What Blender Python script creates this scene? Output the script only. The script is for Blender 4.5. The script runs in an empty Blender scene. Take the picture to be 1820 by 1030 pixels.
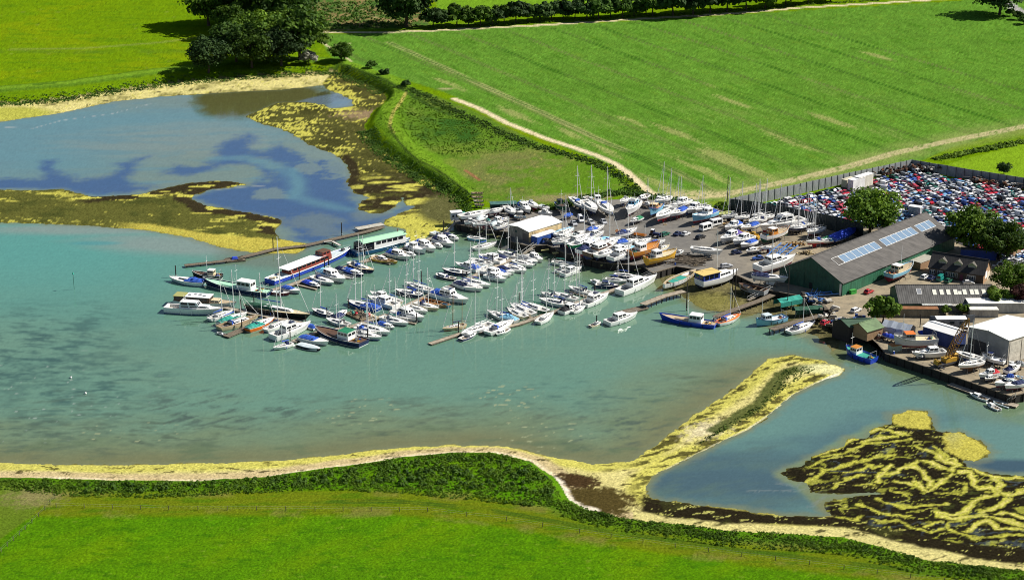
import bpy, bmesh, math, random
import numpy as np
from mathutils import Vector, Matrix
random.seed(7); np.random.seed(7)
SC = bpy.context.scene
COL = SC.collection
# ------------------------------------------------------------------ camera
CAM_H = 214.0; PITCH = math.radians(19.5); F_PX = 3396.0
cam = bpy.data.cameras.new('camera'); cam.sensor_width = 36.0; cam.lens = 36.0*F_PX/1820.0
cam.clip_start = 1.0; cam.clip_end = 20000.0
cam_ob = bpy.data.objects.new('camera', cam); COL.objects.link(cam_ob)
cam_ob.location = (0, 0, CAM_H); cam_ob.rotation_euler = (math.pi/2-PITCH, 0, 0)
SC.camera = cam_ob
# ------------------------------------------------------------------ sky, sun, exposure
SUN_EL = math.radians(41.0)
SUN_AZ = math.atan2(0.22, 0.97)            # direction towards the sun, from +X towards +Y
sun_dir = Vector((math.cos(SUN_EL)*math.cos(SUN_AZ), math.cos(SUN_EL)*math.sin(SUN_AZ), math.sin(SUN_EL)))
world = bpy.data.worlds.new('World'); SC.world = world; world.use_nodes = True
wn = world.node_tree.nodes; wl = world.node_tree.links; wn.clear()
wo = wn.new('ShaderNodeOutputWorld'); bg = wn.new('ShaderNodeBackground'); sky = wn.new('ShaderNodeTexSky')
sky.sky_type = 'NISHITA'; sky.sun_disc = False; sky.sun_elevation = SUN_EL
sky.sun_rotation = math.pi/2 - SUN_AZ; sky.air_density = 1.0; sky.dust_density = 0.6; sky.ozone_density = 1.0
bg.inputs['Strength'].default_value = 0.05
wl.new(sky.outputs[0], bg.inputs[0]); wl.new(bg.outputs[0], wo.inputs[0])
sl = bpy.data.lights.new('sun', 'SUN'); sl.energy = 5.0; sl.angle = math.radians(0.5); sl.color = (1.0, 0.95, 0.86)
so = bpy.data.objects.new('sun', sl); COL.objects.link(so)
so.rotation_euler = (-sun_dir).to_track_quat('-Z', 'Y').to_euler()
SC.view_settings.view_transform = 'Standard'; SC.view_settings.look = 'None'
SC.view_settings.exposure = 0.6; SC.view_settings.gamma = 1.0; SC.view_settings.use_curve_mapping = False
SC.cycles.use_denoising = True; SC.cycles.filter_width = 1.0; SC.cycles.max_bounces = 6; SC.cycles.transparent_max_bounces = 6
SC.cycles.caustics_reflective = False; SC.cycles.caustics_refractive = False
# ------------------------------------------------------------------ survey helpers: a sighted pixel -> ground position
CP, SP = math.cos(PITCH), math.sin(PITCH)
LAND = 2.4                                  # height of fields and boatyard above the water
def G(px, py, z=0.0):
    dx = (px-910.0)/F_PX; dy = (515.0-py)/F_PX
    d = (dx, dy*SP+CP, dy*CP-SP)
    t = (z-CAM_H)/d[2]
    return Vector((d[0]*t, d[1]*t, z))
def GP(pts, z=0.0): return np.array([G(x, y, z)[:2] for x, y in pts])
def Zv(ox, oy, s=3.9625):                   # survey sheet: sheet coordinates -> photograph pixels
    return lambda x, y: (ox+x/s, oy+y/s)
Z1 = Zv(280, 380); Z2 = Zv(540, 380); Z3 = Zv(760, 320); Z4 = Zv(1000, 300)
Z5 = Zv(1240, 270); Z6 = Zv(1500, 270); Z7 = Zv(1500, 480); Z8 = Zv(1140, 440, 5.0556)
Y1 = Zv(790, 330, 7.925); Y2 = Zv(900, 330, 7.925); Y3 = Zv(980, 380, 7.925); Y4 = Zv(1060, 330, 7.925)
Y5 = Zv(1100, 400, 7.925); Y6 = Zv(1200, 330, 7.925); Y7 = Zv(1320, 370, 7.925); Y8 = Zv(1440, 380, 7.925)
X1 = Zv(1660, 400, 7.925); X2 = Zv(1560, 460, 7.925); X3 = Zv(1660, 510, 7.925); X4 = Zv(1460, 540, 7.925)
X5 = Zv(1560, 560, 7.925); X6 = Zv(1660, 620, 7.925); X7 = Zv(1560, 280, 7.925); X8 = Zv(1660, 260, 7.925)
# ------------------------------------------------------------------ scene helpers
def tag(o, label=None, cat=None, group=None, kind=None):
    if label: o['label'] = label
    if cat: o['category'] = cat
    if group: o['group'] = group
    if kind: o['kind'] = kind
    return o
def link(name, me, parent=None):
    o = bpy.data.objects.new(name, me); COL.objects.link(o)
    if parent is not None: o.parent = parent
    return o
def empty(name, loc, rz=0.0):
    o = bpy.data.objects.new(name, None); COL.objects.link(o)
    o.location = loc; o.rotation_euler = (0, 0, rz); o.empty_display_size = 0.5
    return o
class MB:
    """collects vertices and faces (with material slots) for one mesh"""
    def __init__(s): s.v = []; s.f = []; s.m = []
    def add(s, vs, fs, m=0):
        n = len(s.v); s.v.extend(tuple(p) for p in vs)
        for f in fs: s.f.append(tuple(n+i for i in f)); s.m.append(m)
        return s
    def box(s, c, d, m=0, rz=0.0, taper=1.0, tx=None):
        cx, cy, cz = c; hx, hy, hz = d[0]/2, d[1]/2, d[2]/2
        ca, sa = math.cos(rz), math.sin(rz); vs = []
        tx = taper if tx is None else tx
        for k, z in ((1, -hz), (0, hz)):
            ax, ay = (1, 1) if k else (tx, taper)
            for x, y in ((-hx, -hy), (hx, -hy), (hx, hy), (-hx, hy)):
                X, Y = x*ax, y*ay
                vs.append((cx+X*ca-Y*sa, cy+X*sa+Y*ca, cz+z))
        return s.add(vs, [(3, 2, 1, 0), (4, 5, 6, 7), (0, 1, 5, 4), (1, 2, 6, 5), (2, 3, 7, 6), (3, 0, 4, 7)], m)
    def tube(s, pts, r, m=0, n=6, cap=True):
        pts = [Vector(p) for p in pts]; rs = r if isinstance(r, (list, tuple)) else [r]*len(pts); rings = []
        for i, p in enumerate(pts):
            a = pts[max(0, i-1)]; b = pts[min(len(pts)-1, i+1)]
            t = (b-a).normalized(); u = t.cross(Vector((0, 0, 1)))
            if u.length < 1e-3: u = t.cross(Vector((0, 1, 0)))
            u.normalize(); w = t.cross(u)
            rings.append([p+(u*math.cos(2*math.pi*k/n)+w*math.sin(2*math.pi*k/n))*rs[i] for k in range(n)])
        vs = [q for rg in rings for q in rg]; fs = []
        for i in range(len(pts)-1):
            for k in range(n):
                fs.append((i*n+k, (i+1)*n+k, (i+1)*n+(k+1) % n, i*n+(k+1) % n))
        if cap: fs.append(tuple(range(n))); fs.append(tuple((len(pts)-1)*n+k for k in reversed(range(n))))
        return s.add(vs, fs, m)
    def prism(s, prof, y0, y1, m=0):
        """profile in x,z extruded along y"""
        n = len(prof); vs = [(x, y0, z) for x, z in prof]+[(x, y1, z) for x, z in prof]
        fs = [tuple(range(n)), tuple(reversed(range(n, 2*n)))]+[(i, i+n, (i+1) % n+n, (i+1) % n) for i in range(n)]
        return s.add(vs, fs, m)
    def poly(s, pts, z0, z1, m=0):
        n = len(pts); a = sum(pts[i][0]*pts[(i+1) % n][1]-pts[(i+1) % n][0]*pts[i][1] for i in range(n))
        if a < 0: pts = list(reversed(pts))
        vs = [(p[0], p[1], z0) for p in pts]+[(p[0], p[1], z1) for p in pts]
        fs = [tuple(reversed(range(n))), tuple(range(n, 2*n))]+[(i, (i+1) % n, (i+1) % n+n, i+n) for i in range(n)]
        return s.add(vs, fs, m)
    def build(s, name, mats, parent=None, smooth=False, fix=True):
        me = bpy.data.meshes.new(name); me.from_pydata(s.v, [], s.f)
        if not isinstance(mats, (list, tuple)): mats = [mats]
        for m in mats: me.materials.append(m)
        if len(mats) > 1: me.polygons.foreach_set('material_index', s.m)
        if fix:
            b = bmesh.new(); b.from_mesh(me); bmesh.ops.recalc_face_normals(b, faces=b.faces); b.to_mesh(me); b.free()
        if smooth: me.polygons.foreach_set('use_smooth', [True]*len(me.polygons))
        me.update()
        return link(name, me, parent)
# ------------------------------------------------------------------ materials
MATS = {}
def mat(col, rough=0.6, metal=0.0, var=0.08, scale=3.0, bump=0.0, spec=0.5, kind='paint', coat=0.0):
    key = (tuple(round(c, 4) for c in col), rough, metal, var, scale, bump, spec, kind, coat)
    if key in MATS: return MATS[key]
    m = bpy.data.materials.new('%s_%d' % (kind, len(MATS))); m.use_nodes = True
    nt = m.node_tree; b = nt.nodes['Principled BSDF']
    b.inputs['Roughness'].default_value = rough; b.inputs['Metallic'].default_value = metal
    b.inputs['Specular IOR Level'].default_value = spec; b.inputs['Coat Weight'].default_value = coat
    tc = nt.nodes.new('ShaderNodeTexCoord'); nz = nt.nodes.new('ShaderNodeTexNoise')
    nz.inputs['Scale'].default_value = scale; nz.inputs['Detail'].default_value = 5.0
    nt.links.new(tc.outputs['Object'], nz.inputs['Vector'])
    mx = nt.nodes.new('ShaderNodeMix'); mx.data_type = 'RGBA'
    mx.inputs[6].default_value = tuple(max(0, c*(1-var*2.2)) for c in col)+(1,)
    mx.inputs[7].default_value = tuple(min(0.9, c*(1+var*1.6)) for c in col)+(1,)
    nt.links.new(nz.outputs['Fac'], mx.inputs[0]); nt.links.new(mx.outputs[2], b.inputs['Base Color'])
    if bump:
        bp = nt.nodes.new('ShaderNodeBump'); bp.inputs['Strength'].default_value = bump; bp.inputs['Distance'].default_value = 0.1
        nt.links.new(nz.outputs['Fac'], bp.inputs['Height']); nt.links.new(bp.outputs[0], b.inputs['Normal'])
    MATS[key] = m; return m
def corrugated(col, pitch=0.35, axis='X', rough=0.6, var=0.18, kind='sheeting', stain=None):
    """ribbed cladding: fine relief and weather stains"""
    key = ('corr', tuple(col), pitch, axis, rough, kind)
    if key in MATS: return MATS[key]
    m = bpy.data.materials.new('%s_%d' % (kind, len(MATS))); m.use_nodes = True
    nt = m.node_tree; N = nt.nodes; Lk = nt.links; b = N['Principled BSDF']; b.inputs['Roughness'].default_value = rough
    tc = N.new('ShaderNodeTexCoord'); w = N.new('ShaderNodeTexWave'); w.wave_type = 'BANDS'; w.bands_direction = axis
    w.inputs['Scale'].default_value = 0.314/pitch; w.inputs['Distortion'].default_value = 0.0
    Lk.new(tc.outputs['Object'], w.inputs['Vector'])
    bp = N.new('ShaderNodeBump'); bp.inputs['Strength'].default_value = 0.5; bp.inputs['Distance'].default_value = 0.06
    Lk.new(w.outputs['Fac'], bp.inputs['Height']); Lk.new(bp.outputs[0], b.inputs['Normal'])
    n1 = N.new('ShaderNodeTexNoise'); n1.inputs['Scale'].default_value = 0.5; n1.inputs['Detail'].default_value = 8; n1.inputs['Roughness'].default_value = 0.65
    mp = N.new('ShaderNodeMapping'); mp.inputs['Scale'].default_value = (1.6, 0.5, 0.5) if axis == 'X' else (0.5, 1.6, 0.5)
    Lk.new(tc.outputs['Object'], mp.inputs['Vector']); Lk.new(mp.outputs[0], n1.inputs['Vector'])
    r = N.new('ShaderNodeValToRGB'); r.color_ramp.elements[0].position = 0.32; r.color_ramp.elements[1].position = 0.68
    lo = stain if stain else tuple(c*(1-2.2*var) for c in col)
    r.color_ramp.elements[0].color = tuple(max(0, c) for c in lo)+(1,)
    r.color_ramp.elements[1].color = tuple(min(0.9, c*(1+1.6*var)) for c in col)+(1,)
    Lk.new(n1.outputs['Fac'], r.inputs[0]); Lk.new(r.outputs[0], b.inputs['Base Color'])
    MATS[key] = m; return m
# ------------------------------------------------------------------ noise and distance fields for the survey of the ground
def perlin(x, y, seed):
    xi = np.floor(x).astype(np.int64); yi = np.floor(y).astype(np.int64); xf = x-xi; yf = y-yi
    rg = np.random.RandomState(seed); perm = rg.permutation(512); ang = rg.rand(512)*2*np.pi; gx = np.cos(ang); gy = np.sin(ang)
    def g(ix, iy, dx, dy):
        h = perm[(perm[ix & 511]+iy) & 511]
        return gx[h]*dx+gy[h]*dy
    u = xf*xf*xf*(xf*(xf*6-15)+10); v = yf*yf*yf*(yf*(yf*6-15)+10)
    a = g(xi, yi, xf, yf); b = g(xi+1, yi, xf-1, yf); c = g(xi, yi+1, xf, yf-1); d = g(xi+1, yi+1, xf-1, yf-1)
    return (a+(b-a)*u)*(1-v)+(c+(d-c)*u)*v
def fbm(x, y, size, octv=4, seed=1, gain=0.5, rot=0.0, stretch=1.0):
    ca, sa = math.cos(rot), math.sin(rot)
    X = (x*ca+y*sa)/(size*stretch); Y = (-x*sa+y*ca)/size
    s = np.zeros_like(X); a = 1.0; tot = 0
    for o in range(octv):
        s += a*perlin(X+17.3*o, Y-9.1*o, seed+o); tot += a; a *= gain; X = X*2.03; Y = Y*2.03
    return s/tot*1.7
def sstep(a, b, x):
    t = np.clip((x-a)/(b-a), 0, 1); return t*t*(3-2*t)
def seg_dist(x, y, pts, closed=False):
    d2 = np.full(x.shape, 1e12); n = len(pts)
    for i in range(n if closed else n-1):
        ax, ay = pts[i]; bx, by = pts[(i+1) % n]; ex, ey = bx-ax, by-ay; L2 = ex*ex+ey*ey+1e-9
        t = np.clip(((x-ax)*ex+(y-ay)*ey)/L2, 0, 1)
        d2 = np.minimum(d2, (x-ax-t*ex)**2+(y-ay-t*ey)**2)
    return np.sqrt(d2)
def inside(x, y, pts):
    c = np.zeros(x.shape, bool); n = len(pts)
    for i in range(n):
        ax, ay = pts[i]; bx, by = pts[(i+1) % n]
        if ay == by: continue
        cond = ((ay > y) != (by > y)); xin = (bx-ax)*(y-ay)/(by-ay)+ax
        c ^= cond & (x < xin)
    return c
def sdf(x, y, pts):                          # positive inside; far points only get a bound
    lo = pts.min(0)-40; hi = pts.max(0)+40
    out = np.full(x.shape, -40.0); m = (x > lo[0]) & (x < hi[0]) & (y > lo[1]) & (y < hi[1])
    if m.any():
        xs, ys = x[m], y[m]; d = seg_dist(xs, ys, pts, True); i = inside(xs, ys, pts)
        out[m] = np.where(i, d, -d)
    return out
def pdist(x, y, pts):
    lo = pts.min(0)-25; hi = pts.max(0)+25
    out = np.full(x.shape, 25.0); m = (x > lo[0]) & (x < hi[0]) & (y > lo[1]) & (y < hi[1])
    if m.any(): out[m] = seg_dist(x[m], y[m], pts)
    return out
# ================================================================== terrain: one surveyed sheet, split by land use
NR, NC = 640, 860
u = np.linspace(1/362.0, 1/1400.0, NR)
rowY = 1.0/u
colt = np.linspace(-1, 1, NC)
halfw = 0.292*rowY + 22.0
XX = colt[None, :]*halfw[:, None]; YY = np.repeat(rowY[:, None], NC, 1)
x = XX.ravel(); y = YY.ravel()
P0 = lambda pts: GP(pts, 0.0)
PL = lambda pts: GP(pts, LAND)
north_land = P0([(-400, 205), (-100, 190), (0, 184), (60, 181), (120, 174), (200, 162), (270, 152), (330, 145), (400, 139), (480, 134),
  (560, 130), (600, 128), (623, 138), (658, 151), (683, 168), (688, 174), (681, 186), (664, 198), (653, 214), (648, 226), (658, 246), (672, 260),
  (697, 281), (729, 303), (767, 322), (787, 338), (808, 350), (820, 368), (812, 385), (835, 402), (880, 414), (930, 432), (1000, 455), (1060, 470),
  (1120, 480), (1160, 486), (1200, 482), (1240, 486), (1290, 490), (1315, 500), (1330, 516), (1400, 540), (1455, 552), (1470, 575), (1500, 590),
  (1560, 615), (1700, 665), (1790, 700), (1900, 690), (2300, 700), (2300, -80), (-700, -80)])
yard_px = [(806, 388), (812, 399), (850, 407), (904, 413), (908, 430), (941, 438), (972, 436), (1000, 449), (1034, 458), (1068, 467), (1107, 470), (1142, 473),
  (1160, 486), (1201, 474), (1227, 478), (1245, 481), (1278, 480), (1312, 491), (1335, 502), (1345, 512), (1392, 521), (1430, 528), (1462, 541),
  (1478, 556), (1476, 572), (1500, 582), (1540, 594), (1560, 612), (1574, 629), (1614, 642), (1648, 653), (1694, 669), (1760, 692), (1797, 705), (1826, 698),
  (1990, 660), (1990, 440), (1640, 395), (1500, 375), (1330, 368), (1292, 372), (1250, 366), (1180, 358), (1130, 352), (1070, 356), (1010, 368), (960, 376), (900, 374), (850, 384)]
yard_poly = PL(yard_px)
south_land = P0([(-400, 850), (0, 852), (100, 852), (200, 856), (350, 857), (470, 850), (560, 837), (640, 827), (720, 814), (800, 807), (880, 807), (940, 820),
  (985, 848), (1000, 868), (1010, 888), (1045, 908), (1120, 926), (1200, 933), (1300, 946), (1400, 951), (1500, 957), (1560, 972), (1650, 998),
  (1740, 1008), (1820, 1016), (2300, 1060), (2300, 1200), (-400, 1200)])
i_beach_n = P0([(-400, 240), (0, 217), (45, 210), (100, 203), (200, 181), (290, 172), (360, 167), (430, 163), (500, 160), (572, 152), (640, 160), (600, 110), (0, 150), (-400, 180)])
i_spit = P0([(-300, 330), (0, 337), (60, 338), (110, 336), (170, 350), (215, 347), (250, 345), (300, 333), (345, 324), (380, 321), (412, 322), (440, 328), (410, 333), (370, 338), (345, 348), (338, 354),
  (380, 368), (440, 377), (498, 388), (500, 396), (486, 408), (500, 425), (545, 433), (540, 446), (520, 451), (450, 449), (400, 441), (330, 421), (260, 409), (170, 402), (80, 398), (0, 396), (-300, 396)])
i_east = P0([(436, 206), (462, 196), (492, 183), (540, 181), (575, 186), (590, 192), (610, 191), (628, 188), (625, 178), (600, 166), (585, 160), (572, 150), (600, 120), (720, 150), (700, 260), (820, 330), (840, 380), (812, 392),
  (790, 410), (767, 419), (735, 433), (716, 428), (722, 408), (700, 403), (681, 399), (687, 390), (709, 380), (741, 367), (724, 365), (716, 352), (710, 362), (694, 372), (680, 380), (658, 379), (637, 372),
  (641, 358), (655, 351), (632, 343), (620, 330), (616, 323), (623, 311), (616, 292), (599, 277), (570, 265), (552, 258), (527, 243), (503, 230), (464, 220)])
i_south = P0([(-400, 815), (0, 822), (100, 825), (200, 827), (300, 824), (400, 822), (500, 818), (600, 808), (700, 795), (800, 790), (900, 792), (950, 805), (1000, 815), (1060, 823), (1120, 820), (1150, 800),
  (1180, 780), (1210, 755), (1250, 725), (1300, 695), (1340, 660), (1365, 637), (1410, 631), (1460, 640), (1500, 655), (1490, 668), (1450, 680), (1410, 700), (1370, 735), (1330, 762), (1280, 785),
  (1220, 815), (1170, 840), (1150, 858), (1147, 876), (1160, 886), (1200, 890), (1300, 903), (1380, 914), (1482, 917), (1520, 922), (1700, 955), (2300, 1000), (2300, 1200), (-400, 1200)])
i_marsh = P0([(1387, 840), (1400, 832), (1424, 827), (1443, 812), (1477, 799), (1496, 793), (1509, 779), (1526, 779), (1540, 778), (1545, 764), (1560, 759), (1586, 752), (1586, 737), (1613, 728), (1647, 730), (1654, 744), (1659, 764), (1676, 768),
  (1703, 765), (1739, 783), (1762, 802), (1734, 821), (1708, 816), (1722, 829), (1761, 841), (1817, 844), (1950, 852), (2200, 930), (2200, 1010), (1700, 965), (1520, 928), (1482, 918), (1462, 905), (1470, 893), (1500, 884), (1560, 876), (1500, 877), (1442, 874), (1433, 860), (1400, 851)])
i_slip = P0([(1160, 486), (1175, 500), (1205, 520), (1232, 540), (1246, 548), (1290, 556), (1325, 561), (1350, 556), (1366, 575), (1400, 582), (1432, 592), (1455, 597), (1466, 612), (1482, 625), (1500, 600), (1470, 520), (1200, 460)])
s_nl, s_sl = sdf(x, y, north_land), sdf(x, y, south_land)
s_yard = sdf(x, y, yard_poly)
s_bn, s_sp, s_ea, s_so, s_ma, s_si = [sdf(x, y, p) for p in (i_beach_n, i_spit, i_east, i_south, i_marsh, i_slip)]
edge_n = fbm(x, y, 6.0, 4, 11)
s_tide = np.max(np.stack([s_bn, s_sp, s_ea, s_so, s_ma, s_si]), 0)+edge_n*1.3+0.9*fbm(x, y, 2.4, 3, 12, 0.6)
s_land = np.maximum(s_nl, s_sl)+edge_n*0.7
h_bed = np.where(s_tide < 0, np.maximum(-1.6, 0.10*s_tide), 0)
h_tide = np.where(s_tide > 0, 0.03+0.22*sstep(0, 5, s_tide)+0.05*fbm(x, y, 3.0, 3, 31), h_bed)
h_land = 0.30+sstep(0.0, 4.5, s_land)*(LAND-0.30)
H = np.where(s_land > 0, np.maximum(h_tide, h_land), h_tide)
# low flood bank along the lagoon
bank = P0([(-400, 186), (0, 168), (120, 158), (270, 137), (400, 122), (520, 114), (606, 118), (640, 131), (680, 144), (712, 166), (692, 200), (694, 230), (716, 262), (752, 292), (790, 322), (830, 352)])
d_bank = pdist(x, y, bank)+1.2*fbm(x, y, 7, 3, 45)
be = G(826, 350, 2.5); bank_fade = sstep(4, 34, np.sqrt((x-be.x)**2+(y-be.y)**2))
H += np.where(s_land > 0, 0.75*bank_fade*(1-sstep(2.0, 8.0, d_bank))*sstep(0, 3, s_land), 0)
H += np.where(s_land > 6, 0.10*fbm(x, y, 25, 3, 41), 0)
in_yard = s_yard > 0
H = np.where(in_yard, np.where(s_yard > 2.5, LAND-0.25, np.minimum(H, -0.4)), H)
H = np.where((s_yard > -3) & (~in_yard) & (s_nl > 0) & (y > G(1200, 415, LAND)[1]), LAND-0.03, H)   # level behind the yard
H = np.where((s_yard > -4) & (~in_yard) & (y < G(1200, 415, LAND)[1]), np.minimum(H, 0.25+0.1*edge_n), H)
# ------------------------------------------------------------------ ground colours (albedo), painted from surveyed outlines
C = np.zeros((x.size, 3))
def lay(col, m):
    m = np.clip(m, 0, 1)[:, None]
    C[:] = C*(1-m)+np.asarray(col)[None, :]*m if np.ndim(col) == 1 else C*(1-m)+col*m
n_big = fbm(x, y, 60, 3, 51); n_mid = fbm(x, y, 14, 4, 52); n_fine = fbm(x, y, 2.6, 3, 53, 0.6); n_mic = np.random.RandomState(3).normal(0, 1, x.size)
n_fine = n_fine+0.13*n_mic
n_st = fbm(x, y, 5.0, 4, 54, 0.6, 0.0, 5.0)      # streaks running across
# upland default: meadow in the north-west
lay((0.108, 0.190, 0.003), np.ones(x.size))
lay((0.140, 0.205, 0.003), sstep(-0.1, 0.5, n_big+0.5*n_mid))
lay((0.085, 0.170, 0.004), 0.8*sstep(0.1, 0.5, fbm(x, y, 7, 4, 55, 0.6, 0.1, 2.5)))
lay((0.070, 0.150, 0.004), 0.75*sstep(0.05, 0.5, n_st+0.25*n_mid+0.25*n_fine))
lay((0.035, 0.080, 0.004), 0.8*sstep(0.52, 0.72, fbm(x, y, 3.2, 3, 56, 0.6, 0.0, 1.6)+0.25*n_big))
lay((0.16, 0.20, 0.03), 0.5*sstep(0.42, 0.7, fbm(x, y, 4.0, 3, 57, 0.6, 0.0, 2.0)))
lay((0.26, 0.23, 0.010), 0.6*sstep(0.42, 0.7, n_st*0.6+n_fine*0.5)*sstep(90, 0, np.abs(y-G(120, 88, LAND)[1]))*sstep(30, -10, np.abs(x-G(140, 90, LAND)[0])-20))
lay((0.06, 0.12, 0.012), 0.55*sstep(6, 0, np.abs(y-G(130, 92, LAND)[1]))*sstep(0.0, 0.6, n_mid+0.4))
lay((0.17, 0.20, 0.05), 0.5*sstep(3.0, 0.4, pdist(x, y, PL([(20, 88), (150, 86), (280, 76), (360, 66), (400, 62)]))))
# crop field
crop = PL([(572, 62), (700, 58), (960, 46), (1240, 31), (1500, 14), (1700, 2), (1820, -8), (2400, -40), (2400, 200), (1820, 228), (1690, 262), (1640, 285), (1296, 352), (1240, 362), (1160, 352),
  (1110, 302), (1040, 276), (960, 244), (900, 215), (840, 185), (790, 164), (740, 148), (690, 134), (620, 118), (600, 112), (580, 90)])
s_cr = sdf(x, y, crop); m_cr = sstep(-0.6, 0.6, s_cr)
dline = PL([(860, 75), (1500, 330)]); dv = dline[1]-dline[0]; ang = math.atan2(dv[1], dv[0])
ca, sa = math.cos(ang), math.sin(ang); across = -x*sa+y*ca; along = x*ca+y*sa
cropc = np.array((0.080, 0.180, 0.020))[None, :]*(1+0.16*n_mid+0.08*n_big+0.16*n_fine)[:, None]
row = fbm(x, y, 1.2, 3, 61, 0.5, ang, 14.0)
cropc = cropc*(1+0.26*row)[:, None]
lay(cropc, m_cr)
lay((0.036, 0.115, 0.006), m_cr*0.6*sstep(0.12, 0.6, fbm(x, y, 3.0, 3, 62, 0.5, ang, 9.0)))
lay((0.105, 0.185, 0.018), m_cr*0.5*sstep(0.1, 0.6, fbm(x, y, 2.2, 3, 66, 0.6, ang, 7.0)+0.3*n_mid))
thin = fbm(x, y, 22, 4, 63, 0.55, ang, 3.0)
# bare, thin patches of the crop
def blob(px, py, rx, ry, z=LAND, a=0.0):
    c = G(px, py, z); dx_ = x-c[0]; dy_ = y-c[1]; cc, ss = math.cos(a), math.sin(a)
    return np.sqrt(((dx_*cc+dy_*ss)/rx)**2+((-dx_*ss+dy_*cc)/ry)**2)
bare = np.zeros(x.size)
for (px, py, rx, ry) in [(1290, 282, 26, 8), (1330, 300, 22, 7), (1010, 236, 14, 4), (1080, 268, 22, 5), (1200, 235, 22, 5), (1240, 300, 30, 6), (1400, 250, 26, 6), (1180, 330, 26, 6), (800, 150, 20, 4), (920, 205, 22, 5), (1300, 180, 18, 4), (1480, 215, 20, 5), (1560, 100, 16, 4), (1120, 215, 16, 4)]:
    bare = np.maximum(bare, sstep(1.5, 0.0, blob(px, py, rx*1.15, ry*0.8, LAND, ang)))
fade_cr = sstep(0.0, 1.0, bare+0.75*thin+0.55*row-0.15)
lay((0.24, 0.255, 0.085), m_cr*0.75*sstep(0.35, 0.85, bare*0.9+0.5*row+0.45*thin+0.25*n_fine)*sstep(0.1, 0.6, bare))
lay((0.17, 0.21, 0.06), m_cr*0.65*sstep(0.1, 0.8, thin+0.6*row+0.3*n_fine)*sstep(G(1200, 90, LAND)[1], G(1200, 320, LAND)[1], y))
# tramlines: pairs of wheel marks every 24 m
base_ac = -dline[0][0]*sa+dline[0][1]*ca
wob = 0.8*fbm(x, y, 60, 2, 64)
for k in range(-9, 8):
    t0 = base_ac+k*24.5
    for off in (-0.95, 0.95):
        d = np.abs(across+wob-t0-off)
        brk = sstep(-0.8, 0.0, fbm(x, y, 9, 4, 165+k, 0.65, ang, 4.0))
        lay((0.026, 0.085, 0.008), m_cr*0.80*sstep(1.0, 0.2, d)*brk*sstep(4, 9, s_cr))
        lay((0.22, 0.235, 0.08), m_cr*0.5*sstep(1.0, 0.2, d)*sstep(0.05, 0.6, thin+0.25+0.3*(k in (-1, -2, 1)))*(1-0.4*brk)*sstep(3, 7, s_cr))
tr_main = PL([(690, 75), (800, 125), (860, 153), (960, 198), (1080, 255), (1180, 292), (1260, 335), (1290, 350)])
dm = pdist(x, y, tr_main)
lay((0.30, 0.29, 0.12), m_cr*0.7*sstep(1.7, 0.3, np.abs(dm-1.0))*sstep(-0.35, 0.45, thin+0.5*row+0.25))
lay((0.03, 0.085, 0.012), m_cr*0.7*sstep(0.8, 0.1, np.abs(dm-0.2)))
# headland along the scrapyard fence: worn double track
head = PL([(1160, 348), (1230, 352), (1290, 345), (1400, 322), (1500, 298), (1590, 272), (1680, 252), (1820, 225), (2100, 170)])
dh = pdist(x, y, head)
lay((0.20, 0.235, 0.07), 0.65*sstep(16, 3, dh)*sstep(-0.4, 0.5, n_mid+0.3)*(s_nl > 0))
lay((0.42, 0.35, 0.20), 0.8*sstep(2.2, 0.3, np.abs(dh-1.2))*sstep(-0.3, 0.35, n_fine+0.35))
lay((0.42, 0.36, 0.19), 0.85*sstep(1.0, 0.2, blob(1235, 345, 26, 8))*sstep(-0.3, 0.3, n_fine+0.1))
# fields beyond the hedge
far_field = PL([(760, 42), (780, 24), (770, -10), (740, -60), (1200, -60), (1195, 14), (1150, 12), (1000, 22), (880, 32)])
lay(np.array((0.120, 0.235, 0.014))[None, :]*(1+0.12*n_mid)[:, None], sstep(-0.5, 0.5, sdf(x, y, far_field)))
plot = PL([(540, -40), (740, -40), (745, 20), (765, 46), (700, 50), (620, 54), (572, 56), (545, 30)])
m_pl = sstep(-1, 1, sdf(x, y, plot))
lay((0.20, 0.135, 0.065), m_pl*0.9)
lay((0.05, 0.11, 0.02), m_pl*sstep(-0.15, 0.3, n_mid*0.8+n_fine*0.6+0.1))
lay((0.30, 0.24, 0.12), m_pl*0.8*sstep(0.2, 0.5, fbm(x, y, 9, 3, 71, 0.6, ang, 2.0))*sstep(0.6, -0.2, n_fine))
lay((0.10, 0.20, 0.02), sstep(3.5, 0.5, pdist(x, y, PL([(575, 50), (700, 51), (760, 46), (900, 41)])))*0.9)
track_c = np.array((0.56, 0.47, 0.30))
def track(pts, w, soft=0.6, brk=0.4, col=track_c, a=1.0):
    d = pdist(x, y, PL(pts))+0.35*n_fine*w*0.5
    lay(col, a*sstep(w/2+soft, w/2-soft, d)*sstep(-brk-0.4, -brk+0.4, n_fine+0.8))
track([(572, 58), (640, 58), (740, 56), (860, 50), (960, 45), (1100, 36), (1240, 28), (1330, 22), (1420, 14), (1560, 6), (1640, 1), (1760, -8)], 3.4)
track([(573, 75), (590, 88), (610, 98), (625, 112)], 1.0, 0.5)
track([(578, 78), (600, 80), (622, 78)], 1.0, 0.5, a=0.5)
track([(808, 176), (850, 192), (900, 218), (935, 232), (975, 248), (1020, 262), (1060, 276), (1092, 290), (1115, 306), (1140, 328), (1156, 342), (1180, 352)], 3.2, 0.7)
lay((0.33, 0.29, 0.15), 0.8*sstep(1, 0.3, blob(792, 158, 5, 3)))
# road in the far corner
track([(1760, -30), (1790, 6), (1812, 20), (1850, 44)], 7.0, 0.5, 1.0, np.array((0.30, 0.29, 0.28)))
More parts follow.
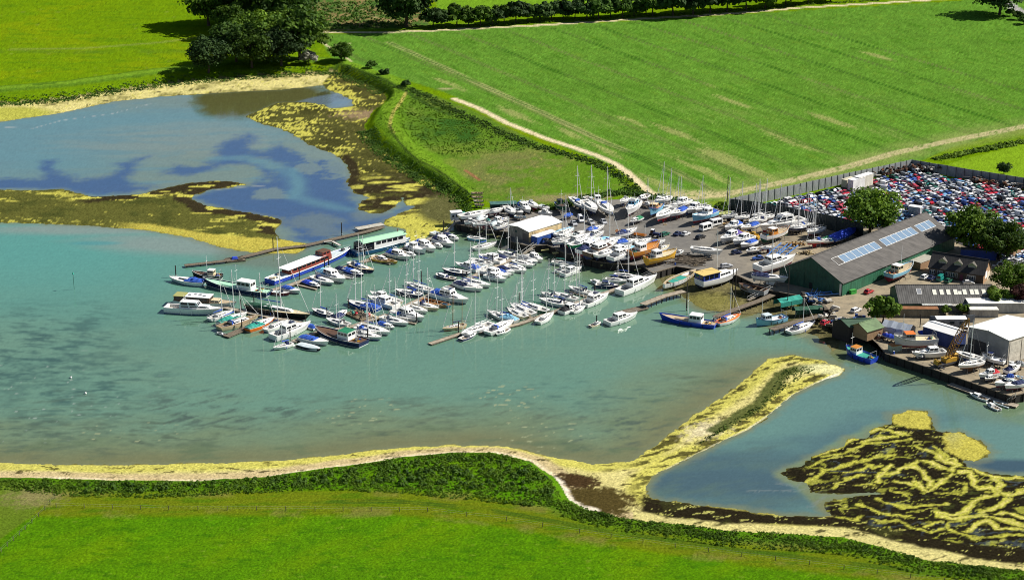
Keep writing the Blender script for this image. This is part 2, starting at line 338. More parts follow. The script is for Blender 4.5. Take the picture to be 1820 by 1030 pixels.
# reclaimed rough ground inside the bank
rough = PL([(700, 160), (740, 158), (790, 176), (840, 196), (900, 226), (960, 254), (1040, 286), (1095, 312), (1130, 340), (1080, 352), (1010, 362), (950, 372), (880, 366), (845, 345), (800, 316), (750, 285), (712, 250), (690, 222), (692, 196)])
s_ro = sdf(x, y, rough); m_ro = sstep(-0.8, 0.8, s_ro)
lay((0.080, 0.155, 0.014), m_ro)
lay((0.125, 0.150, 0.030), m_ro*0.8*sstep(-0.1, 0.5, n_mid+0.4*n_fine))
lay((0.045, 0.100, 0.010), m_ro*0.7*sstep(0.15, 0.5, fbm(x, y, 4, 4, 72, 0.65, 0.0, 1.8)))
lay((0.030, 0.085, 0.012), m_ro*sstep(0.0, 0.5, n_mid+0.35*n_fine+0.45*sstep(1.2, 0.2, blob(800, 230, 26, 34))-0.15)*sstep(1.5, 0.4, blob(820, 235, 42, 50)))
lay((0.14, 0.20, 0.025), m_ro*0.8*sstep(-0.1, 0.5, n_mid+0.2)*sstep(1.4, 0.5, blob(870, 285, 40, 26)))
lay((0.125, 0.130, 0.045), m_ro*0.8*sstep(-0.3, 0.4, n_mid+0.2+0.3*n_fine)*sstep(1.3, 0.5, blob(920, 300, 26, 34)))
lay((0.20, 0.20, 0.05), m_ro*0.8*sstep(0.3, 0.7, n_fine+0.4*n_mid)*sstep(1.3, 0.5, blob(940, 310, 45, 40)))
lay((0.080, 0.170, 0.010), m_ro*0.8*sstep(1.2, 0.6, blob(1040, 320, 26, 38)+0.5*n_mid+0.3*n_fine))
lay((0.10, 0.105, 0.035), m_ro*0.75*sstep(0.25, 0.55, fbm(x, y, 3, 4, 73, 0.65, 0.0, 1.8))*sstep(1.4, 0.7, blob(940, 330, 50, 60)))
lay((0.24, 0.19, 0.10), m_ro*0.8*sstep(1.2, 0.3, blob(1030, 352, 24, 7)+0.5*n_fine))
lay((0.085, 0.170, 0.010), (0.45+0.5*bank_fade)*sstep(8.5, 4.0, d_bank+1.5*n_mid)*(s_nl > 1)*(x > G(640, 140)[0])*(s_cr < 1))
lay((0.055, 0.125, 0.014), 0.7*sstep(8, 5, d_bank)*(s_nl > 0.0)*(x <= G(600, 125)[0]))
lay((0.13, 0.235, 0.016), 0.85*sstep(3, 1.0, np.abs(d_bank-1))*(s_nl > 0.5)*(n_mid > -0.4))
lay((0.40, 0.33, 0.09), 0.85*sstep(1.1, 0.3, pdist(x, y, PL([(722, 166), (712, 184), (700, 200), (694, 216), (693, 228), (700, 240)]))))
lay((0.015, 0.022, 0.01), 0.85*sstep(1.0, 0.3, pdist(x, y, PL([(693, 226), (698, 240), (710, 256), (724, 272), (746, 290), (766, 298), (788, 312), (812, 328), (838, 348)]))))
lay((0.26, 0.10, 0.06), 0.9*sstep(1.0, 0.3, pdist(x, y, PL([(826, 302), (838, 310), (852, 320)]))))
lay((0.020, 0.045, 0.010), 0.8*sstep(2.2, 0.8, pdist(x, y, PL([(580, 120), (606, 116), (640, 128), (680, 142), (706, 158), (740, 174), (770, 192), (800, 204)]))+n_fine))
# small paddock behind the scrapyard
padd = PL([(1684, 292), (1740, 276), (1820, 256), (2100, 190), (2200, 300), (1820, 318), (1740, 304)])
lay(np.array((0.150, 0.255, 0.012))[None, :]*(1+0.12*n_mid)[:, None], sstep(-0.5, 0.5, sdf(x, y, padd)))
# south pasture
m_s = (s_sl > -2)
pas = np.array((0.060, 0.155, 0.0))[None, :]*(1+0.14*n_mid+0.22*n_fine)[:, None]
lay(pas, m_s*1.0)
lay((0.095, 0.180, 0.0), m_s*0.7*sstep(-0.1, 0.5, fbm(x, y, 18, 4, 81, 0.55, 0.9, 2.5)))
lay((0.032, 0.105, 0.0), m_s*0.75*sstep(0.05, 0.5, fbm(x, y, 3.0, 4, 82, 0.65, 0.0, 2.2)+0.15*n_mid))
lay((0.13, 0.205, 0.02), m_s*0.6*sstep(0.35, 0.65, fbm(x, y, 1.6, 3, 84, 0.65, 0.0, 2.5)))
lay((0.055, 0.175, 0.0), m_s*0.6*sstep(0.1, 0.5, fbm(x, y, 26, 3, 85, 0.5, 1.1, 1.8)))
strip = PL([(-400, 888), (100, 894), (400, 893), (700, 892), (850, 903), (960, 922), (1060, 940), (1300, 974), (1500, 998), (1820, 1032), (2300, 1080)])
d_st = pdist(x, y, strip)
lay((0.105, 0.135, 0.006), m_s*0.95*sstep(8.5, 5.0, d_st+2.0*n_mid))
lay((0.058, 0.120, 0.004), m_s*0.85*sstep(9, 5, d_st)*sstep(0, 0.4, fbm(x, y, 2.2, 4, 83, 0.6, 0.05, 6.0)))
lay((0.150, 0.130, 0.035), m_s*0.6*sstep(4, 1, np.abs(d_st-6))*sstep(-0.1, 0.4, n_mid+0.3*n_fine))
for dd in (1.5, 3.6):
    off = pdist(x, y, PL([(560, 886+dd*2), (700, 885+dd*2), (850, 897+dd*2), (960, 916+dd*2), (1060, 935+dd*2), (1300, 970+dd*2), (1500, 994+dd*2), (1820, 1030+dd*2)]))
    lay((0.030, 0.075, 0.008), m_s*0.75*sstep(0.9, 0.15, off)*sstep(-0.3, 0.2, n_mid+0.15))
lay((0.062, 0.150, 0.006), m_s*sstep(13, 7.5, s_sl+2*n_mid)*0.75)
lay((0.030, 0.085, 0.006), m_s*sstep(11, 7.5, s_sl+2*n_mid)*0.7*sstep(0.0, 0.45, n_mid+0.3*n_fine))
corner = P0([(-400, 870), (0, 868), (98, 880), (60, 930), (0, 975), (-300, 1150)])
lay((0.085, 0.135, 0.012), sstep(-0.5, 0.5, sdf(x, y, corner))*0.9)
lay((0.19, 0.16, 0.07), sstep(1.2, 0.2, blob(60, 885, 9, 7, 2)+0.6*n_fine)*0.8)
# ---- intertidal ground
tide = (s_land <= 0)&(s_tide > -1.5)
mt = tide*1.0
olive = np.array((0.110, 0.105, 0.030)); mud = np.array((0.030, 0.024, 0.012)); algae = np.array((0.40, 0.375, 0.070)); pale = np.array((0.50, 0.445, 0.175)); sand = np.array((0.42, 0.33, 0.18))
lay(olive*0.9, mt)
lay(olive*0.55, mt*0.7*sstep(-0.1, 0.4, n_mid+0.4*n_fine))
def reg(s): return mt*sstep(-0.5, 0.5, s)
dash = fbm(x, y, 2.2, 3, 93, 0.6, 0.05, 2.6)+0.10*n_mic
# north beach: pale strip with dark wrack
mb = reg(s_bn)
lay(pale, mb*sstep(-0.55, 0.0, n_mid*0.7+n_fine*0.5+0.5))
lay(algae, mb*0.8*sstep(0.1, 0.5, n_fine+0.3*n_mid))
lay((0.16, 0.15, 0.05), mb*0.8*sstep(0.0, 0.4, n_mid+0.5*n_fine+0.15*sstep(5, 1, s_bn)))
lay((0.05, 0.045, 0.018), mb*0.9*sstep(0.30, 0.5, dash+0.25*n_mid))
lay((0.20, 0.16, 0.08), mb*0.8*sstep(3.2, 0.8, -s_land))
lay(algae*np.array((0.8, 0.85, 0.8)), mb*sstep(1.2, 0.6, blob(10, 203, 24, 14, 0)))
# spit
ms = reg(s_sp)
lay(np.array((0.082, 0.084, 0.020)), ms)
lay((0.042, 0.050, 0.013), ms*0.75*sstep(-0.05, 0.45, n_mid+0.4*n_fine))
lay(algae*0.9, ms*sstep(0.30, 0.46, fbm(x, y, 7, 4, 91, 0.55, 0.05, 3.0)+0.22*n_fine+0.30*sstep(G(100, 372)[1], G(100, 340)[1], y)+0.28*sstep(G(250, 0+380)[0], G(480, 380)[0], x)-0.10))
up = P0([(-300, 330), (0, 337), (110, 338), (170, 351), (250, 345), (300, 335), (380, 323), (440, 328), (370, 340), (340, 353), (380, 370), (440, 378), (498, 390), (490, 405)])
d_up = pdist(x, y, up)
lay(mud, ms*sstep(8, 6.0, d_up+3.5*n_mid+2.0*n_fine)*sstep(G(60, 380)[0], G(170, 380)[0], x))
lay(algae, ms*sstep(0.22, 0.30, fbm(x, y, 6, 3, 92, 0.5, 0.1, 2.6)+0.12*n_fine)*sstep(12, 6, d_up)*sstep(G(60, 380)[0], G(130, 380)[0], x))
lo = P0([(-300, 396), (0, 394), (80, 396), (170, 400), (260, 406), (330, 418), (400, 437), (450, 446), (520, 449), (545, 438)])
d_lo = pdist(x, y, lo)
lay((0.36, 0.31, 0.055), ms*sstep(5.5, 3.5, d_lo-9*sstep(G(330, 420)[0], G(480, 430)[0], x)+1.2*n_fine)*sstep(G(190, 400)[0], G(260, 400)[0], x))
lay(algae*0.85, ms*0.9*sstep(0.15, 0.4, n_fine)*sstep(5, 2, np.abs(d_lo-3)))
lay((0.03, 0.04, 0.012), ms*0.8*sstep(0.25, 0.5, n_fine)*sstep(3, 1, np.abs(d_lo-6-9*sstep(G(330, 420)[0], G(480, 430)[0], x))))
# east flats
me_ = reg(s_ea)*(1-0*mb)
lay((0.066, 0.066, 0.018), me_)
lay((0.036, 0.036, 0.011), me_*0.8*sstep(-0.1, 0.4, n_mid+0.45*n_fine))
al = fbm(x, y, 9, 5, 94, 0.6, 0.1, 2.0)+0.08*n_mic
wedge = sstep(12, 1, s_ea)
north_e = sstep(1.4, 0.5, blob(540, 195, 38, 60, 0))
lay(algae, me_*sstep(0.12, 0.26, al+0.30*wedge+0.22*north_e-0.26+0.34*n_fine))
lay(algae*0.8, me_*0.8*sstep(0.42, 0.55, dash+0.15*al))
lay((0.05, 0.045, 0.018), me_*0.8*sstep(0.35, 0.55, fbm(x, y, 2.0, 3, 98, 0.6, 0.0, 3.5)))
lay((0.24, 0.17, 0.10), me_*0.8*sstep(1.1, 0.4, blob(645, 205, 14, 10, 0)+0.8*n_fine))
low_e = sstep(1.2, 0.7, blob(700, 362, 24, 42, 0))
lay(mud, me_*low_e*sstep(-0.25, 0.1, al+0.1))
lay(mud, me_*sstep(6, 3.5, s_ea+2.5*n_mid)*sstep(1.3, 0.8, blob(625, 320, 9, 50, 0)))
lay(algae*1.05, me_*low_e*sstep(0.08, 0.22, fbm(x, y, 6, 3, 95, 0.5, 0.2, 3.2)))
lay(algae, me_*sstep(1.2, 0.8, blob(750, 412, 16, 26, 0)+0.25*n_mid)*sstep(-0.55, -0.2, n_fine))
lay((0.085, 0.085, 0.03), me_*sstep(1.1, 0.6, blob(790, 372, 12, 22, 0)))
lay((0.15, 0.14, 0.06), me_*0.5*sstep(0.35, 0.7, n_fine))
# south beach and spit
mso = reg(s_so)
lay(pale*0.95, mso)
lay(algae*1.05, mso*0.85*sstep(7.5, 3.5, s_so+1.5*n_mid))
lay(sand, mso*0.9*sstep(6.0, 3.5, -s_land+1.2*n_mid)*(x < G(1120, 880)[0]))
lay((0.62, 0.52, 0.34), mso*0.9*sstep(1.9, 1.0, -s_land)*sstep(-0.2, 0.2, fbm(x, y, 20, 2, 96)+0.1)*(x < G(1000, 880)[0]))
lay((0.045, 0.038, 0.012), mso*0.92*sstep(0.34, 0.46, dash+0.12*sstep(1.0, 0.3, np.abs(s_so-4)/4))*sstep(-0.3, 0.2, n_mid+0.1))
east_spit = sstep(G(1090, 830)[0], G(1150, 830)[0], x)
lay((0.040, 0.036, 0.012), mso*east_spit*0.9*sstep(0.12, 0.3, fbm(x, y, 2.6, 3, 97, 0.6, 0.5, 3.5)+0.35*sstep(3.0, 0.8, np.abs(s_so-2.2))-0.18))
lay((0.50, 0.44, 0.27), mso*0.9*sstep(0.9, 0.3, blob(1255, 765, 12, 7, 0, 0.7)+0.5*n_fine))
lay((0.060, 0.075, 0.020), mso*0.95*sstep(3.0, 1.4, pdist(x, y, P0([(1270, 766), (1310, 742), (1345, 722), (1372, 690), (1390, 665), (1425, 655), (1450, 652)]))+1.6*n_mid+0.8*n_fine))
lay((0.62, 0.60, 0.50), mso*0.9*sstep(1.0, 0.35, pdist(x, y, P0([(1498, 660), (1450, 682), (1411, 702), (1372, 736), (1331, 763), (1281, 787), (1221, 817), (1172, 842)]))+0.25*n_fine))
lay((0.60, 0.58, 0.30), mso*0.8*sstep(1.1, 0.5, blob(1470, 656, 9, 5, 0)))
# salt flat behind the spit, brown reeds and strandline
lay((0.060, 0.045, 0.014), mso*sstep(1.15, 0.75, blob(1060, 890, 11, 9, 0, -0.5)+0.45*n_fine))
lay((0.045, 0.027, 0.012), mso*sstep(1.1, 0.7, blob(1022, 855, 7, 5, 0, -0.3)+0.5*n_fine))
lay((0.66, 0.58, 0.46), mso*0.95*sstep(1.5, 0.5, pdist(x, y, P0([(988, 852), (1004, 872), (1012, 888), (1032, 902), (1060, 906)]))+0.9*n_fine))
mudS = P0([(1148, 880), (1200, 891), (1300, 904), (1380, 915), (1482, 917), (1520, 923), (1700, 955), (2300, 1000), (2300, 1045), (1820, 1004), (1740, 995), (1640, 975), (1560, 950), (1500, 938), (1400, 934), (1300, 930), (1200, 922), (1140, 910)])
lay((0.016, 0.013, 0.007), mso*sstep(-1.0, 0.6, sdf(x, y, mudS)+1.6*n_mid+0.6*n_fine))
lay((0.040, 0.042, 0.012), mso*sstep(-1, 1, sdf(x, y, mudS))*0.8*sstep(0.1, 0.5, n_mid+0.3*n_fine))
lay((0.34, 0.33, 0.09), mso*sstep(-1, 1, sdf(x, y, mudS))*0.9*sstep(0.34, 0.5, dash+0.25*n_mid+0.15*n_fine))
# salt marsh: surveyed ribbons of algae between dark mud
mm = reg(s_ma)
lay((0.014, 0.012, 0.007), mm)
lay((0.034, 0.040, 0.011), mm*sstep(0.25, 0.55, fbm(x, y, 6, 4, 101, 0.6)))
lay((0.036, 0.028, 0.013), mm*0.8*sstep(0.25, 0.5, fbm(x, y, 1.5, 3, 107, 0.6, 0.2, 3.0)))
ZM = Zv(1380, 720, 4.12)
wx = x+1.6*fbm(x, y, 5, 4, 102, 0.6)+0.5*n_fine; wy = y+1.9*fbm(x, y, 5, 4, 103, 0.6)+0.5*n_fine
RIB = [(16, [(265, 378), (330, 350), (420, 325), (480, 300), (530, 255), (590, 245)]), (11, [(330, 385), (450, 355), (560, 330), (640, 290), (760, 280), (880, 265), (980, 250)]), (26, [(665, 195), (740, 180), (830, 190), (940, 215)]), (18, [(640, 275), (740, 245), (850, 225)]),
 (9, [(250, 460), (330, 420), (430, 390), (540, 375), (600, 385)]), (13, [(220, 565), (290, 525), (350, 480), (450, 455), (540, 430), (640, 415), (720, 385), (860, 365)]), (13, [(410, 610), (450, 570), (530, 540), (620, 515), (650, 512)]), (15, [(650, 440), (700, 465), (760, 450)]),
 (22, [(750, 560), (770, 500), (820, 460), (850, 440)]), (20, [(820, 505), (880, 495), (960, 460), (1010, 460), (1060, 480), (1090, 540), (1130, 560), (1100, 600)]), (19, [(980, 440), (1040, 410), (1120, 415), (1220, 470), (1300, 480), (1340, 440), (1280, 400), (1220, 400)]),
 (19, [(1040, 310), (1110, 340), (1180, 360), (1240, 420), (1330, 430)]), (11, [(1140, 300), (1200, 340), (1250, 380)]), (16, [(870, 560), (950, 570), (1000, 590)]), (16, [(1000, 560), (1050, 610), (1110, 630), (1170, 600), (1230, 550), (1290, 505)]),
 (12, [(740, 680), (820, 720), (900, 745), (1000, 745), (1120, 745), (1240, 725)]), (9, [(840, 625), (900, 645), (960, 670)]), (15, [(600, 735), (680, 765), (780, 795), (900, 815), (960, 820)]), (10, [(440, 820), (560, 835), (640, 815)]), (19, [(1200, 820), (1330, 830), (1480, 815), (1600, 830), (1720, 860), (1800, 880), (1900, 890)]),
 (11, [(950, 880), (1040, 910), (1130, 925), (1210, 910)]), (12, [(1250, 910), (1330, 940), (1420, 970), (1560, 970), (1700, 950), (1850, 960)]), (21, [(1360, 500), (1400, 480), (1440, 520), (1440, 580), (1480, 620), (1560, 600), (1620, 650), (1560, 680), (1500, 690), (1440, 720), (1380, 790), (1290, 800), (1200, 800)]),
 (21, [(1420, 450), (1500, 490), (1580, 520), (1680, 540), (1750, 520), (1850, 540)]), (20, [(1580, 540), (1650, 580), (1620, 620), (1680, 660), (1760, 650), (1850, 600)]), (22, [(1500, 790), (1560, 760), (1640, 740), (1700, 690)]), (18, [(1600, 800), (1680, 790), (1780, 830), (1900, 840)]), (14, [(1100, 890), (1160, 860), (1210, 865)]),
 (19, [(1400, 930), (1440, 890), (1520, 860), (1560, 850), (1600, 910), (1700, 900), (1900, 910)]), (11, [(1180, 650), (1260, 640), (1330, 655)]), (9, [(1240, 900), (1280, 860), (1340, 840)]), (14, [(1540, 640), (1600, 640)]), (10, [(500, 500), (600, 480), (700, 440)]), (8, [(560, 590), (660, 570), (740, 590)]), (8, [(700, 840), (820, 850), (930, 860)]), (9, [(1300, 560), (1380, 570), (1360, 640)])]
thr_ = np.abs(fbm(wx, wy, 3.4, 2, 109, 0.4, 0.25, 3.6))
lay(algae*np.array((0.62, 0.68, 0.55)), mm*0.85*sstep(0.085, 0.04, thr_+0.05*n_fine)*sstep(-0.3, 0.1, fbm(x, y, 12, 2, 110)))
lay((0.055, 0.075, 0.09), mm*0.5*sstep(0.06, 0.02, np.abs(fbm(wx, wy, 6.0, 2, 111, 0.4, 0.25, 4.0)-0.12))*sstep(0.0, 0.4, fbm(x, y, 18, 2, 112)+0.15))
wv = np.clip(fbm(x, y, 4.5, 3, 108, 0.6), -0.6, 0.8)
for w_, pts in RIB:
    dr = pdist(wx, wy, GP([ZM(*q) for q in pts], 0.0)); hw = w_*0.038*(1+0.8*wv)
    lay(algae*np.array((0.88, 0.92, 0.75)), mm*sstep(hw+0.45, hw-0.25, dr+0.25*n_fine)*sstep(0.95, 0.6, dash+0.2*n_fine))
    lay(pale*np.array((0.95, 0.95, 0.75)), mm*0.8*sstep(hw*0.6, hw*0.15, dr+0.15*n_fine)*(w_ > 15))
for pts in ([(850, 60), (960, 35), (1100, 40), (1125, 110), (1130, 170), (1000, 180), (900, 150), (850, 130)], [(1220, 200), (1330, 185), (1480, 270), (1575, 340), (1470, 410), (1380, 400), (1260, 350), (1225, 280)]):
    sl_ = sdf(wx, wy, GP([ZM(*q) for q in pts], 0.0))
    lay(algae*np.array((0.90, 0.86, 0.85)), mm*sstep(-0.4, 0.4, sl_)*sstep(0.75, 0.45, dash+0.3*n_fine*(1-0.5*sstep(1, 4, sl_))))
    lay((0.30, 0.29, 0.11), mm*0.6*sstep(0, 2, sl_)*sstep(0.1, 0.5, n_mid))
lay((0.35, 0.34, 0.08), mm*0.75*sstep(0.40, 0.52, dash+0.1*n_mid))
# muddy slip of the boatyard
msl = mt*sstep(-0.5, 0.5, s_si)*(s_ma < 0)*(s_so < 0)
lay((0.135, 0.120, 0.055), msl)
lay((0.055, 0.052, 0.022), msl*sstep(-0.2, 0.35, n_mid+0.5*n_fine))
lay((0.24, 0.22, 0.06), msl*0.5*sstep(1.2, 0.6, blob(1265, 538, 10, 10, 0)+0.5*n_fine))
# seabed and yard underlay
lay((0.05, 0.06, 0.04), (s_tide < -1.5)*(s_land < 0)*1.0)
lay((0.06, 0.06, 0.055), in_yard*1.0)
C *= (1+0.10*n_mic)[:, None]
C = np.clip(C, 0.003, 0.85)
# ------------------------------------------------------------------ sheets
def sheet_material(name, rough, bump_scale, bump_str, spec, wet=False, fine=0.25, fscale=1.3):
    m = bpy.data.materials.new(name); m.use_nodes = True; nt = m.node_tree; N = nt.nodes; b = N['Principled BSDF']
    a = N.new('ShaderNodeVertexColor'); a.layer_name = 'albedo'
    geo = N.new('ShaderNodeNewGeometry')
    n1 = N.new('ShaderNodeTexNoise'); n1.inputs['Scale'].default_value = fscale; n1.inputs['Detail'].default_value = 4; n1.inputs['Roughness'].default_value = 0.7
    nt.links.new(geo.outputs['Position'], n1.inputs['Vector'])
    mr = N.new('ShaderNodeMapRange'); mr.inputs['From Min'].default_value = 0.25; mr.inputs['From Max'].default_value = 0.75
    mr.inputs['To Min'].default_value = 1-fine; mr.inputs['To Max'].default_value = 1+fine
    nt.links.new(n1.outputs['Fac'], mr.inputs['Value'])
    mu = N.new('ShaderNodeVectorMath'); mu.operation = 'SCALE'
    nt.links.new(a.outputs['Color'], mu.inputs[0]); nt.links.new(mr.outputs[0], mu.inputs['Scale']); nt.links.new(mu.outputs[0], b.inputs['Base Color'])
    b.inputs['Roughness'].default_value = rough; b.inputs['Specular IOR Level'].default_value = spec
    n2 = N.new('ShaderNodeTexNoise'); n2.inputs['Scale'].default_value = bump_scale; n2.inputs['Detail'].default_value = 5
    nt.links.new(geo.outputs['Position'], n2.inputs['Vector'])
    bp = N.new('ShaderNodeBump'); bp.inputs['Strength'].default_value = bump_str; bp.inputs['Distance'].default_value = 0.25
    nt.links.new(n2.outputs['Fac'], bp.inputs['Height']); nt.links.new(bp.outputs[0], b.inputs['Normal'])
    return m
m_grass = sheet_material('grassland', 1.0, 1.6, 0.9, 0.0, fine=0.38)
m_tide = sheet_material('tidal_flat', 0.9, 1.4, 0.9, 0.0, fine=0.42)
m_water = sheet_material('estuary_water', 0.045, 1.1, 0.06, 0.5, fine=0.05, fscale=0.6)
def grid_sheet(name, fmask, zz, cols, material, label):
    f = np.nonzero(fmask)[0]; r = f//(NC-1); c = f % (NC-1); i0 = r*NC+c
    q = np.stack([i0, i0+1, i0+NC+1, i0+NC], 1)
    uq, inv = np.unique(q, return_inverse=True); inv = inv.reshape(-1)
    me = bpy.data.meshes.new(name); nv, nf = len(uq), len(q)
    me.vertices.add(nv); me.loops.add(nf*4); me.polygons.add(nf)
    me.vertices.foreach_set('co', np.stack([x[uq], y[uq], zz[uq]], 1).astype(np.float32).ravel())
    me.loops.foreach_set('vertex_index', inv.astype(np.int32))
    me.polygons.foreach_set('loop_start', (np.arange(nf)*4).astype(np.int32))
    me.polygons.foreach_set('use_smooth', np.ones(nf, bool))
    me.update(calc_edges=True)
    at = me.color_attributes.new('albedo', 'FLOAT_COLOR', 'POINT')
    at.data.foreach_set('color', np.concatenate([cols[uq], np.ones((nv, 1))], 1).astype(np.float32).ravel())
    me.materials.append(material)
    o = link(name, me); tag(o, label, kind='structure'); return o
Hm = H.reshape(NR, NC)
qmax = np.maximum.reduce([Hm[:-1, :-1], Hm[1:, :-1], Hm[:-1, 1:], Hm[1:, 1:]]).ravel()
qmin = np.minimum.reduce([Hm[:-1, :-1], Hm[1:, :-1], Hm[:-1, 1:], Hm[1:, 1:]]).ravel()
def qv(a): return a.reshape(NR, NC)[:-1, :-1].ravel()
land_q = qv(s_land) > 0; yard_q = qv(s_yard) > 3.5
reg_id = np.zeros(qmax.size, int)                      # 0 seabed / tidal
reg_id[land_q] = 1
reg_id[land_q & (qv(s_cr) > 0)] = 2
reg_id[land_q & (qv(s_ro) > 0)] = 3
reg_id[land_q & (qv(s_sl) > 0)] = 4
names = {1: ('meadow', 'bright yellow green meadow and banks north of the lagoon'), 2: ('crop_field', 'large green crop field with parallel tramlines and bare patches'),
         3: ('rough_grassland', 'triangle of rough green scrubby ground inside the flood bank'), 4: ('pasture', 'smooth vivid green pasture south of the creek')}
for k, (nm, lb) in names.items():
    grid_sheet(nm, (reg_id == k) & ~yard_q, H, C, m_grass, lb)
grid_sheet('tidal_flat', (reg_id == 0) & ~yard_q & (qmax > -0.9), H, C, m_tide, 'mud, sand and yellow algae left bare between water and land')
# ================================================================== water
Wc = np.zeros((x.size, 3))
def wlay(col, m):
    m = np.clip(m, 0, 1)[:, None]; Wc[:] = Wc*(1-m)+np.asarray(col)[None, :]*m
one = np.ones(x.size)
wst = fbm(x, y, 9, 4, 121, 0.55, 0.08, 5.0)
wlay((0.106, 0.196, 0.133), one)
wlay((0.088, 0.184, 0.132), sstep(-0.2, 0.5, fbm(x, y, 70, 3, 122)+0.4*wst))
wlay((0.072, 0.235, 0.196), sstep(G(150, 650)[1], G(150, 440)[1], y)*sstep(G(620, 520)[0], G(100, 520)[0], x))
wlay((0.100, 0.200, 0.142), 0.8*sstep(G(900, 560)[1], G(900, 700)[1], y)*sstep(-0.5, 0.5, wst+0.3))
# shallow olive water over the south shore
dsh = -s_so
wlay((0.125, 0.168, 0.085), sstep(46, 6, dsh+8*fbm(x, y, 25, 3, 123)+6*wst)*sstep(G(900, 600)[1], G(900, 680)[1], y))
wlay((0.130, 0.135, 0.055), sstep(16, 1, dsh+3*n_mid)*sstep(G(900, 600)[1], G(900, 680)[1], y))
wlay((0.075, 0.110, 0.050), 0.7*sstep(30, 8, dsh)*sstep(0.05, 0.5, fbm(x, y, 8, 4, 124, 0.6, 0.2, 2.5))*sstep(G(900, 600)[1], G(900, 680)[1], y))
# drifting weed
def weed(px, py, rx, ry, a, seed, amt=0.8, th=0.10, col=(0.026, 0.066, 0.056)):
    w_ = fbm(x, y, 2.6, 4, seed, 0.6, a, 3.2)+0.35*fbm(x, y, 14, 2, seed+9)
    wlay(col, 0.95*amt*sstep(1.25, 0.2, blob(px, py, rx*1.15, ry*1.15, 0)+0.25*n_mid)*sstep(th-0.12, th+0.55, w_+0.15*n_fine))
weed(60, 620, 30, 42, -0.15, 131, 0.85, -0.12); weed(140, 690, 30, 30, 0.0, 132, 0.8, -0.02); weed(70, 750, 36, 26, 0.1, 133, 0.8, 0.0, (0.045, 0.075, 0.05))
weed(380, 730, 30, 22, 0.6, 134, 0.85, 0.08, (0.04, 0.06, 0.045)); weed(660, 740, 30, 16, 0.1, 135, 0.85, 0.06, (0.045, 0.06, 0.04)); weed(250, 770, 40, 14, -0.2, 136, 0.8, 0.05, (0.05, 0.07, 0.04))
weed(1080, 760, 20, 18, 0.4, 137, 0.85, 0.02, (0.04, 0.06, 0.045)); weed(1050, 700, 44, 14, 0.0, 138, 0.6, 0.12); weed(900, 730, 30, 16, 0.5, 139, 0.7, 0.1, (0.06, 0.075, 0.045))
weed(1230, 680, 14, 12, 0.2, 140, 0.7, 0.05, (0.06, 0.08, 0.04))
def bright(px, py, rx, ry, seed, col=(0.28, 0.30, 0.16), th=0.3):
    wlay(col, 0.8*sstep(1.1, 0.5, blob(px, py, rx, ry, 0))*sstep(th, th+0.12, fbm(x, y, 1.4, 3, seed, 0.6, 0.2, 2.6)))
bright(905, 705, 12, 12, 141); bright(645, 730, 16, 12, 142, th=0.36); bright(960, 770, 16, 16, 143, th=0.36); bright(60, 700, 40, 40, 144, (0.25, 0.30, 0.26), 0.5); bright(230, 770, 20, 10, 145, th=0.42)
# grey shallows off the spit
wlay((0.180, 0.225, 0.195), 0.85*sstep(1.25, 0.35, np.minimum(blob(330, 435, 42, 14, 0, -0.12), blob(150, 408, 46, 8, 0))+0.25*wst))
wlay((0.120, 0.135, 0.090), 0.7*sstep(1.2, 0.5, blob(470, 455, 20, 16, 0)+0.3*n_mid))
wlay((0.050, 0.21, 0.21), 0.75*sstep(1.1, 0.4, blob(170, 432, 12, 3, 0)))
# lagoon
lag = P0([(-400, 230), (0, 200), (300, 165), (580, 150), (640, 175), (600, 270), (640, 340), (745, 365), (690, 402), (545, 446), (480, 425), (380, 385), (300, 372), (0, 366), (-400, 366)])
s_lag = sdf(x, y, lag); ml = sstep(-0.5, 0.5, s_lag)
wlay((0.128, 0.180, 0.150), ml)
wlay((0.085, 0.190, 0.215), ml*0.9*sstep(1.25, 0.3, np.minimum(blob(200, 225, 130, 40, 0), blob(60, 262, 60, 60, 0))+0.35*wst))
wlay((0.160, 0.200, 0.172), ml*0.7*sstep(1.15, 0.4, blob(330, 250, 60, 34, 0)+0.5*wst))
wlay((0.090, 0.180, 0.200), ml*0.7*sstep(-0.05, 0.45, wst+0.35*n_mid))
dark_b = (0.030, 0.072, 0.175)  # blue of the reflected sky painted into the water colour
DA = P0([(-200, 318), (0, 318), (70, 316), (75, 285), (100, 283), (95, 300), (140, 320), (185, 312), (215, 300), (205, 290), (265, 278), (240, 296), (242, 306), (226, 320), (250, 328), (288, 333), (260, 340), (210, 347), (150, 342), (100, 337), (-200, 334)])
DBS = [P0(q) for q in ([(345, 352), (385, 338), (440, 330), (472, 322), (480, 300), (520, 290), (575, 285), (615, 300), (622, 330), (630, 345), (640, 375), (700, 378), (735, 360), (700, 388), (680, 400), (610, 416), (550, 436), (505, 404), (440, 382), (380, 368)],
  [(375, 272), (400, 252), (440, 235), (458, 240), (440, 262), (470, 268), (500, 255), (560, 285), (520, 295), (470, 285), (420, 282), (390, 285)], [(296, 310), (312, 292), (345, 298), (390, 284), (430, 284), (470, 292), (478, 312), (455, 296), (410, 290), (370, 302), (320, 312)])]
ej = 3.0*n_mid+2.0*n_fine+3.0*fbm(x, y, 8, 3, 153, 0.6, 0.0, 2.5)
wlay(dark_b, ml*0.92*sstep(-3.0, 4.0, sdf(x, y, DA)+ej))
for q in DBS: wlay(dark_b, ml*0.92*sstep(-4.0, 5.0, sdf(x, y, q)+1.3*ej))
matn = fbm(x, y, 10, 3, 151, 0.55, 0.1, 1.6)
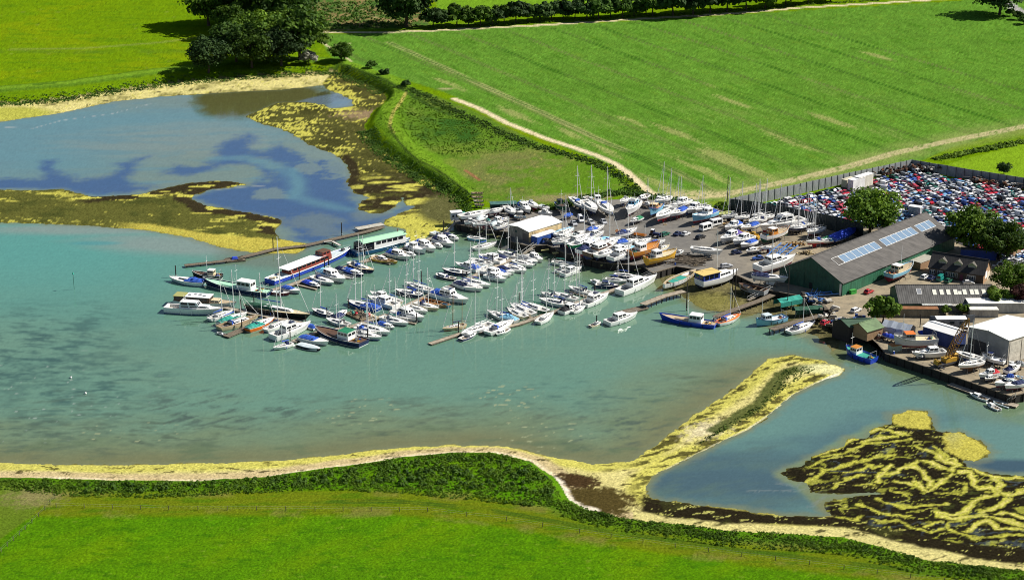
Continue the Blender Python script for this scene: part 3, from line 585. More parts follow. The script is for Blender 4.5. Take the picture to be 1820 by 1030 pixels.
for (px, py, rx, ry, a_) in [(590, 262, 14, 22, 0), (612, 292, 9, 22, 0), (545, 300, 6, 8, 0), (480, 345, 8, 8, 0)]:
    wlay((0.140, 0.190, 0.165), ml*0.7*sstep(1.1, 0.75, blob(px, py, rx, ry, 0, a_)+0.6*matn+0.25*n_fine))
for pts, w_ in (([(390, 282), (440, 280), (500, 300), (530, 322), (528, 350), (560, 360), (620, 372)], 3.5), ([(520, 300), (530, 330), (520, 350)], 2.0)):
    wlay((0.085, 0.190, 0.225), ml*0.6*sstep(w_*2.2, w_*0.2, pdist(x, y, P0(pts))+3*np.abs(n_mid)))
wlay((0.30, 0.33, 0.32), ml*0.75*sstep(0.8, 0.2, pdist(x, y, P0([(10, 226), (60, 228), (110, 214), (200, 202), (270, 184)]))+0.9*np.abs(n_mid)))
wlay((0.26, 0.28, 0.26), ml*0.6*sstep(0.9, 0.2, pdist(x, y, P0([(380, 338), (420, 333), (470, 330)]))+0.5*np.abs(n_mid)))
wlay((0.080, 0.080, 0.022), ml*0.95*sstep(1.15, 0.75, blob(468, 178, 33, 36, 0)+0.25*n_mid))
wlay((0.13, 0.165, 0.135), ml*0.6*sstep(1.2, 0.5, blob(650, 382, 9, 9, 0)+0.6*matn))
wlay((0.13, 0.165, 0.135), ml*0.55*sstep(1.2, 0.5, np.minimum(blob(560, 392, 14, 9, 0), blob(575, 408, 10, 9, 0))+0.7*matn+0.3*n_fine))
wlay((0.055, 0.055, 0.02), ml*0.9*sstep(1.0, 0.7, np.minimum(blob(612, 172, 5, 5, 0), blob(576, 175, 6, 18, 0))+0.3*n_fine))
# pool
wlay((0.12, 0.18, 0.26), sstep(1.1, 0.9, blob(600, 178, 12, 24, 0, -0.9))*0.6)
# south-east creek: dark still water
cre = P0([(1148, 860), (1220, 814), (1330, 762), (1410, 702), (1480, 668), (1500, 640), (1700, 690), (1830, 760), (1830, 850), (1720, 830), (1560, 750), (1380, 840), (1480, 920), (1300, 910), (1160, 890)])
mc = sstep(-1, 2, sdf(x, y, cre)+1.5*n_mid)
wlay((0.090, 0.180, 0.155), mc)
wlay((0.044, 0.082, 0.100), mc*0.95*sstep(1.6, 0.2, blob(1290, 855, 46, 20, 0, -0.1)+0.35*wst+0.25*n_mid))
wlay((0.066, 0.112, 0.096), mc*0.8*sstep(-0.1, 0.5, fbm(x, y, 9, 4, 152, 0.6, 0.5, 3.0))*sstep(1.4, 0.7, blob(1300, 840, 45, 20, 0)))
wlay((0.050, 0.098, 0.112), mc*0.7*sstep(1.6, 0.2, blob(1490, 780, 34, 10, 0, 0.5)+0.5*wst+0.3*n_mid))
wlay((0.028, 0.055, 0.080), 0.9*sstep(1.25, 0.5, np.minimum(blob(1780, 828, 26, 5, 0), blob(1690, 815, 12, 4, 0, -0.7))))
for pts in ([(1380, 858), (1420, 864), (1436, 848), (1434, 838)], [(1330, 872), (1400, 872), (1440, 868), (1480, 864)], [(1440, 900), (1470, 880), (1520, 878), (1550, 872), (1565, 866)], [(1470, 905), (1490, 895), (1530, 898)]):
    wlay((0.15, 0.18, 0.17), 0.5*sstep(1.1, 0.1, pdist(x+1.2*n_mid, y+1.2*n_fine, P0(pts))+0.6*np.abs(n_fine)))
# marina basin, silty green close to the quays
qd = np.maximum(-s_yard, 0)
wlay((0.110, 0.150, 0.075), 0.75*sstep(20, 3, qd+4*n_mid)*(y < G(900, 400)[1]))
wlay((0.115, 0.120, 0.050), 0.7*sstep(6, 0.5, -s_si+1.5*n_mid))
wlay((0.15, 0.16, 0.075), 0.6*sstep(3.5, 0.0, -s_tide+0.8*n_mid)*(s_lag < 0))
wlay((0.13, 0.15, 0.09), 0.45*sstep(2.5, 0.0, -s_tide+0.8*n_mid)*(s_lag >= 0))
Wc = np.clip(Wc*(1+0.035*n_mic+0.05*fbm(x, y, 1.2, 2, 155, 0.6, 0.0, 4.0))[:, None], 0.003, 0.7)
pool_hole = H.copy()
grid_sheet('water', (qmin < 0.02) & ~yard_q, np.zeros(x.size), Wc, m_water, 'calm teal estuary water of the creek, lagoon and marina basin')
# far ground round the surveyed sheet, out to the horizon
b = MB(); nY, fY = float(rowY[0]), float(rowY[-1]); nw, fw = float(halfw[0]), float(halfw[-1]); R_ = 9000
inner = [(-nw, nY), (nw, nY), (fw, fY), (-fw, fY)]; outer = [(-R_, -R_), (R_, -R_), (R_, R_), (-R_, R_)]
b.add([(p[0], p[1], 2.3) for p in inner]+[(p[0], p[1], 2.3) for p in outer], [(0, 4, 5, 1), (1, 5, 6, 2), (2, 6, 7, 3), (3, 7, 4, 0)])
tag(b.build('ground', mat((0.075, 0.150, 0.015), 0.9, var=0.25, scale=0.02, kind='farland'), fix=False), 'green farmland stretching away round the estuary', kind='structure')
# ------------------------------------------------------------------ boatyard apron with its quay walls
def yard_material():
    m = bpy.data.materials.new('yard_surface'); m.use_nodes = True; nt = m.node_tree; N = nt.nodes; bs = N['Principled BSDF']; Lk = nt.links
    geo = N.new('ShaderNodeNewGeometry'); sep = N.new('ShaderNodeSeparateXYZ'); Lk.new(geo.outputs['Position'], sep.inputs[0])
    def noise(sc, det=5):
        n = N.new('ShaderNodeTexNoise'); n.inputs['Scale'].default_value = sc; n.inputs['Detail'].default_value = det; n.inputs['Roughness'].default_value = 0.65
        Lk.new(geo.outputs['Position'], n.inputs['Vector']); return n
    def mixc(f, a, c):
        mx = N.new('ShaderNodeMix'); mx.data_type = 'RGBA'
        for s_, v in ((0, f), (6, a), (7, c)):
            if hasattr(v, 'links'): Lk.new(v, mx.inputs[s_])
            else: mx.inputs[s_].default_value = v if s_ == 0 else tuple(v)+(1,)
        return mx.outputs[2]
    def ramp(o, a, c):
        r = N.new('ShaderNodeMapRange'); r.inputs['From Min'].default_value = a; r.inputs['From Max'].default_value = c; r.interpolation_type = 'SMOOTHSTEP'
        Lk.new(o, r.inputs['Value']); return r.outputs[0]
    grey = mixc(ramp(noise(0.12).outputs['Fac'], 0.35, 0.65), (0.115, 0.108, 0.098), (0.175, 0.162, 0.140))
    tan = mixc(ramp(noise(0.3).outputs['Fac'], 0.35, 0.65), (0.20, 0.165, 0.11), (0.29, 0.235, 0.15))
    g = mixc(ramp(sep.outputs['X'], 60, 110), grey, tan)
    g = mixc(ramp(noise(1.1).outputs['Fac'], 0.58, 0.74), g, (0.07, 0.06, 0.05))
    Lk.new(g, bs.inputs['Base Color']); bs.inputs['Roughness'].default_value = 0.9
    bp = N.new('ShaderNodeBump'); bp.inputs['Strength'].default_value = 0.4; Lk.new(noise(2.5).outputs['Fac'], bp.inputs['Height']); Lk.new(bp.outputs[0], bs.inputs['Normal'])
    return m
m_yard = yard_material()
m_quay = mat((0.024, 0.020, 0.016), 0.85, var=0.35, scale=0.8, bump=0.6, kind='quay_wall')
bm = bmesh.new()
vb = [bm.verts.new((p[0], p[1], LAND)) for p in yard_poly]
ftop = bm.faces.new(vb); ftop.material_index = 0
vl = [bm.verts.new((p[0], p[1], -1.5)) for p in yard_poly]
n = len(vb)
for i in range(n):
    f = bm.faces.new((vb[i], vb[(i+1) % n], vl[(i+1) % n], vl[i])); f.material_index = 1
bmesh.ops.triangulate(bm, faces=[ftop]); bmesh.ops.recalc_face_normals(bm, faces=bm.faces)
me = bpy.data.meshes.new('boatyard'); bm.to_mesh(me); bm.free(); me.materials.append(m_yard); me.materials.append(m_quay)
yard_ob = tag(link('boatyard', me), 'grey and sandy hard standing of the boatyard behind dark quay walls', kind='structure')
# ================================================================== vegetation
def leaf_material(name, lo, hi, trans=0.25):
    m = bpy.data.materials.new(name); m.use_nodes = True; nt = m.node_tree; N = nt.nodes; b = N['Principled BSDF']; out = N['Material Output']
    a = N.new('ShaderNodeVertexColor'); a.layer_name = 'tint'; sp = N.new('ShaderNodeSeparateColor'); nt.links.new(a.outputs['Color'], sp.inputs[0])
    mx = N.new('ShaderNodeMix'); mx.data_type = 'RGBA'; mx.inputs[6].default_value = lo+(1,); mx.inputs[7].default_value = hi+(1,)
    nt.links.new(sp.outputs[0], mx.inputs[0])
    oi = N.new('ShaderNodeObjectInfo'); hs = N.new('ShaderNodeHueSaturation')
    mr = N.new('ShaderNodeMapRange'); mr.inputs['To Min'].default_value = 0.75; mr.inputs['To Max'].default_value = 1.25; nt.links.new(oi.outputs['Random'], mr.inputs['Value'])
    nt.links.new(mr.outputs[0], hs.inputs['Value']); nt.links.new(mx.outputs[2], hs.inputs['Color'])
    nt.links.new(hs.outputs[0], b.inputs['Base Color']); b.inputs['Roughness'].default_value = 0.75; b.inputs['Specular IOR Level'].default_value = 0.2
    tr = N.new('ShaderNodeBsdfTranslucent'); nt.links.new(hs.outputs[0], tr.inputs['Color'])
    ms = N.new('ShaderNodeMixShader'); ms.inputs[0].default_value = trans; nt.links.new(b.outputs[0], ms.inputs[1]); nt.links.new(tr.outputs[0], ms.inputs[2]); nt.links.new(ms.outputs[0], out.inputs['Surface'])
    return m
LEAF = dict(oak=leaf_material('oak_leaves', (0.020, 0.056, 0.005), (0.088, 0.160, 0.008), 0.3), bright=leaf_material('bright_leaves', (0.035, 0.085, 0.008), (0.14, 0.23, 0.014)),
  dark=leaf_material('dark_leaves', (0.013, 0.038, 0.009), (0.050, 0.098, 0.016)), copper=leaf_material('copper_leaves', (0.025, 0.010, 0.010), (0.09, 0.03, 0.022)), pale=leaf_material('blossom', (0.12, 0.13, 0.08), (0.45, 0.42, 0.36)),
  scrub=leaf_material('scrub_leaves', (0.045, 0.110, 0.008), (0.140, 0.245, 0.014), 0.45), reed=leaf_material('reed_leaves', (0.035, 0.075, 0.014), (0.13, 0.20, 0.03)), hedge=leaf_material('hedge_leaves', (0.022, 0.060, 0.008), (0.085, 0.165, 0.016), 0.3))
m_bark = mat((0.075, 0.055, 0.038), 0.95, var=0.3, scale=2, bump=0.6, kind='bark')
def leaf_mesh(name, cen, nrm, size, tint, material):
    """many small leaf-sized quads from arrays of centres, facing directions, sizes and tints"""
    k = len(cen); rg = np.random.RandomState(len(cen) % 9973)
    nrm = nrm/np.linalg.norm(nrm, axis=1, keepdims=True); rv = rg.normal(size=(k, 3)); u_ = np.cross(nrm, rv); u_ /= np.linalg.norm(u_, axis=1, keepdims=True); w_ = np.cross(nrm, u_)
    s = size[:, None]; asp = rg.uniform(0.6, 1.0, (k, 1))
    v = np.stack([cen-u_*s-w_*s*asp*0.4, cen+u_*s*0.5-w_*s*asp, cen+u_*s+w_*s*asp*0.4, cen-u_*s*0.5+w_*s*asp], 1).reshape(-1, 3)
    me = bpy.data.meshes.new(name); me.vertices.add(4*k); me.loops.add(4*k); me.polygons.add(k)
    me.vertices.foreach_set('co', v.astype(np.float32).ravel()); me.loops.foreach_set('vertex_index', np.arange(4*k, dtype=np.int32)); me.polygons.foreach_set('loop_start', (np.arange(k)*4).astype(np.int32)); me.update(calc_edges=True)
    at = me.color_attributes.new('tint', 'FLOAT_COLOR', 'POINT'); t4 = np.repeat(tint, 4)
    at.data.foreach_set('color', np.stack([t4, t4, t4, np.ones_like(t4)], 1).astype(np.float32).ravel()); me.materials.append(material); return me
def crown_arrays(seed, clumps, per, rx=1.0, rz=0.8, leaf=0.06, zc=0.62, low=0.18):
    """unit crown: height 1, half-width ~rx*0.5"""
    rg = np.random.RandomState(seed); C_, N_, S_, T_ = [], [], [], []
    for i in range(clumps):
        d = rg.normal(size=3); d /= np.linalg.norm(d); d[2] = d[2]*0.9+0.15; rr = rg.uniform(0.45, 1.0)
        c = np.array([d[0]*0.40*rx*rr, d[1]*0.40*rx*rr, zc+d[2]*0.34*rz*rr]); c[2] = max(c[2], low)
        cr = rg.uniform(0.09, 0.17)*rx
        dd = rg.normal(size=(per, 3)); dd /= np.linalg.norm(dd, axis=1, keepdims=True); r_ = cr*rg.uniform(0.55, 1.0, (per, 1))
        dd[:, 2] = np.where(dd[:, 2] < -0.3, -dd[:, 2]*0.5, dd[:, 2])
        C_.append(c+dd*r_*np.array([1, 1, 0.85])); N_.append(dd+rg.normal(scale=0.35, size=(per, 3))+np.array([0, 0, 0.25])); S_.append(rg.uniform(0.6, 1.2, per)*leaf); T_.append(np.clip(rg.uniform(0.15, 0.85)*0.7+rg.uniform(-0.2, 0.45, per), 0, 1))
    return [np.concatenate(a) for a in (C_, N_, S_, T_)]
CROWNS = {}
def crown_mesh(kind, variant, bush=False):
    key = (kind, variant, bush)
    if key not in CROWNS:
        if bush: a = crown_arrays(300+variant, 34, 60, rx=1.5, rz=1.05, leaf=0.075, zc=0.50, low=0.06)
        else: a = crown_arrays(200+variant, 80, 70, rx=1.30+0.08*variant, rz=1.25, leaf=0.032, zc=0.50, low=0.07)
        CROWNS[key] = leaf_mesh('crown', *a, LEAF[kind])
    return CROWNS[key]
TRUNKS = {}
def trunk_mesh(v):
    if v not in TRUNKS:
        rg = random.Random(v); b = MB(); b.tube([(0, 0, -0.01), (0.01, 0, 0.15), (0.0, 0.02, 0.35), (0.02, 0, 0.62)], [0.040, 0.028, 0.022, 0.010], n=8)
        for k in range(7):
            a = k*0.9+rg.uniform(0, .5); z = rg.uniform(0.25, 0.45); r = rg.uniform(0.22, 0.38); b.tube([(0, 0, z), (math.cos(a)*r*0.5, math.sin(a)*r*0.5, z+0.10), (math.cos(a)*r, math.sin(a)*r, z+0.26)], [0.014, 0.010, 0.004], n=5)
        o = b.build('trunk', m_bark); TRUNKS[v] = o.data; bpy.data.objects.remove(o)
    return TRUNKS[v]
trnd = random.Random(5); VEG_N = [0]
def plant(name, loc, h, kind, label, cat, group=None, bush=False, wide=1.0):
    VEG_N[0] += 1; v = VEG_N[0] % 4
    t = empty(name, loc, trnd.uniform(0, 6.28)); t.scale = (h*wide, h*wide, h)
    link('trunk', trunk_mesh(v), t); link('crown', crown_mesh(kind, v, bush), t)
    tag(t, label, cat, group); return t
def pxm(py): return 5.3*(py+688.0)/1203.0         # pixels per metre across at an image row
def tree_px(name, cx, cy, r, kind, label, cat='tree', group=None, bush=False, wide=1.0, hk=2.25):
    s = pxm(cy); h = hk*r/(s*0.95); p = G(cx, cy+r*(0.95 if not bush else 0.75), LAND)
    return plant(name, (p.x, p.y, LAND-0.05), h, kind, label, cat, group, bush, wide)
g_oak = 'oaks in the clump by the lagoon'
for (cx, cy, r, k, lb) in [(371, 14, 32, 'oak', 'dark oak at the meadow end of the clump, casting a long shadow'), (470, 6, 46, 'oak', 'broad dark oak at the back of the lagoon clump'), (506, 26, 34, 'hedge', 'lighter green oak beside the bushy brown plot'), (412, 8, 34, 'dark', 'very dark oak in the middle of the lagoon clump'),
     (418, 44, 25, 'oak', 'small round oak standing out from the clump towards the meadow'), (420, 84, 29, 'hedge', 'oak with gaps under its crown on the lagoon bank'), (473, 74, 33, 'bright', 'yellow green oak in the middle of the bank side clump'), (534, 70, 38, 'oak', 'large dark oak at the track end of the clump'), (371, 104, 25, 'dark', 'lowest dark bushy oak of the clump beside the meadow'), (448, 94, 27, 'oak', 'dark oak half hidden in the shaded foot of the clump'), (500, 90, 27, 'dark', 'shaded oak under the large one near the track')]:
    tree_px('oak_tree', cx, cy, r*1.05, k, lb, 'tree', g_oak, wide=1.02)
tree_px('hawthorn_bush', 549, 106, 11, 'pale', 'white blossoming hawthorn at the foot of the oaks', 'bush', bush=True)
tree_px('field_tree', 608, 96, 15, 'oak', 'lone small tree at the corner of the crop field')
tree_px('thorn_bush', 660, 118, 7, 'hedge', 'pale green bush on the bank, closest to the lone tree', 'bush', bush=True)
tree_px('thorn_bush', 683, 130, 6, 'dark', 'dark green bush on the flood bank', 'bush', bush=True)
tree_px('thorn_bush', 721, 151, 6, 'dark', 'dark bush by the start of the sandy footpath', 'bush', bush=True)
tree_px('ash_tree', 722, 10, 40, 'dark', 'tall dark tree between the brown plot and the far field')
g_h = 'bushes of the hedge along the far track'
for i, cx in enumerate(list(range(770, 1150, 21))):
    cy = 38-(cx-770)*0.062+trnd.uniform(-2, 2); tree_px('hedge_bush', cx, cy, trnd.uniform(13.5, 17.5), (hk_ := trnd.choice(['dark', 'oak', 'hedge', 'dark'])), '%s rounded bush in the hedge between far field and track' % dict(dark='blackish green', oak='mid green', hedge='light green')[hk_], 'bush', 'hedge bushes, '+hk_, bush=True)
g_t = 'trees at the end of the far hedge'
for (cx, cy, r, k) in [(1160, 14, 20, 'hedge'), (1196, 10, 24, 'dark'), (1232, 8, 24, 'dark'), (1262, 6, 22, 'oak'), (1292, 4, 22, 'dark'), (1326, 2, 22, 'dark'), (1360, 0, 20, 'oak'), (1396, -4, 18, 'dark'), (1436, -6, 16, 'dark'), (1476, -8, 14, 'hedge')]:
    tree_px('hedgerow_tree', cx, cy, r, k, '%s hedgerow tree above the far track' % dict(dark='blackish green', oak='mid green', hedge='light green')[k], 'tree', 'hedgerow trees, '+k, bush=True)
tree_px('roadside_tree', 1776, -2, 30, 'dark', 'tall dark roadside tree throwing a long shadow on the crop')
for (cx, cy, r) in [(1795, 24, 6), (1808, 30, 7), (1819, 38, 7)]: tree_px('roadside_bush', cx, cy, r, 'hedge', 'green bush on the verge of the far road', 'bush', 'bushes on the road verge', bush=True)
tree_px('yard_tree', 1546, 378, 41, 'bright', 'spreading tree standing between scrapyard and green shed', wide=1.05, hk=1.85)
tree_px('yard_tree', 1724, 410, 40, 'bright', 'large leafy tree at the far gable of the green shed', wide=1.0, hk=2.0)
tree_px('yard_tree', 1778, 434, 31, 'oak', 'dark green tree behind the blue container and brick house')
tree_px('yard_tree', 1796, 498, 24, 'bright', 'light green tree right of the brick house gable')
tree_px('garden_tree', 1776, 532, 16, 'bright', 'yellow green bushy tree at the end of long dark shed', bush=True)
tree_px('copper_beech', 1814, 528, 18, 'copper', 'dark red copper leaved tree beside the long white roof')
tree_px('willow_bush', 1569, 556, 22, 'bright', 'feathery green bush beside the hut and slip road', 'bush', bush=True, wide=0.9)
tree_px('yard_bush', 1630, 452, 9, 'bright', 'round green bush against the green shed wall', 'bush', bush=True)
tree_px('yard_bush', 1284, 372, 9, 'scrub', 'dark green bush at the yard corner by the fence end', 'bush', bush=True)
tree_px('paddock_tree', 1784, 301, 10, 'dark', 'small conical tree in the paddock behind the scrapyard fence')
for (cx, cy, r) in [(1680, 552, 7), (1712, 551, 8)]: tree_px('buddleia_bush', cx, cy, r, 'bright', 'light green bush growing among the low sheds', 'bush', 'bushes among the low sheds', bush=True)
tree_px('buddleia_bush', 1693, 538, 7, 'hedge', 'olive bush overhanging the long dark shed eave', 'bush', bush=True)
# ---- scrub, reeds and rough grass too dense to count
def scatter(name, px_poly, z, count, hlo, hhi, kind, label, seed, line=None, width=3.0, leaf=0.24, per=13, cond=None):
    rg = np.random.RandomState(seed)
    if line is None:
        pg = GP(px_poly, z); lo, hi = pg.min(0), pg.max(0); P = []
        while len(P) < count:
            c = rg.uniform(lo, hi, (count*3, 2)); c = c[inside(c[:, 0], c[:, 1], pg)]; P.extend(c.tolist())
        P = np.array(P[:count])
    else:
        ln = GP(line, z); sl_ = np.linalg.norm(np.diff(ln, axis=0), axis=1); cum = np.concatenate([[0], np.cumsum(sl_)]); t = rg.uniform(0, cum[-1], count)
        i = np.clip(np.searchsorted(cum, t)-1, 0, len(sl_)-1); f = (t-cum[i])/sl_[i]; P = ln[i]+(ln[i+1]-ln[i])*f[:, None]
        nrm_ = np.stack([-(ln[i+1]-ln[i])[:, 1], (ln[i+1]-ln[i])[:, 0]], 1)/sl_[i][:, None]; P = P+nrm_*np.clip(rg.normal(0, width*0.4, (count, 1)), -width*.75, width*.75)
    if cond is not None: P = P[cond(P)]
    n = len(P)
    ix = np.clip(np.searchsorted(rowY, P[:, 1]), 0, NR-1); jx = np.clip(((P[:, 0]/halfw[ix]+1)/2*(NC-1)).round().astype(int), 0, NC-1); gz = Hm[ix, jx]
    hn_ = np.clip(0.5+0.9*fbm(P[:, 0], P[:, 1], 6.0, 3, seed+50), 0.05, 1.15); hh = hlo+(hhi-hlo)*hn_*(0.55+0.75*rg.rand(n)); C_, N_, S_, T_ = [], [], [], []; base_t = np.clip(0.66+0.9*fbm(P[:, 0], P[:, 1], 9.0, 3, seed)-0.35*(hn_-0.5)+rg.normal(0, 0.15, n), 0, 1)
    for k in range(per):
        d = rg.normal(size=(n, 3)); d /= np.linalg.norm(d, axis=1, keepdims=True); d[:, 2] = np.abs(d[:, 2])
        C_.append(np.stack([P[:, 0]+d[:, 0]*hh*0.62, P[:, 1]+d[:, 1]*hh*0.62, gz+d[:, 2]*hh*0.85], 1)); N_.append(d+rg.normal(scale=0.3, size=(n, 3))); S_.append(rg.uniform(0.7, 1.3, n)*leaf*np.sqrt(hh)); T_.append(np.clip(base_t+rg.uniform(-0.25, 0.3, n), 0, 1))
    me = leaf_mesh(name, *[np.concatenate(a) for a in (C_, N_, S_, T_)], LEAF[kind]); o = link(name, me); tag(o, label, kind='stuff'); return o
scatter('shore_scrub', [(0, 856), (100, 853), (200, 858), (350, 858), (470, 851), (560, 838), (640, 828), (720, 815), (800, 808), (880, 808), (935, 820), (980, 850), (1000, 878), (1030, 905), (950, 902), (700, 878), (560, 872), (400, 882), (250, 888), (110, 884), (0, 872)], 2.0, 5200, 0.12, 0.85, 'scrub', 'dense green scrub along the south shore of the creek', 401, leaf=0.21)
scatter('shore_scrub', None, 2.0, 3000, 0.15, 0.8, 'scrub', 'green scrub belt behind the saltmarsh beach', 402, line=[(1000, 898), (1060, 918), (1130, 934), (1200, 943), (1300, 956), (1400, 962), (1500, 970), (1560, 984), (1650, 1006), (1740, 1018), (1860, 1032)], width=7.0, leaf=0.21)
scatter('bank_scrub', None, 2.0, 3200, 0.15, 0.75, 'hedge', 'dark rough growth on the flood bank round the lagoon', 403, line=[(-60, 184), (0, 178), (60, 176), (120, 169), (200, 157), (270, 147), (330, 140), (400, 134), (480, 128), (560, 124), (600, 123), (630, 134), (662, 148), (684, 160)], width=7.5, leaf=0.26)
scatter('bank_scrub', None, 1.6, 1500, 0.2, 0.9, 'hedge', 'dark bramble fringe at the foot of the seawall', 404, line=[(650, 228), (660, 246), (680, 266), (704, 284), (736, 304), (770, 322), (796, 336), (816, 348), (830, 362), (836, 378)], width=5.5, leaf=0.28)
scatter('hedge_scrub', None, LAND, 1500, 0.2, 1.0, 'hedge', 'tangled hedge between crop field and rough ground', 405, line=[(705, 156), (740, 164), (780, 182), (820, 204), (860, 222), (900, 240), (945, 258), (985, 270), (1040, 284), (1080, 298), (1105, 316), (1120, 332), (1134, 346)], width=4.5, leaf=0.30)
scatter('hedge_scrub', None, LAND, 700, 0.7, 1.6, 'hedge', 'scrubby hedge behind the laid up boats', 406, line=[(880, 372), (930, 372), (975, 372), (1010, 362), (1050, 350), (1100, 344), (1140, 346), (1180, 354), (1230, 360)], width=3.5, leaf=0.30)
scatter('rough_scrub', [(704, 182), (740, 170), (800, 192), (870, 226), (940, 258), (930, 268), (870, 272), (800, 280), (740, 262), (712, 228)], LAND, 2200, 0.1, 0.5, 'scrub', 'low scrub covering the reclaimed rough ground', 407, leaf=0.30, per=9)
scatter('paddock_hedge', None, LAND, 420, 0.8, 1.5, 'bright', 'light green hedge between crop field and paddock', 408, line=[(1660, 284), (1690, 279), (1730, 270), (1780, 260), (1830, 250), (1900, 236)], width=3.5, leaf=0.34)
scatter('plot_scrub', [(545, 8), (600, 4), (700, 2), (730, 30), (745, 48), (690, 50), (620, 52), (575, 54), (560, 40)], LAND, 700, 0.5, 1.5, 'hedge', 'small bushes dotted over the brown plot', 409, leaf=0.42, per=9)
scatter('track_verge', None, LAND, 700, 0.4, 1.0, 'scrub', 'grassy verge along the far track', 410, line=[(760, 50), (860, 45), (960, 40), (1100, 31), (1240, 23), (1330, 17), (1420, 9), (1560, 1)], width=3.0, leaf=0.36, per=8)
scatter('saltmarsh_plants', [(1225, 800), (1270, 766), (1310, 742), (1345, 722), (1372, 690), (1390, 660), (1425, 650), (1455, 652), (1430, 668), (1395, 690), (1370, 715), (1330, 745), (1290, 765)], 0.2, 380, 0.2, 0.5, 'reed', 'sparse green saltmarsh plants on the shingle spit', 411, leaf=0.24, per=8)

scatter('bank_grass', None, 2.6, 2600, 0.08, 0.5, 'scrub', 'long rough grass on the crest of the flood bank', 412, line=[(606, 120), (640, 132), (680, 146), (704, 164), (690, 196), (686, 226), (708, 258), (744, 288), (784, 318), (826, 348)], width=9.0, leaf=0.22, per=8)

scatter('shore_bushes', [(110, 862), (350, 862), (560, 845), (720, 822), (880, 814), (970, 850), (985, 885), (760, 868), (560, 862), (350, 876), (130, 878)], 2.0, 260, 0.7, 1.5, 'hedge', 'scattered darker bushes standing in the shore scrub', 413, leaf=0.26, per=22)
# ================================================================== pontoons, jetties, piles
m_plank = corrugated((0.33, 0.28, 0.21), 0.30, 'X', 0.9, 0.22, 'decking')
m_oldwood = mat((0.15, 0.12, 0.085), 0.95, var=0.35, scale=1.6, bump=0.6, kind='old_timber')
m_pile = mat((0.024, 0.019, 0.016), 0.9, var=0.3, scale=1.0, kind='pile')
m_float = mat((0.30, 0.30, 0.28), 0.8, var=0.15, kind='float_tank')
m_rail = mat((0.42, 0.42, 0.40), 0.6, kind='handrail')
def P3(sheet, x_, y_, z): return G(*sheet(x_, y_), z) if sheet else G(x_, y_, z)
def deck_run(name, pts, w, ztop, label, cat, thick=0.22, floats=True, material=None, piles=0, group=None, sect=5.5):
    """a walkway in sections: each section a deck board run with its own float or pair of piles"""
    root = empty(name, (pts[0].x, pts[0].y, 0.0)); o0 = Vector((pts[0].x, pts[0].y, 0.0)); material = material or m_plank
    for i in range(len(pts)-1):
        a, c = pts[i], pts[i+1]; d = (c-a); d.z = 0; L = d.length; n = max(1, round(L/sect)); rz = math.atan2(d.y, d.x)
        for k in range(n):
            l = L/n; mid = a+d*((k+0.5)/n)-o0; b = MB(); b.box((0, 0, 0), (l-0.06, w, thick), 0)
            o = b.build('deck_section', material, root); o.location = (mid.x, mid.y, ztop-thick/2); o.rotation_euler = (0, 0, rz)
            e = MB()
            for sg in (1, -1): e.box((0, sg*(w/2+0.06), 0.02), (l-0.06, 0.12, thick+0.10))
            q = e.build('edge_beam', m_oldwood, o)
            if floats: f = MB(); f.box((0, 0, -thick/2-0.2), (l*0.55, w*0.8, 0.4)); f.build('float', m_float, o)
            if piles:
                for sg in (1, -1):
                    f = MB(); f.tube([(-l*0.35, sg*(w/2-0.15), -ztop-1.2), (-l*0.35, sg*(w/2-0.15), 0.0+thick*0.4)], 0.14, n=6); f.build('pile', m_pile, o)
    return tag(root, label, cat, group)
A_ = [P3(Z1, 790, 542, 0.4), P3(Z1, 960, 492, 0.4), P3(Z2, 60, 444, 0.4), P3(Z2, 400, 342, 0.4), P3(Z2, 740, 232, 0.4), P3(Z2, 1000, 135, 0.4)]
deck_run('floating_pontoon', A_, 2.0, 0.45, 'grey timber pontoon running past the blue barge', 'pontoon')
B_ = [P3(Z1, 955, 898, 0.4), P3(Z1, 1105, 838, 0.4), P3(Z2, 330, 795, 0.4), P3(Z2, 640, 692, 0.4), P3(Z2, 770, 622, 0.4), P3(Z2, 940, 548, 0.4), P3(Z2, 1100, 482, 0.4), P3(Z3, 400, 640, 0.4), P3(Z3, 560, 572, 0.4), P3(Z3, 660, 530, 0.4)]
deck_run('floating_pontoon', B_, 1.9, 0.45, 'long middle pontoon with boats berthed on both sides', 'pontoon')
C_ = [P3(Z2, 888, 914, 0.4), P3(Z2, 1110, 840, 0.4), P3(Z3, 440, 1062, 0.4), P3(Z3, 650, 1010, 0.4), P3(Z3, 780, 962, 0.4), P3(Z3, 950, 906, 0.4), P3(Z3, 1110, 840, 0.4), P3(Z4, 330, 862, 0.4), P3(Z4, 545, 778, 0.4)]
deck_run('floating_pontoon', C_, 1.7, 0.45, 'outer pontoon with a blue end block, nearest the open creek', 'pontoon')
T_ = [P3(Z1, 455, 655, 0.4), P3(Z1, 620, 690, 0.4), P3(Z1, 870, 742, 0.4), P3(Z1, 1040, 774, 0.4), P3(Z1, 1112, 812, 0.4)]
deck_run('floating_pontoon', T_, 1.9, 0.50, 'cross pontoon at the seaward end beside the long black yacht', 'pontoon')
deck_run('finger_pontoon', [P3(Z1, 480, 864, 0.4), P3(Z1, 620, 805, 0.4), P3(Z1, 740, 752, 0.4)], 2.4, 0.55, 'short finger pontoon with timber end between small yachts', 'pontoon', material=m_oldwood)
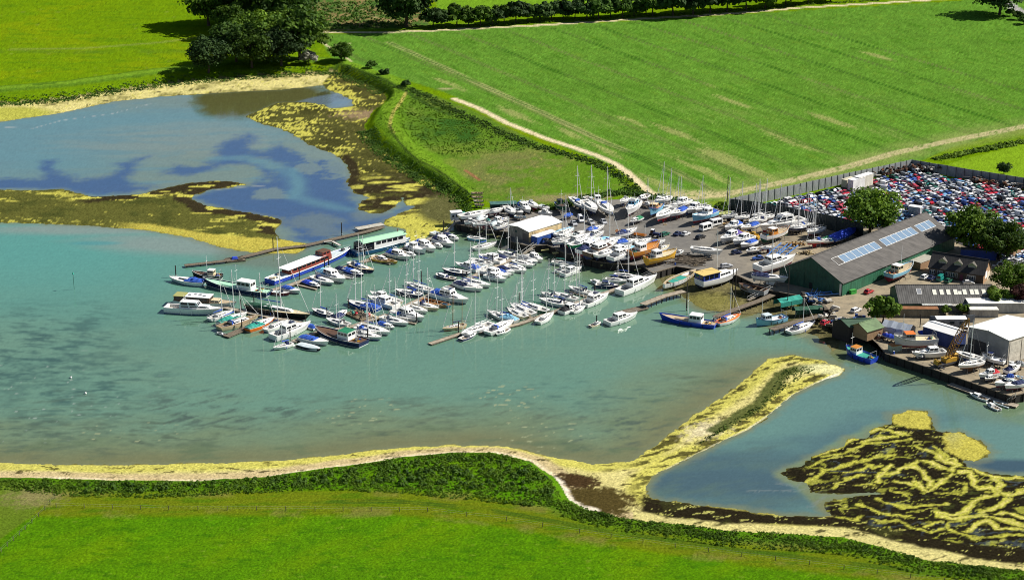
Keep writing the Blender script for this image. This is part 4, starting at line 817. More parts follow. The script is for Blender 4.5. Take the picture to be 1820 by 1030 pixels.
for (s_, x0, y0, x1, y1, lb) in [(Z2, 480, 318, 610, 352, 'finger pontoon beside the yellow open boat'), (Z3, 365, 655, 535, 702, 'white edged finger pontoon on the middle pontoon'), (Z1, 960, 492, 1120, 530, 'finger pontoon beside the covered black launch'), (Z2, 655, 748, 790, 772, 'finger pontoon behind the white cruiser'), (Z3, 1000, 782, 1130, 822, 'finger pontoon on the outer pontoon inner side'), (Z3, 620, 970, 780, 965, 'finger pontoon on the outer pontoon beside the dark green yacht')]:
    deck_run('finger_pontoon', [P3(s_, x0, y0, 0.35), P3(s_, x1, y1, 0.35)], 0.9, 0.40, lb, 'pontoon')
J_ = [P3(Z1, 190, 364, 0.6), P3(Z1, 480, 332, 0.6), P3(Z1, 620, 300, 0.6), P3(Z1, 820, 250, 0.6), P3(Z2, 0, 226, 0.6), P3(Z2, 270, 164, 0.6), P3(Z2, 440, 126, 0.6), P3(Z2, 560, 92, 0.6)]
deck_run('old_jetty', J_, 1.8, 0.75, 'weathered dark timber jetty beyond the blue barge', 'jetty', floats=False, material=m_oldwood, piles=1)
deck_run('access_ramp', [P3(Z2, 140, 200, 0.7), P3(Z2, 200, 196, 0.7), P3(Z2, 255, 224, 0.7)], 1.1, 0.95, 'pale access ramp between old jetty and barge', 'ramp', floats=False, material=m_deck0 if False else mat((0.5, 0.48, 0.44), 0.8, kind='ramp'), piles=1)
deck_run('landing_raft', [P3(Z2, 372, 112, 0.5), P3(Z2, 560, 78, 0.5)], 3.4, 0.95, 'flat pale raft moored behind the old jetty', 'raft', material=mat((0.42, 0.40, 0.34), 0.9, var=0.3, scale=1, kind='raft_deck'))
deck_run('piled_jetty', [P3(Z8, 12, 512, 1.5), P3(Z8, 200, 438, 1.5), P3(Z8, 385, 392, 1.5)], 2.4, 1.7, 'pale piled jetty beside the old lifeboat', 'jetty', floats=False, piles=1, sect=2.6)
deck_run('landing_stage', [P3(Z4, 395, 1018, 0.4), P3(Z4, 590, 972, 0.4)], 3.0, 0.55, 'low landing stage at the foot of the piled jetty', 'jetty', material=m_oldwood)
deck_run('piled_jetty', [P3(Z8, 660, 628, 1.5), P3(Z8, 860, 552, 1.5), P3(Z8, 1060, 480, 1.5), P3(Z8, 1180, 420, 1.8)], 1.9, 1.8, 'curving brown jetty leading out to the royal blue workboat', 'jetty', floats=False, material=m_oldwood, piles=1, sect=2.6)
deck_run('piled_jetty', [P3(Z8, 1165, 740, 1.4), P3(Z8, 1400, 668, 1.4), P3(Z8, 1640, 604, 1.6)], 2.2, 1.7, 'short jetty with timber fendering between pale blue boat and yacht', 'jetty', floats=False, material=m_oldwood, piles=1, sect=2.6)
deck_run('quay_pontoon', [P3(X6, 220, 488, 0.4), P3(X6, 640, 640, 0.4), P3(X6, 1000, 760, 0.4), P3(X6, 1180, 800, 0.4)], 2.6, 0.5, 'floating pontoon of pale boards below the crane quay', 'pontoon')
def gangway(a, c, w, label):
    o0 = Vector((a.x, a.y, a.z)); root = empty('gangway', o0); d = c-a; L = d.length; side = Vector((-d.y, d.x, 0)).normalized()
    b = MB(); hs = side*(w/2); b.add([Vector()-hs, d-hs, d+hs, Vector()+hs], [(0, 1, 2, 3)]); b.add([p-Vector((0, 0, 0.12)) for p in (Vector()-hs, d-hs, d+hs, Vector()+hs)], [(3, 2, 1, 0)]); b.build('walkway', m_plank, root, fix=False)
    for sg in (1, -1):
        r = MB(); off = side*(sg*w/2); up = Vector((0, 0, 1.0)); r.tube([off+up, d+off+up], 0.06, n=5); n = max(3, int(L/1.6))
        for k in range(n+1): p = d*(k/n)+off; r.tube([p, p+up], 0.04, n=4)
        r.build('handrail', m_rail, root)
    tag(root, label, 'gangway')
gangway(P3(Z2, 1000, 128, 0.5), P3(Y1, 150, 516, 2.5), 1.4, 'sloping gangway from barge pontoon up to the quay corner')
gangway(P3(Y2, 200, 985, 0.5), P3(Y2, 405, 838, 2.5), 1.4, 'sloping gangway from middle pontoon up beside the white shed')
gangway(P3(Y5, 310, 748, 0.5), P3(Y5, 500, 655, 2.5), 1.4, 'sloping gangway from outer pontoon up to the stone corner')
gangway(P3(X6, 1030, 745, 0.5), P3(X6, 1150, 668, 2.5), 1.0, 'short gangway at the quay corner pontoon')
gangway(P3(Z8, 960, 470, 0.7), P3(Z8, 1170, 370, 2.5), 1.2, 'white handrailed gangway crossing the muddy slip')
def pile(sheet, x_, ybase, ytop, label, r=0.19, z=0.0, material=None, name='mooring_pile', cat='pile', cap=False):
    px, pyb = sheet(x_, ybase); _, pyt = sheet(x_, ytop); p = G(px, pyb, z); h = (pyb-pyt)/(pxm(pyb)*0.94)
    root = empty(name, (p.x, p.y, z)); b = MB(); b.tube([(0, 0, -1.5), (0, 0, h)], [r, r*0.9], n=8); b.build('post', material or m_pile, root)
    t = MB(); t.tube([(0, 0, h), (0, 0, h+0.12)], [r*1.25, r*0.9], n=8); t.build('cap', m_pile if not cap else mat((0.7, 0.7, 0.68), 0.5, kind='cap'), root)
    b = MB(); b.tube([(0, 0, 0.5), (0, 0, 0.7)], r*1.3, n=8); b.build('mooring_ring', m_rail, root)
    tag(root, label, cat, 'dark timber mooring piles')
for (s_, x_, yb, yt) in [(Z1, 130, 445, 365), (Z1, 815, 252, 172), (Z1, 1000, 458, 375), (Z1, 590, 692, 602), (Z1, 680, 640, 585), (Z1, 595, 812, 742), (Z1, 935, 888, 812), (Z2, 267, 152, 65), (Z2, 315, 664, 600), (Z2, 165, 752, 660), (Z2, 450, 890, 810), (Z2, 795, 770, 700), (Z2, 830, 512, 405), (Z2, 713, 222, 125), (Z2, 430, 305, 235), (Z2, 985, 132, 50), (Z2, 148, 396, 312), (Z2, 176, 396, 315), (Z3, 645, 862, 795), (Z3, 1178, 802, 738), (Z3, 1190, 1022, 955), (Z3, 515, 512, 410), (Z3, 275, 705, 645), (Z4, 225, 872, 815), (Z8, 405, 565, 318), (Z8, 1130, 470, 430), (Z2, 1090, 832, 760), (Z3, 460, 600, 520), (Z2, 1120, 470, 400), (Z1, 1045, 780, 720)]:
    pile(s_, x_, yb, yt, 'dark slender mooring pile standing up from the water beside the pontoons')
for (s_, x_, yb, yt, lb) in [(Z8, 812, 560, 200, 'tall dark pile at the curving brown jetty, left of a pair'), (Z8, 838, 560, 195, 'tall dark pile at the curving brown jetty, right of a pair'), (Z8, 1310, 560, 180, 'very tall pole between slip and green shed gable'), (Y6, 728, 362, -120, 'brown utility pole at the yard edge by the fence end'), (X2, 595, 960, 780, 'dark lamp post among the low sheds')]:
    pile(s_, x_, yb, yt, lb, r=0.16, z=0.2 if s_ is Z8 else LAND, name='tall_pole', cat='pole')
for (x_, y_) in [(132, 487), (1050, 590)]:
    pass
# channel marker standing in the open creek
p = G(132, 514, 0); root = empty('channel_marker', (p.x, p.y, 0)); b = MB(); b.tube([(0, 0, -1.5), (0, 0, 5.4)], 0.09, n=6); b.build('post', mat((0.05, 0.16, 0.13), 0.6, kind='marker'), root)
b = MB(); b.tube([(0, 0, 5.4), (0, 0, 6.2)], [0.32, 0.05], n=8); b.build('topmark', mat((0.02, 0.35, 0.25), 0.5, kind='marker'), root); tag(root, 'slim green channel marker post standing alone in the creek', 'marker')
for (px, py, lb) in [(126, 671, 'small round white buoy in the weedy shallows'), (152, 699, 'small pale buoy drifting near the south shore'), (763, 500, 'white mooring buoy off the middle pontoon')]:
    p = G(px, py, 0); root = empty('mooring_buoy', (p.x, p.y, 0)); b = MB(); b.tube([(0, 0, -0.2), (0, 0, 0.05), (0, 0, 0.3), (0, 0, 0.5)], [0.15, 0.36, 0.34, 0.12], n=10); b.build('float', mat((0.7, 0.7, 0.68), 0.5, kind='buoy'), root, smooth=True)
    b = MB(); b.tube([(0, 0, 0.5), (0, 0, 0.8)], 0.05, n=5); b.build('ring', m_steel0 if False else m_pile, root); tag(root, lb, 'buoy')
# ================================================================== buildings
m_glassB = mat((0.16, 0.24, 0.34), 0.25, var=0.1, kind='skylight_glass')
m_frame = mat((0.66, 0.65, 0.62), 0.6, kind='frame')
m_brick = mat((0.33, 0.20, 0.11), 0.9, var=0.2, scale=3, bump=0.4, kind='brick')
m_winglass = mat((0.03, 0.04, 0.05), 0.1, kind='window_glass')
def wall_quad(o_parent, name, a, c, z0, z1, m, topz=None):
    """an upright wall from a to c (xy), optional separate end heights"""
    za, zb = (z1, z1) if topz is None else topz
    return MB().add([(a[0], a[1], z0), (c[0], c[1], z0), (c[0], c[1], zb), (a[0], a[1], za)], [(0, 1, 2, 3)]).build(name, m, o_parent, fix=False)
def gable_building(name, base, half_vec, len_vec, z0, eave, ridge, wallm, roofm, label, gablem=None, over=0.35, cat='building', thick=0.12):
    """base: centre of the near gable; half_vec: centre -> eave side; len_vec: along the ridge"""
    root = empty(name, (base[0], base[1], z0)); H_ = Vector((half_vec[0], half_vec[1], 0)); L_ = Vector((len_vec[0], len_vec[1], 0)); gm = gablem or wallm
    e, r = eave-z0, ridge-z0; up = Vector((0, 0, 1))
    for k, off in ((0, Vector()), (1, L_)):
        pts = [off-H_, off+H_, off+H_+up*e, off+up*r, off-H_+up*e]
        MB().add(pts, [(0, 1, 2, 3, 4) if k == 0 else (4, 3, 2, 1, 0)]).build('gable_wall', gm, root, fix=False)
    for sg in (1, -1):
        a = H_*sg; MB().add([a, a+L_, a+L_+up*e, a+up*e], [(0, 1, 2, 3) if sg > 0 else (3, 2, 1, 0)]).build('side_wall', wallm, root, fix=False)
    Ln = L_.normalized(); roofs = []
    for sg in (1, -1):
        sl = (H_*sg-up*(r-e)); sn = sl.normalized(); a = up*(r+thick)-Ln*over; e1 = up*(r+thick)+L_+Ln*over; c1 = up*(r+thick)+sl+sn*over+L_+Ln*over; d1 = up*(r+thick)+sl+sn*over-Ln*over
        dn = Vector((0, 0, -thick*0.9)); q = [a, e1, c1, d1]; b = MB(); b.add(q+[p+dn for p in q], [(0, 1, 2, 3), (7, 6, 5, 4), (0, 4, 5, 1), (1, 5, 6, 2), (2, 6, 7, 3), (3, 7, 4, 0)])
        o = b.build('roof_slope', roofm, root); roofs.append((o, a, Ln, sn, sl.length, L_.length))
    rb = MB(); rb.tube([up*(r+thick+0.04)-Ln*over, up*(r+thick+0.04)+L_+Ln*over], 0.16, n=6); rb.build('ridge_cap', roofm, root)
    tag(root, label, cat); return root, roofs
def roof_pane(slope, u0, u1, v0, v1, glassm, framem, name='skylight', lift=0.06, fr=0.14, parent=None):
    """a pane on a roof slope; u in metres along the ridge, v in metres down the slope"""
    o, a, Ln, sn, SL, LL = slope; n_ = sn.cross(Ln).normalized(); n_ = n_ if n_.z > 0 else -n_
    def q(u_, v_, h_): return a+Ln*u_+sn*v_+n_*h_
    b = MB(); pts = [q(u0, v0, lift), q(u1, v0, lift), q(u1, v1, lift), q(u0, v1, lift)]; b.add(pts, [(0, 1, 2, 3)]); 
    p_ = b.build(name, glassm, o, fix=False)
    f = MB()
    for (x0, x1, y0, y1) in ((u0-fr, u1+fr, v0-fr, v0), (u0-fr, u1+fr, v1, v1+fr), (u0-fr, u0, v0, v1), (u1, u1+fr, v0, v1)):
        t = [q(x0, y0, lift+0.05), q(x1, y0, lift+0.05), q(x1, y1, lift+0.05), q(x0, y1, lift+0.05)]; l_ = [q(x0, y0, -0.02), q(x1, y0, -0.02), q(x1, y1, -0.02), q(x0, y1, -0.02)]
        f.add(t+l_, [(0, 1, 2, 3), (0, 1, 5, 4), (1, 2, 6, 5), (2, 3, 7, 6), (3, 0, 4, 7)])
    f.build('skylight_frame', framem, o)
def wall_panel(root, a, c, u0, u1, z0, z1, m, name, out=0.06, thick=0.1):
    """door, window or pane set proud on the wall from a to c (in the root's own space)"""
    d = (c-a); L = d.length; dn = d.normalized(); n_ = Vector((dn.y, -dn.x, 0)); p0 = a+dn*(u0*L)+n_*out; p1 = a+dn*(u1*L)+n_*out; b = MB()
    q = [p0+Vector((0, 0, z0)), p1+Vector((0, 0, z0)), p1+Vector((0, 0, z1)), p0+Vector((0, 0, z1))]; bk = [p-n_*thick for p in q]
    b.add(q+bk, [(0, 1, 2, 3), (0, 4, 5, 1), (1, 5, 6, 2), (2, 6, 7, 3), (3, 7, 4, 0)]); return b.build(name, m, root)
def window_in(root, a, c, u0, u1, z0, z1, panes=2, fm=None):
    o = wall_panel(root, a, c, u0, u1, z0, z1, fm or m_frame, 'window', out=0.07); w = (u1-u0)/panes
    for k in range(panes):
        g = 0.12*w; wall_panel(root, a, c, u0+k*w+g, u0+(k+1)*w-g, z0+0.12, z1-0.12, m_winglass, 'pane', out=0.10, thick=0.02).parent = o
def mid_vec(pL, pR): return (pL+pR)/2, (pR-pL)/2
# ---- great green shed
gr_wall = corrugated((0.012, 0.070, 0.042), 0.9, 'X', 0.6, 0.2, 'green_cladding'); gr_side = corrugated((0.018, 0.115, 0.060), 0.9, 'X', 0.6, 0.15, 'green_cladding_side')  # one green twice: darkened for the shaded gable, lighter for the lit side
gr_roof = corrugated((0.075, 0.068, 0.062), 0.8, 'Y', 0.8, 0.22, 'asbestos_roof')
EV = LAND+4.6; RG = LAND+11.0
pL, pR = G(1386, 478, EV), G(1508, 501, EV); mid, hv = mid_vec(pL, pR); ap = G(1443, 457, RG); en = G(1645, 378, RG); lv = en-ap
lvn = Vector((lv.x, lv.y, 0)).normalized(); hn = Vector((lvn.y, -lvn.x, 0)); hv = (hv.normalized()*0.5+hn*0.5).normalized()*hv.length*0.97
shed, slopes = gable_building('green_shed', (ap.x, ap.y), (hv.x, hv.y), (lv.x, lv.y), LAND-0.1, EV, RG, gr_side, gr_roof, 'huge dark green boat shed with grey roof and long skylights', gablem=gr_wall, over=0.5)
sR = slopes[0]; SLn = sR[4]; LLn = sR[5]
v0, v1 = SLn*0.26, SLn*0.50
groups_ = [(0.115, 0.40, 7), (0.475, 0.735, 7), (0.80, 0.97, 4)]
for gi, (a0, a1, k) in enumerate([(0.10, 0.47, 7), (0.51, 0.80, 6), (0.83, 0.965, 3)]):
    for i in range(k):
        w_ = (a1-a0)/k; roof_pane(sR, LLn*(a0+w_*i)+0.12, LLn*(a0+w_*(i+1))-0.12, v0, v1, m_glassB if not (gi == 0 and i == 0) else gr_roof, m_frame)
a_, c_ = -Vector((hv.x, hv.y, 0)), Vector((hv.x, hv.y, 0))
wall_panel(shed, a_, c_, 0.48, 0.53, 0.1, 2.3, m_dark0 if False else mat((0.01, 0.012, 0.012), 0.8, kind='dark_opening'), 'door')  # flat dark panel painted as the unlit doorway
wall_panel(shed, a_, c_, 0.17, 0.40, 0.2, 5.2, gr_wall, 'sliding_door', out=0.12); wall_panel(shed, a_, c_, 0.55, 0.80, 0.2, 5.2, gr_wall, 'sliding_door', out=0.12)
wall_panel(shed, a_, c_, 0.955, 0.985, 0.2, 4.2, mat((0.6, 0.6, 0.58), 0.6, kind='sign_white'), 'downpipe_board', out=0.1)
sw = MB(); e_ = 0.25
# ---- white shed on the quay
EV = LAND+4.2; cs = [G(904, 399, EV), G(940, 411, EV), G(996, 393, EV), G(964, 382, EV)]
mid = (cs[0]+cs[1])/2; hv = (cs[1]-cs[0])/2; lv = ((cs[2]-cs[1])+(cs[3]-cs[0]))/2
ws, _ = gable_building('white_shed', (mid.x, mid.y), (hv.x, hv.y), (lv.x, lv.y), 0.3, EV-0.2, EV+0.5, corrugated((0.62, 0.47, 0.25), 0.5, 'X', 0.7, 0.15, 'cream_cladding'), corrugated((0.80, 0.79, 0.78), 0.7, 'Y', 0.6, 0.04, 'white_roof'), 'white roofed shed with cream side wall standing at the quay edge', gablem=corrugated((0.20, 0.18, 0.16), 0.5, 'X', 0.8, 0.2, 'grey_cladding'), over=0.3)  # gable colour greyed to carry its shade; side wall keeps the cream
a_, c_ = -Vector((hv.x, hv.y, 0)), Vector((hv.x, hv.y, 0)); wall_panel(ws, a_, c_, 0.32, 0.42, 4.3, 5.2, m_winglass, 'window'); wall_panel(ws, a_, c_, 0.70, 0.98, 2.2, 5.0, mat((0.10, 0.085, 0.08), 0.8, kind='brown_door'), 'sliding_door')
c2_ = c_+Vector((lv.x, lv.y, 0)); wall_panel(ws, c_, c2_, 0.50, 0.60, 2.3, 5.2, mat((0.40, 0.27, 0.14), 0.8, kind='tan_door'), 'door'); wall_panel(ws, c_, c2_, 0.18, 0.30, 2.3, 5.3, mat((0.50, 0.36, 0.19), 0.8, kind='tan_door'), 'door')
def box_building(name, px, py, dims, rz, wallm, roofm, label, cat, z=LAND, roof_t=0.12, extras=None):
    p = G(px, py, z); root = empty(name, (p.x, p.y, z), rz); L, W, H_ = dims
    b = MB(); b.box((0, 0, H_/2), (L, W, H_)); b.build('body', wallm, root)
    r = MB(); r.box((0, 0, H_+roof_t/2+0.01), (L+0.16, W+0.16, roof_t)); r.build('roof', roofm, root)
    tag(root, label, cat)
    if extras == 'doors':
        for sg in (1, -1): d = MB(); d.box((L/2+0.02, sg*W*0.24, H_*0.5), (0.06, W*0.44, H_*0.88)); d.build('door', wallm, root)
        for sg in (-1, 1):
            for k in range(2): d = MB(); d.tube([(L/2+0.08, sg*(0.12+0.5*k), 0.3), (L/2+0.08, sg*(0.12+0.5*k), H_-0.3)], 0.03, n=4); d.build('lock_bar', m_rail, root)
    if extras == 'windows':
        for k in range(3): d = MB(); d.box((-L/2+L*(k+0.5)/3, -W/2-0.02, H_*0.6), (L*0.16, 0.06, H_*0.3)); d.build('window', m_winglass, root)
        d = MB(); d.box((L*0.42, -W/2-0.02, H_*0.42), (0.9, 0.06, H_*0.8)); d.build('door', m_frame, root)
    return root
ax = math.atan2(lv.y, lv.x)
def cont(c): return corrugated(c, 0.45, 'X', 0.6, 0.15, 'container')
white_r = mat((0.78, 0.77, 0.76), 0.6, var=0.05, scale=0.6, kind='white_roof_plain')
box_building('shipping_container', *Y2(530, 770), (10, 3.0, 2.6), ax, cont((0.02, 0.07, 0.30)), white_r, 'blue container with white top at the foot of the white shed', 'container', extras='doors')
box_building('store_shed', *Y1(830, 350), (10, 4, 3.0), 0.1, cont((0.015, 0.06, 0.045)), cont((0.05, 0.13, 0.11)), 'dark green store shed behind the laid up boats', 'shed', extras='windows')
box_building('site_hut', *Y1(165, 470), (4.2, 3.0, 2.9), 0.2, cont((0.55, 0.60, 0.66)), white_r, 'small white and blue hut at the quay corner gangway', 'hut', extras='windows')
# scrapyard containers
for (sx, sy, L, H_, c, lb) in [(30, 240, 5.5, 3.0, (0.55, 0.50, 0.38), 'low cream container by the scrapyard fence'), (85, 258, 7.5, 4.2, (0.72, 0.71, 0.69), 'white lorry body between the cream containers in the scrapyard'), (135, 242, 9.0, 4.6, (0.62, 0.59, 0.50), 'largest pale lorry body by the scrapyard fence'), (1022, 205, 5.0, 3.0, (0.62, 0.63, 0.64), 'small white box body against the far scrapyard fence'), (500, 440, 4.5, 3.2, (0.50, 0.50, 0.52), 'grey box body beside the green shed roof')]:
    box_building('lorry_body', *Z6(sx, sy), (L, 2.6, H_), 0.75 if sx < 400 else -0.5, cont(c), white_r if sx != 30 else cont(c), lb, 'container', extras='doors')
# long low dark shed with a row of rooflights
EV, RG = LAND+2.3, LAND+5.8
e0, e1 = G(1598, 539, EV), G(1722, 535, EV); r0, r1 = G(1592, 507, RG), G(1762, 506, RG)
mid = Vector((r0.x, r0.y, 0)); lv = r1-r0; lvn = Vector((lv.x, lv.y, 0)).normalized(); dist = abs((e0-r0).dot(Vector((lvn.y, -lvn.x, 0)))); hv = Vector((lvn.y, -lvn.x, 0))*max(5.5, min(dist, 9.0))
lowroof = corrugated((0.085, 0.082, 0.078), 0.7, 'X', 0.85, 0.25, 'weathered_roof')
ls, slp = gable_building('workshop_shed', (mid.x, mid.y), (hv.x, hv.y), (lv.x, lv.y), LAND-0.05, EV, RG, corrugated((0.015, 0.085, 0.05), 0.6, 'X', 0.7, 0.15, 'workshop_side'), lowroof, 'long low dark roofed workshop with a row of white rooflights', over=0.3)
sR = slp[0]; LLn = sR[5]; SLn = sR[4]; m_roofl = mat((0.72, 0.71, 0.60), 0.5, kind='rooflight')
for uu in (0.375, 0.45, 0.52, 0.595, 0.69, 0.765, 0.815, 0.89): roof_pane(sR, LLn*uu, LLn*uu+1.3, SLn*0.26, SLn*0.56, m_roofl, mat((0.2, 0.2, 0.19), 0.7, kind='rooflight_frame'), 'rooflight', fr=0.08)
roof_pane(sR, LLn*0.215, LLn*0.215+1.3, SLn*0.22, SLn*0.50, mat((0.25, 0.26, 0.28), 0.4, kind='old_rooflight'), m_frame, 'rooflight', fr=0.16)
roof_pane(sR, LLn*0.64, LLn*0.64+1.1, SLn*0.36, SLn*0.54, m_roofl, m_frame, 'rooflight', fr=0.05)
# brick house with dormers
EV, RG = LAND+3.2, LAND+7.2
a0, b0 = G(1650, 490, LAND), G(1747, 505, LAND); front = b0-a0; fn = Vector((front.x, front.y, 0)).normalized(); back = Vector((-fn.y, fn.x, 0)); Wd = 9.0
gbase = b0+back*(Wd/2)
hs_, hsl = gable_building('brick_house', (gbase.x, gbase.y), (-back.x*Wd/2, -back.y*Wd/2), (-front.x, -front.y), LAND, EV, RG, mat((0.10, 0.07, 0.05), 0.9, var=0.2, scale=2, kind='dark_brick'), corrugated((0.030, 0.028, 0.028), 0.3, 'Y', 0.8, 0.25, 'slate_roof'), 'brick house with dark slate roof, three dormers and sunlit gable', gablem=m_brick, cat='house')  # front wall brick darkened as shade, gable brick kept sunlit
fa = -back*(Wd/2)-front; fb = -back*(Wd/2)
for (u0, u1, n_) in [(0.02, 0.12, 3), (0.16, 0.26, 3), (0.31, 0.47, 5), (0.49, 0.53, 1), (0.70, 0.86, 4)]: window_in(hs_, fa, fb, u0, u1, 0.9, 2.5, n_)
wall_panel(hs_, fa, fb, 0.57, 0.63, 0.0, 2.2, mat((0.12, 0.02, 0.05), 0.6, kind='maroon_door'), 'door')
ga, gb = -back*(Wd/2), back*(Wd/2)
wall_panel(hs_, ga, gb, 0.25, 0.50, 1.2, 3.6, white_r, 'white_panel'); wall_panel(hs_, ga, gb, 0.55, 0.90, 0.0, 2.6, mat((0.55, 0.50, 0.40), 0.8, kind='lean_to'), 'lean_to_panel'); wall_panel(hs_, ga, gb, 0.45, 0.55, 4.6, 5.6, m_winglass, 'gable_window')
for uu in (0.22, 0.50, 0.76):
    c = fa+(fb-fa)*uu+back*1.6; d_ = empty('tmp', (0, 0, 0)); bpy.data.objects.remove(d_)
    w2 = 1.35; dp = 2.6; z0_, z1_, z2_ = 3.6, 5.4, 6.4; s = fn
    b = MB(); f0, f1 = c-s*w2, c+s*w2; k0, k1 = f0+back*dp, f1+back*dp; zz = lambda p_, z_: Vector((p_.x, p_.y, z_))
    b.add([zz(f0, z0_), zz(f1, z0_), zz(f1, z1_), zz(c, z2_), zz(f0, z1_)], [(0, 1, 2, 3, 4)]); b.add([zz(f1, z0_), zz(k1, z0_), zz(k1, z1_), zz(f1, z1_)], [(0, 1, 2, 3)]); b.add([zz(k0, z0_), zz(f0, z0_), zz(f0, z1_), zz(k0, z1_)], [(0, 1, 2, 3)])
    dm_ = b.build('dormer', mat((0.30, 0.36, 0.20), 0.8, kind='dormer_boarding'), hs_)
    for sg, fp, kp in ((-1, f0, k0), (1, f1, k1)):
        r = MB(); o_ = s*(0.2*sg)-back*0; fr_ = -back*0.25; cb = c+back*dp
        r.add([zz(c+fr_, z2_+0.08), zz(cb, z2_+0.08), zz(kp+o_, z1_-0.05), zz(fp+o_+fr_, z1_-0.05)], [(0, 1, 2, 3)]); r.build('dormer_roof', mat((0.11, 0.10, 0.085), 0.9, var=0.2, kind='dormer_slate'), dm_, fix=False)
    for k in range(3):
        q0 = f0+(f1-f0)*(0.10+0.28*k)-back*0.04; q1 = f0+(f1-f0)*(0.32+0.28*k)-back*0.04; w = MB(); w.add([zz(q0, z0_+0.5), zz(q1, z0_+0.5), zz(q1, z1_-0.15), zz(q0, z1_-0.15)], [(0, 1, 2, 3)]); w.build('pane', mat((0.28, 0.30, 0.30), 0.3, kind='dormer_glass'), dm_, fix=False)
# big grey shed with white roof on the crane quay
EV = LAND+8.0; cs = [G(1722, 579, EV), G(1794, 603, EV), G(1863, 581, EV), G(1789, 559, EV)]
mid = (cs[0]+cs[1])/2; hv = (cs[1]-cs[0])/2; lv = ((cs[2]-cs[1])+(cs[3]-cs[0]))/2
gs, _ = gable_building('grey_shed', (mid.x, mid.y), (hv.x, hv.y), (lv.x, lv.y), LAND-0.1, EV-0.3, EV+0.6, mat((0.50, 0.45, 0.38), 0.9, var=0.25, scale=0.5, bump=0.8, kind='sheeted_wall'), corrugated((0.72, 0.73, 0.70), 0.9, 'Y', 0.6, 0.05, 'pale_roof'), 'large grey boat shed with white roof on the crane quay', gablem=mat((0.23, 0.24, 0.25), 0.8, var=0.25, scale=0.35, bump=0.3, kind='grey_wall'), over=0.25)
a_, c_ = -Vector((hv.x, hv.y, 0)), Vector((hv.x, hv.y, 0)); wall_panel(gs, a_, c_, 0.02, 0.46, 0.1, 4.6, mat((0.03, 0.03, 0.032), 0.8, kind='dark_opening2'), 'roller_door', out=0.05)  # dark panel: the opening's unlit inside put into its colour
c2_ = c_+Vector((lv.x, lv.y, 0))
for k in range(3): wall_panel(gs, c_, c2_, 0.03+0.31*k, 0.31+0.31*k, 0.3, 7.0, mat((0.58, 0.54, 0.46), 0.9, var=0.25, scale=0.8, bump=1.0, kind='loose_sheet'), 'hanging_sheet', out=0.10)
# blue warehouse with white roof
EV = LAND+4.6; cs = [G(1641, 579, EV), G(1697, 596, EV), G(1707, 586, EV), G(1662, 573, EV)]
hv = (cs[1]-cs[0]); hvn = Vector((hv.x, hv.y, 0)).normalized(); bk = Vector((-hvn.y, hvn.x, 0)); base = cs[0]+bk*3.2
bw, _ = gable_building('blue_warehouse', (base.x, base.y), (-bk.x*3.2, -bk.y*3.2), (hv.x, hv.y), LAND-0.05, EV-0.1, EV+0.7, corrugated((0.015, 0.035, 0.14), 0.6, 'X', 0.7, 0.15, 'navy_cladding'), white_r, 'navy blue warehouse with bright white roof behind the crane', over=0.25)
box_building('portable_cabin', *X5(1025, 150), (9.5, 3.0, 2.7), 0.02, cont((0.25, 0.26, 0.27)), white_r, 'grey portable cabin with white roof behind the navy warehouse', 'cabin', extras='windows')
box_building('rusty_container', *X2(440, 800), (18.0, 2.6, 2.7), -0.03, cont((0.17, 0.15, 0.11)), mat((0.24, 0.10, 0.035), 0.9, var=0.35, scale=0.6, kind='rust'), 'long rusty topped container below the long workshop', 'container', extras='doors')
box_building('low_shed', *X2(820, 720), (9.5, 3.6, 2.2), -0.02, cont((0.16, 0.16, 0.15)), corrugated((0.34, 0.35, 0.33), 0.6, 'X', 0.8, 0.2, 'lean_roof'), 'low shed with grey sheet roof and rounded end tank', 'shed')
box_building('low_shed', *X2(1050, 720), (12.0, 3.4, 2.0), 0.0, cont((0.16, 0.16, 0.15)), corrugated((0.44, 0.42, 0.37), 0.6, 'X', 0.8, 0.2, 'lean_roof2'), 'low shed with pale beige roof under the workshop eave', 'shed')
box_building('low_shed', *X2(870, 640), (8.5, 1.8, 2.0), 0.0, cont((0.16, 0.16, 0.15)), mat((0.62, 0.57, 0.40), 0.8, kind='cream_roof'), 'narrow cream roofed lean to against the workshop', 'shed')
box_building('white_store', *X3(860, 310), (19.0, 7.0, 3.2), 0.0, cont((0.40, 0.40, 0.38)), mat((0.76, 0.74, 0.68), 0.7, var=0.08, scale=0.4, kind='chalk_roof'), 'long store with chalk white roof behind the grey shed', 'building')
box_building('market_stall_shed', *X3(690, 400), (9.0, 3.0, 2.4), -0.02, cont((0.40, 0.38, 0.34)), mat((0.70, 0.66, 0.58), 0.8, var=0.25, scale=1.2, kind='cluttered_roof'), 'small cluttered white roofed shed before the long white store', 'shed')
box_building('garage', *Z6(545, 800), (9.0, 5.5, 2.6), 0.75, m_brick, mat((0.36, 0.34, 0.28), 0.9, var=0.2, scale=0.8, kind='felt_roof'), 'flat roofed brick garage between green shed and brick house', 'garage')
box_building('shipping_container', *X1(620, 470), (12.0, 2.6, 3.4), -0.18, cont((0.015, 0.05, 0.26)), mat((0.10, 0.09, 0.08), 0.9, kind='dirty_roof'), 'blue container in the shade under the dark tree', 'container', extras='doors')
box_building('brick_outhouse', *X1(1100, 440), (5.0, 3.6, 3.4), 0.8, m_brick, mat((0.09, 0.075, 0.06), 0.9, kind='outhouse_roof'), 'small orange brick outhouse behind the brick house', 'outhouse')
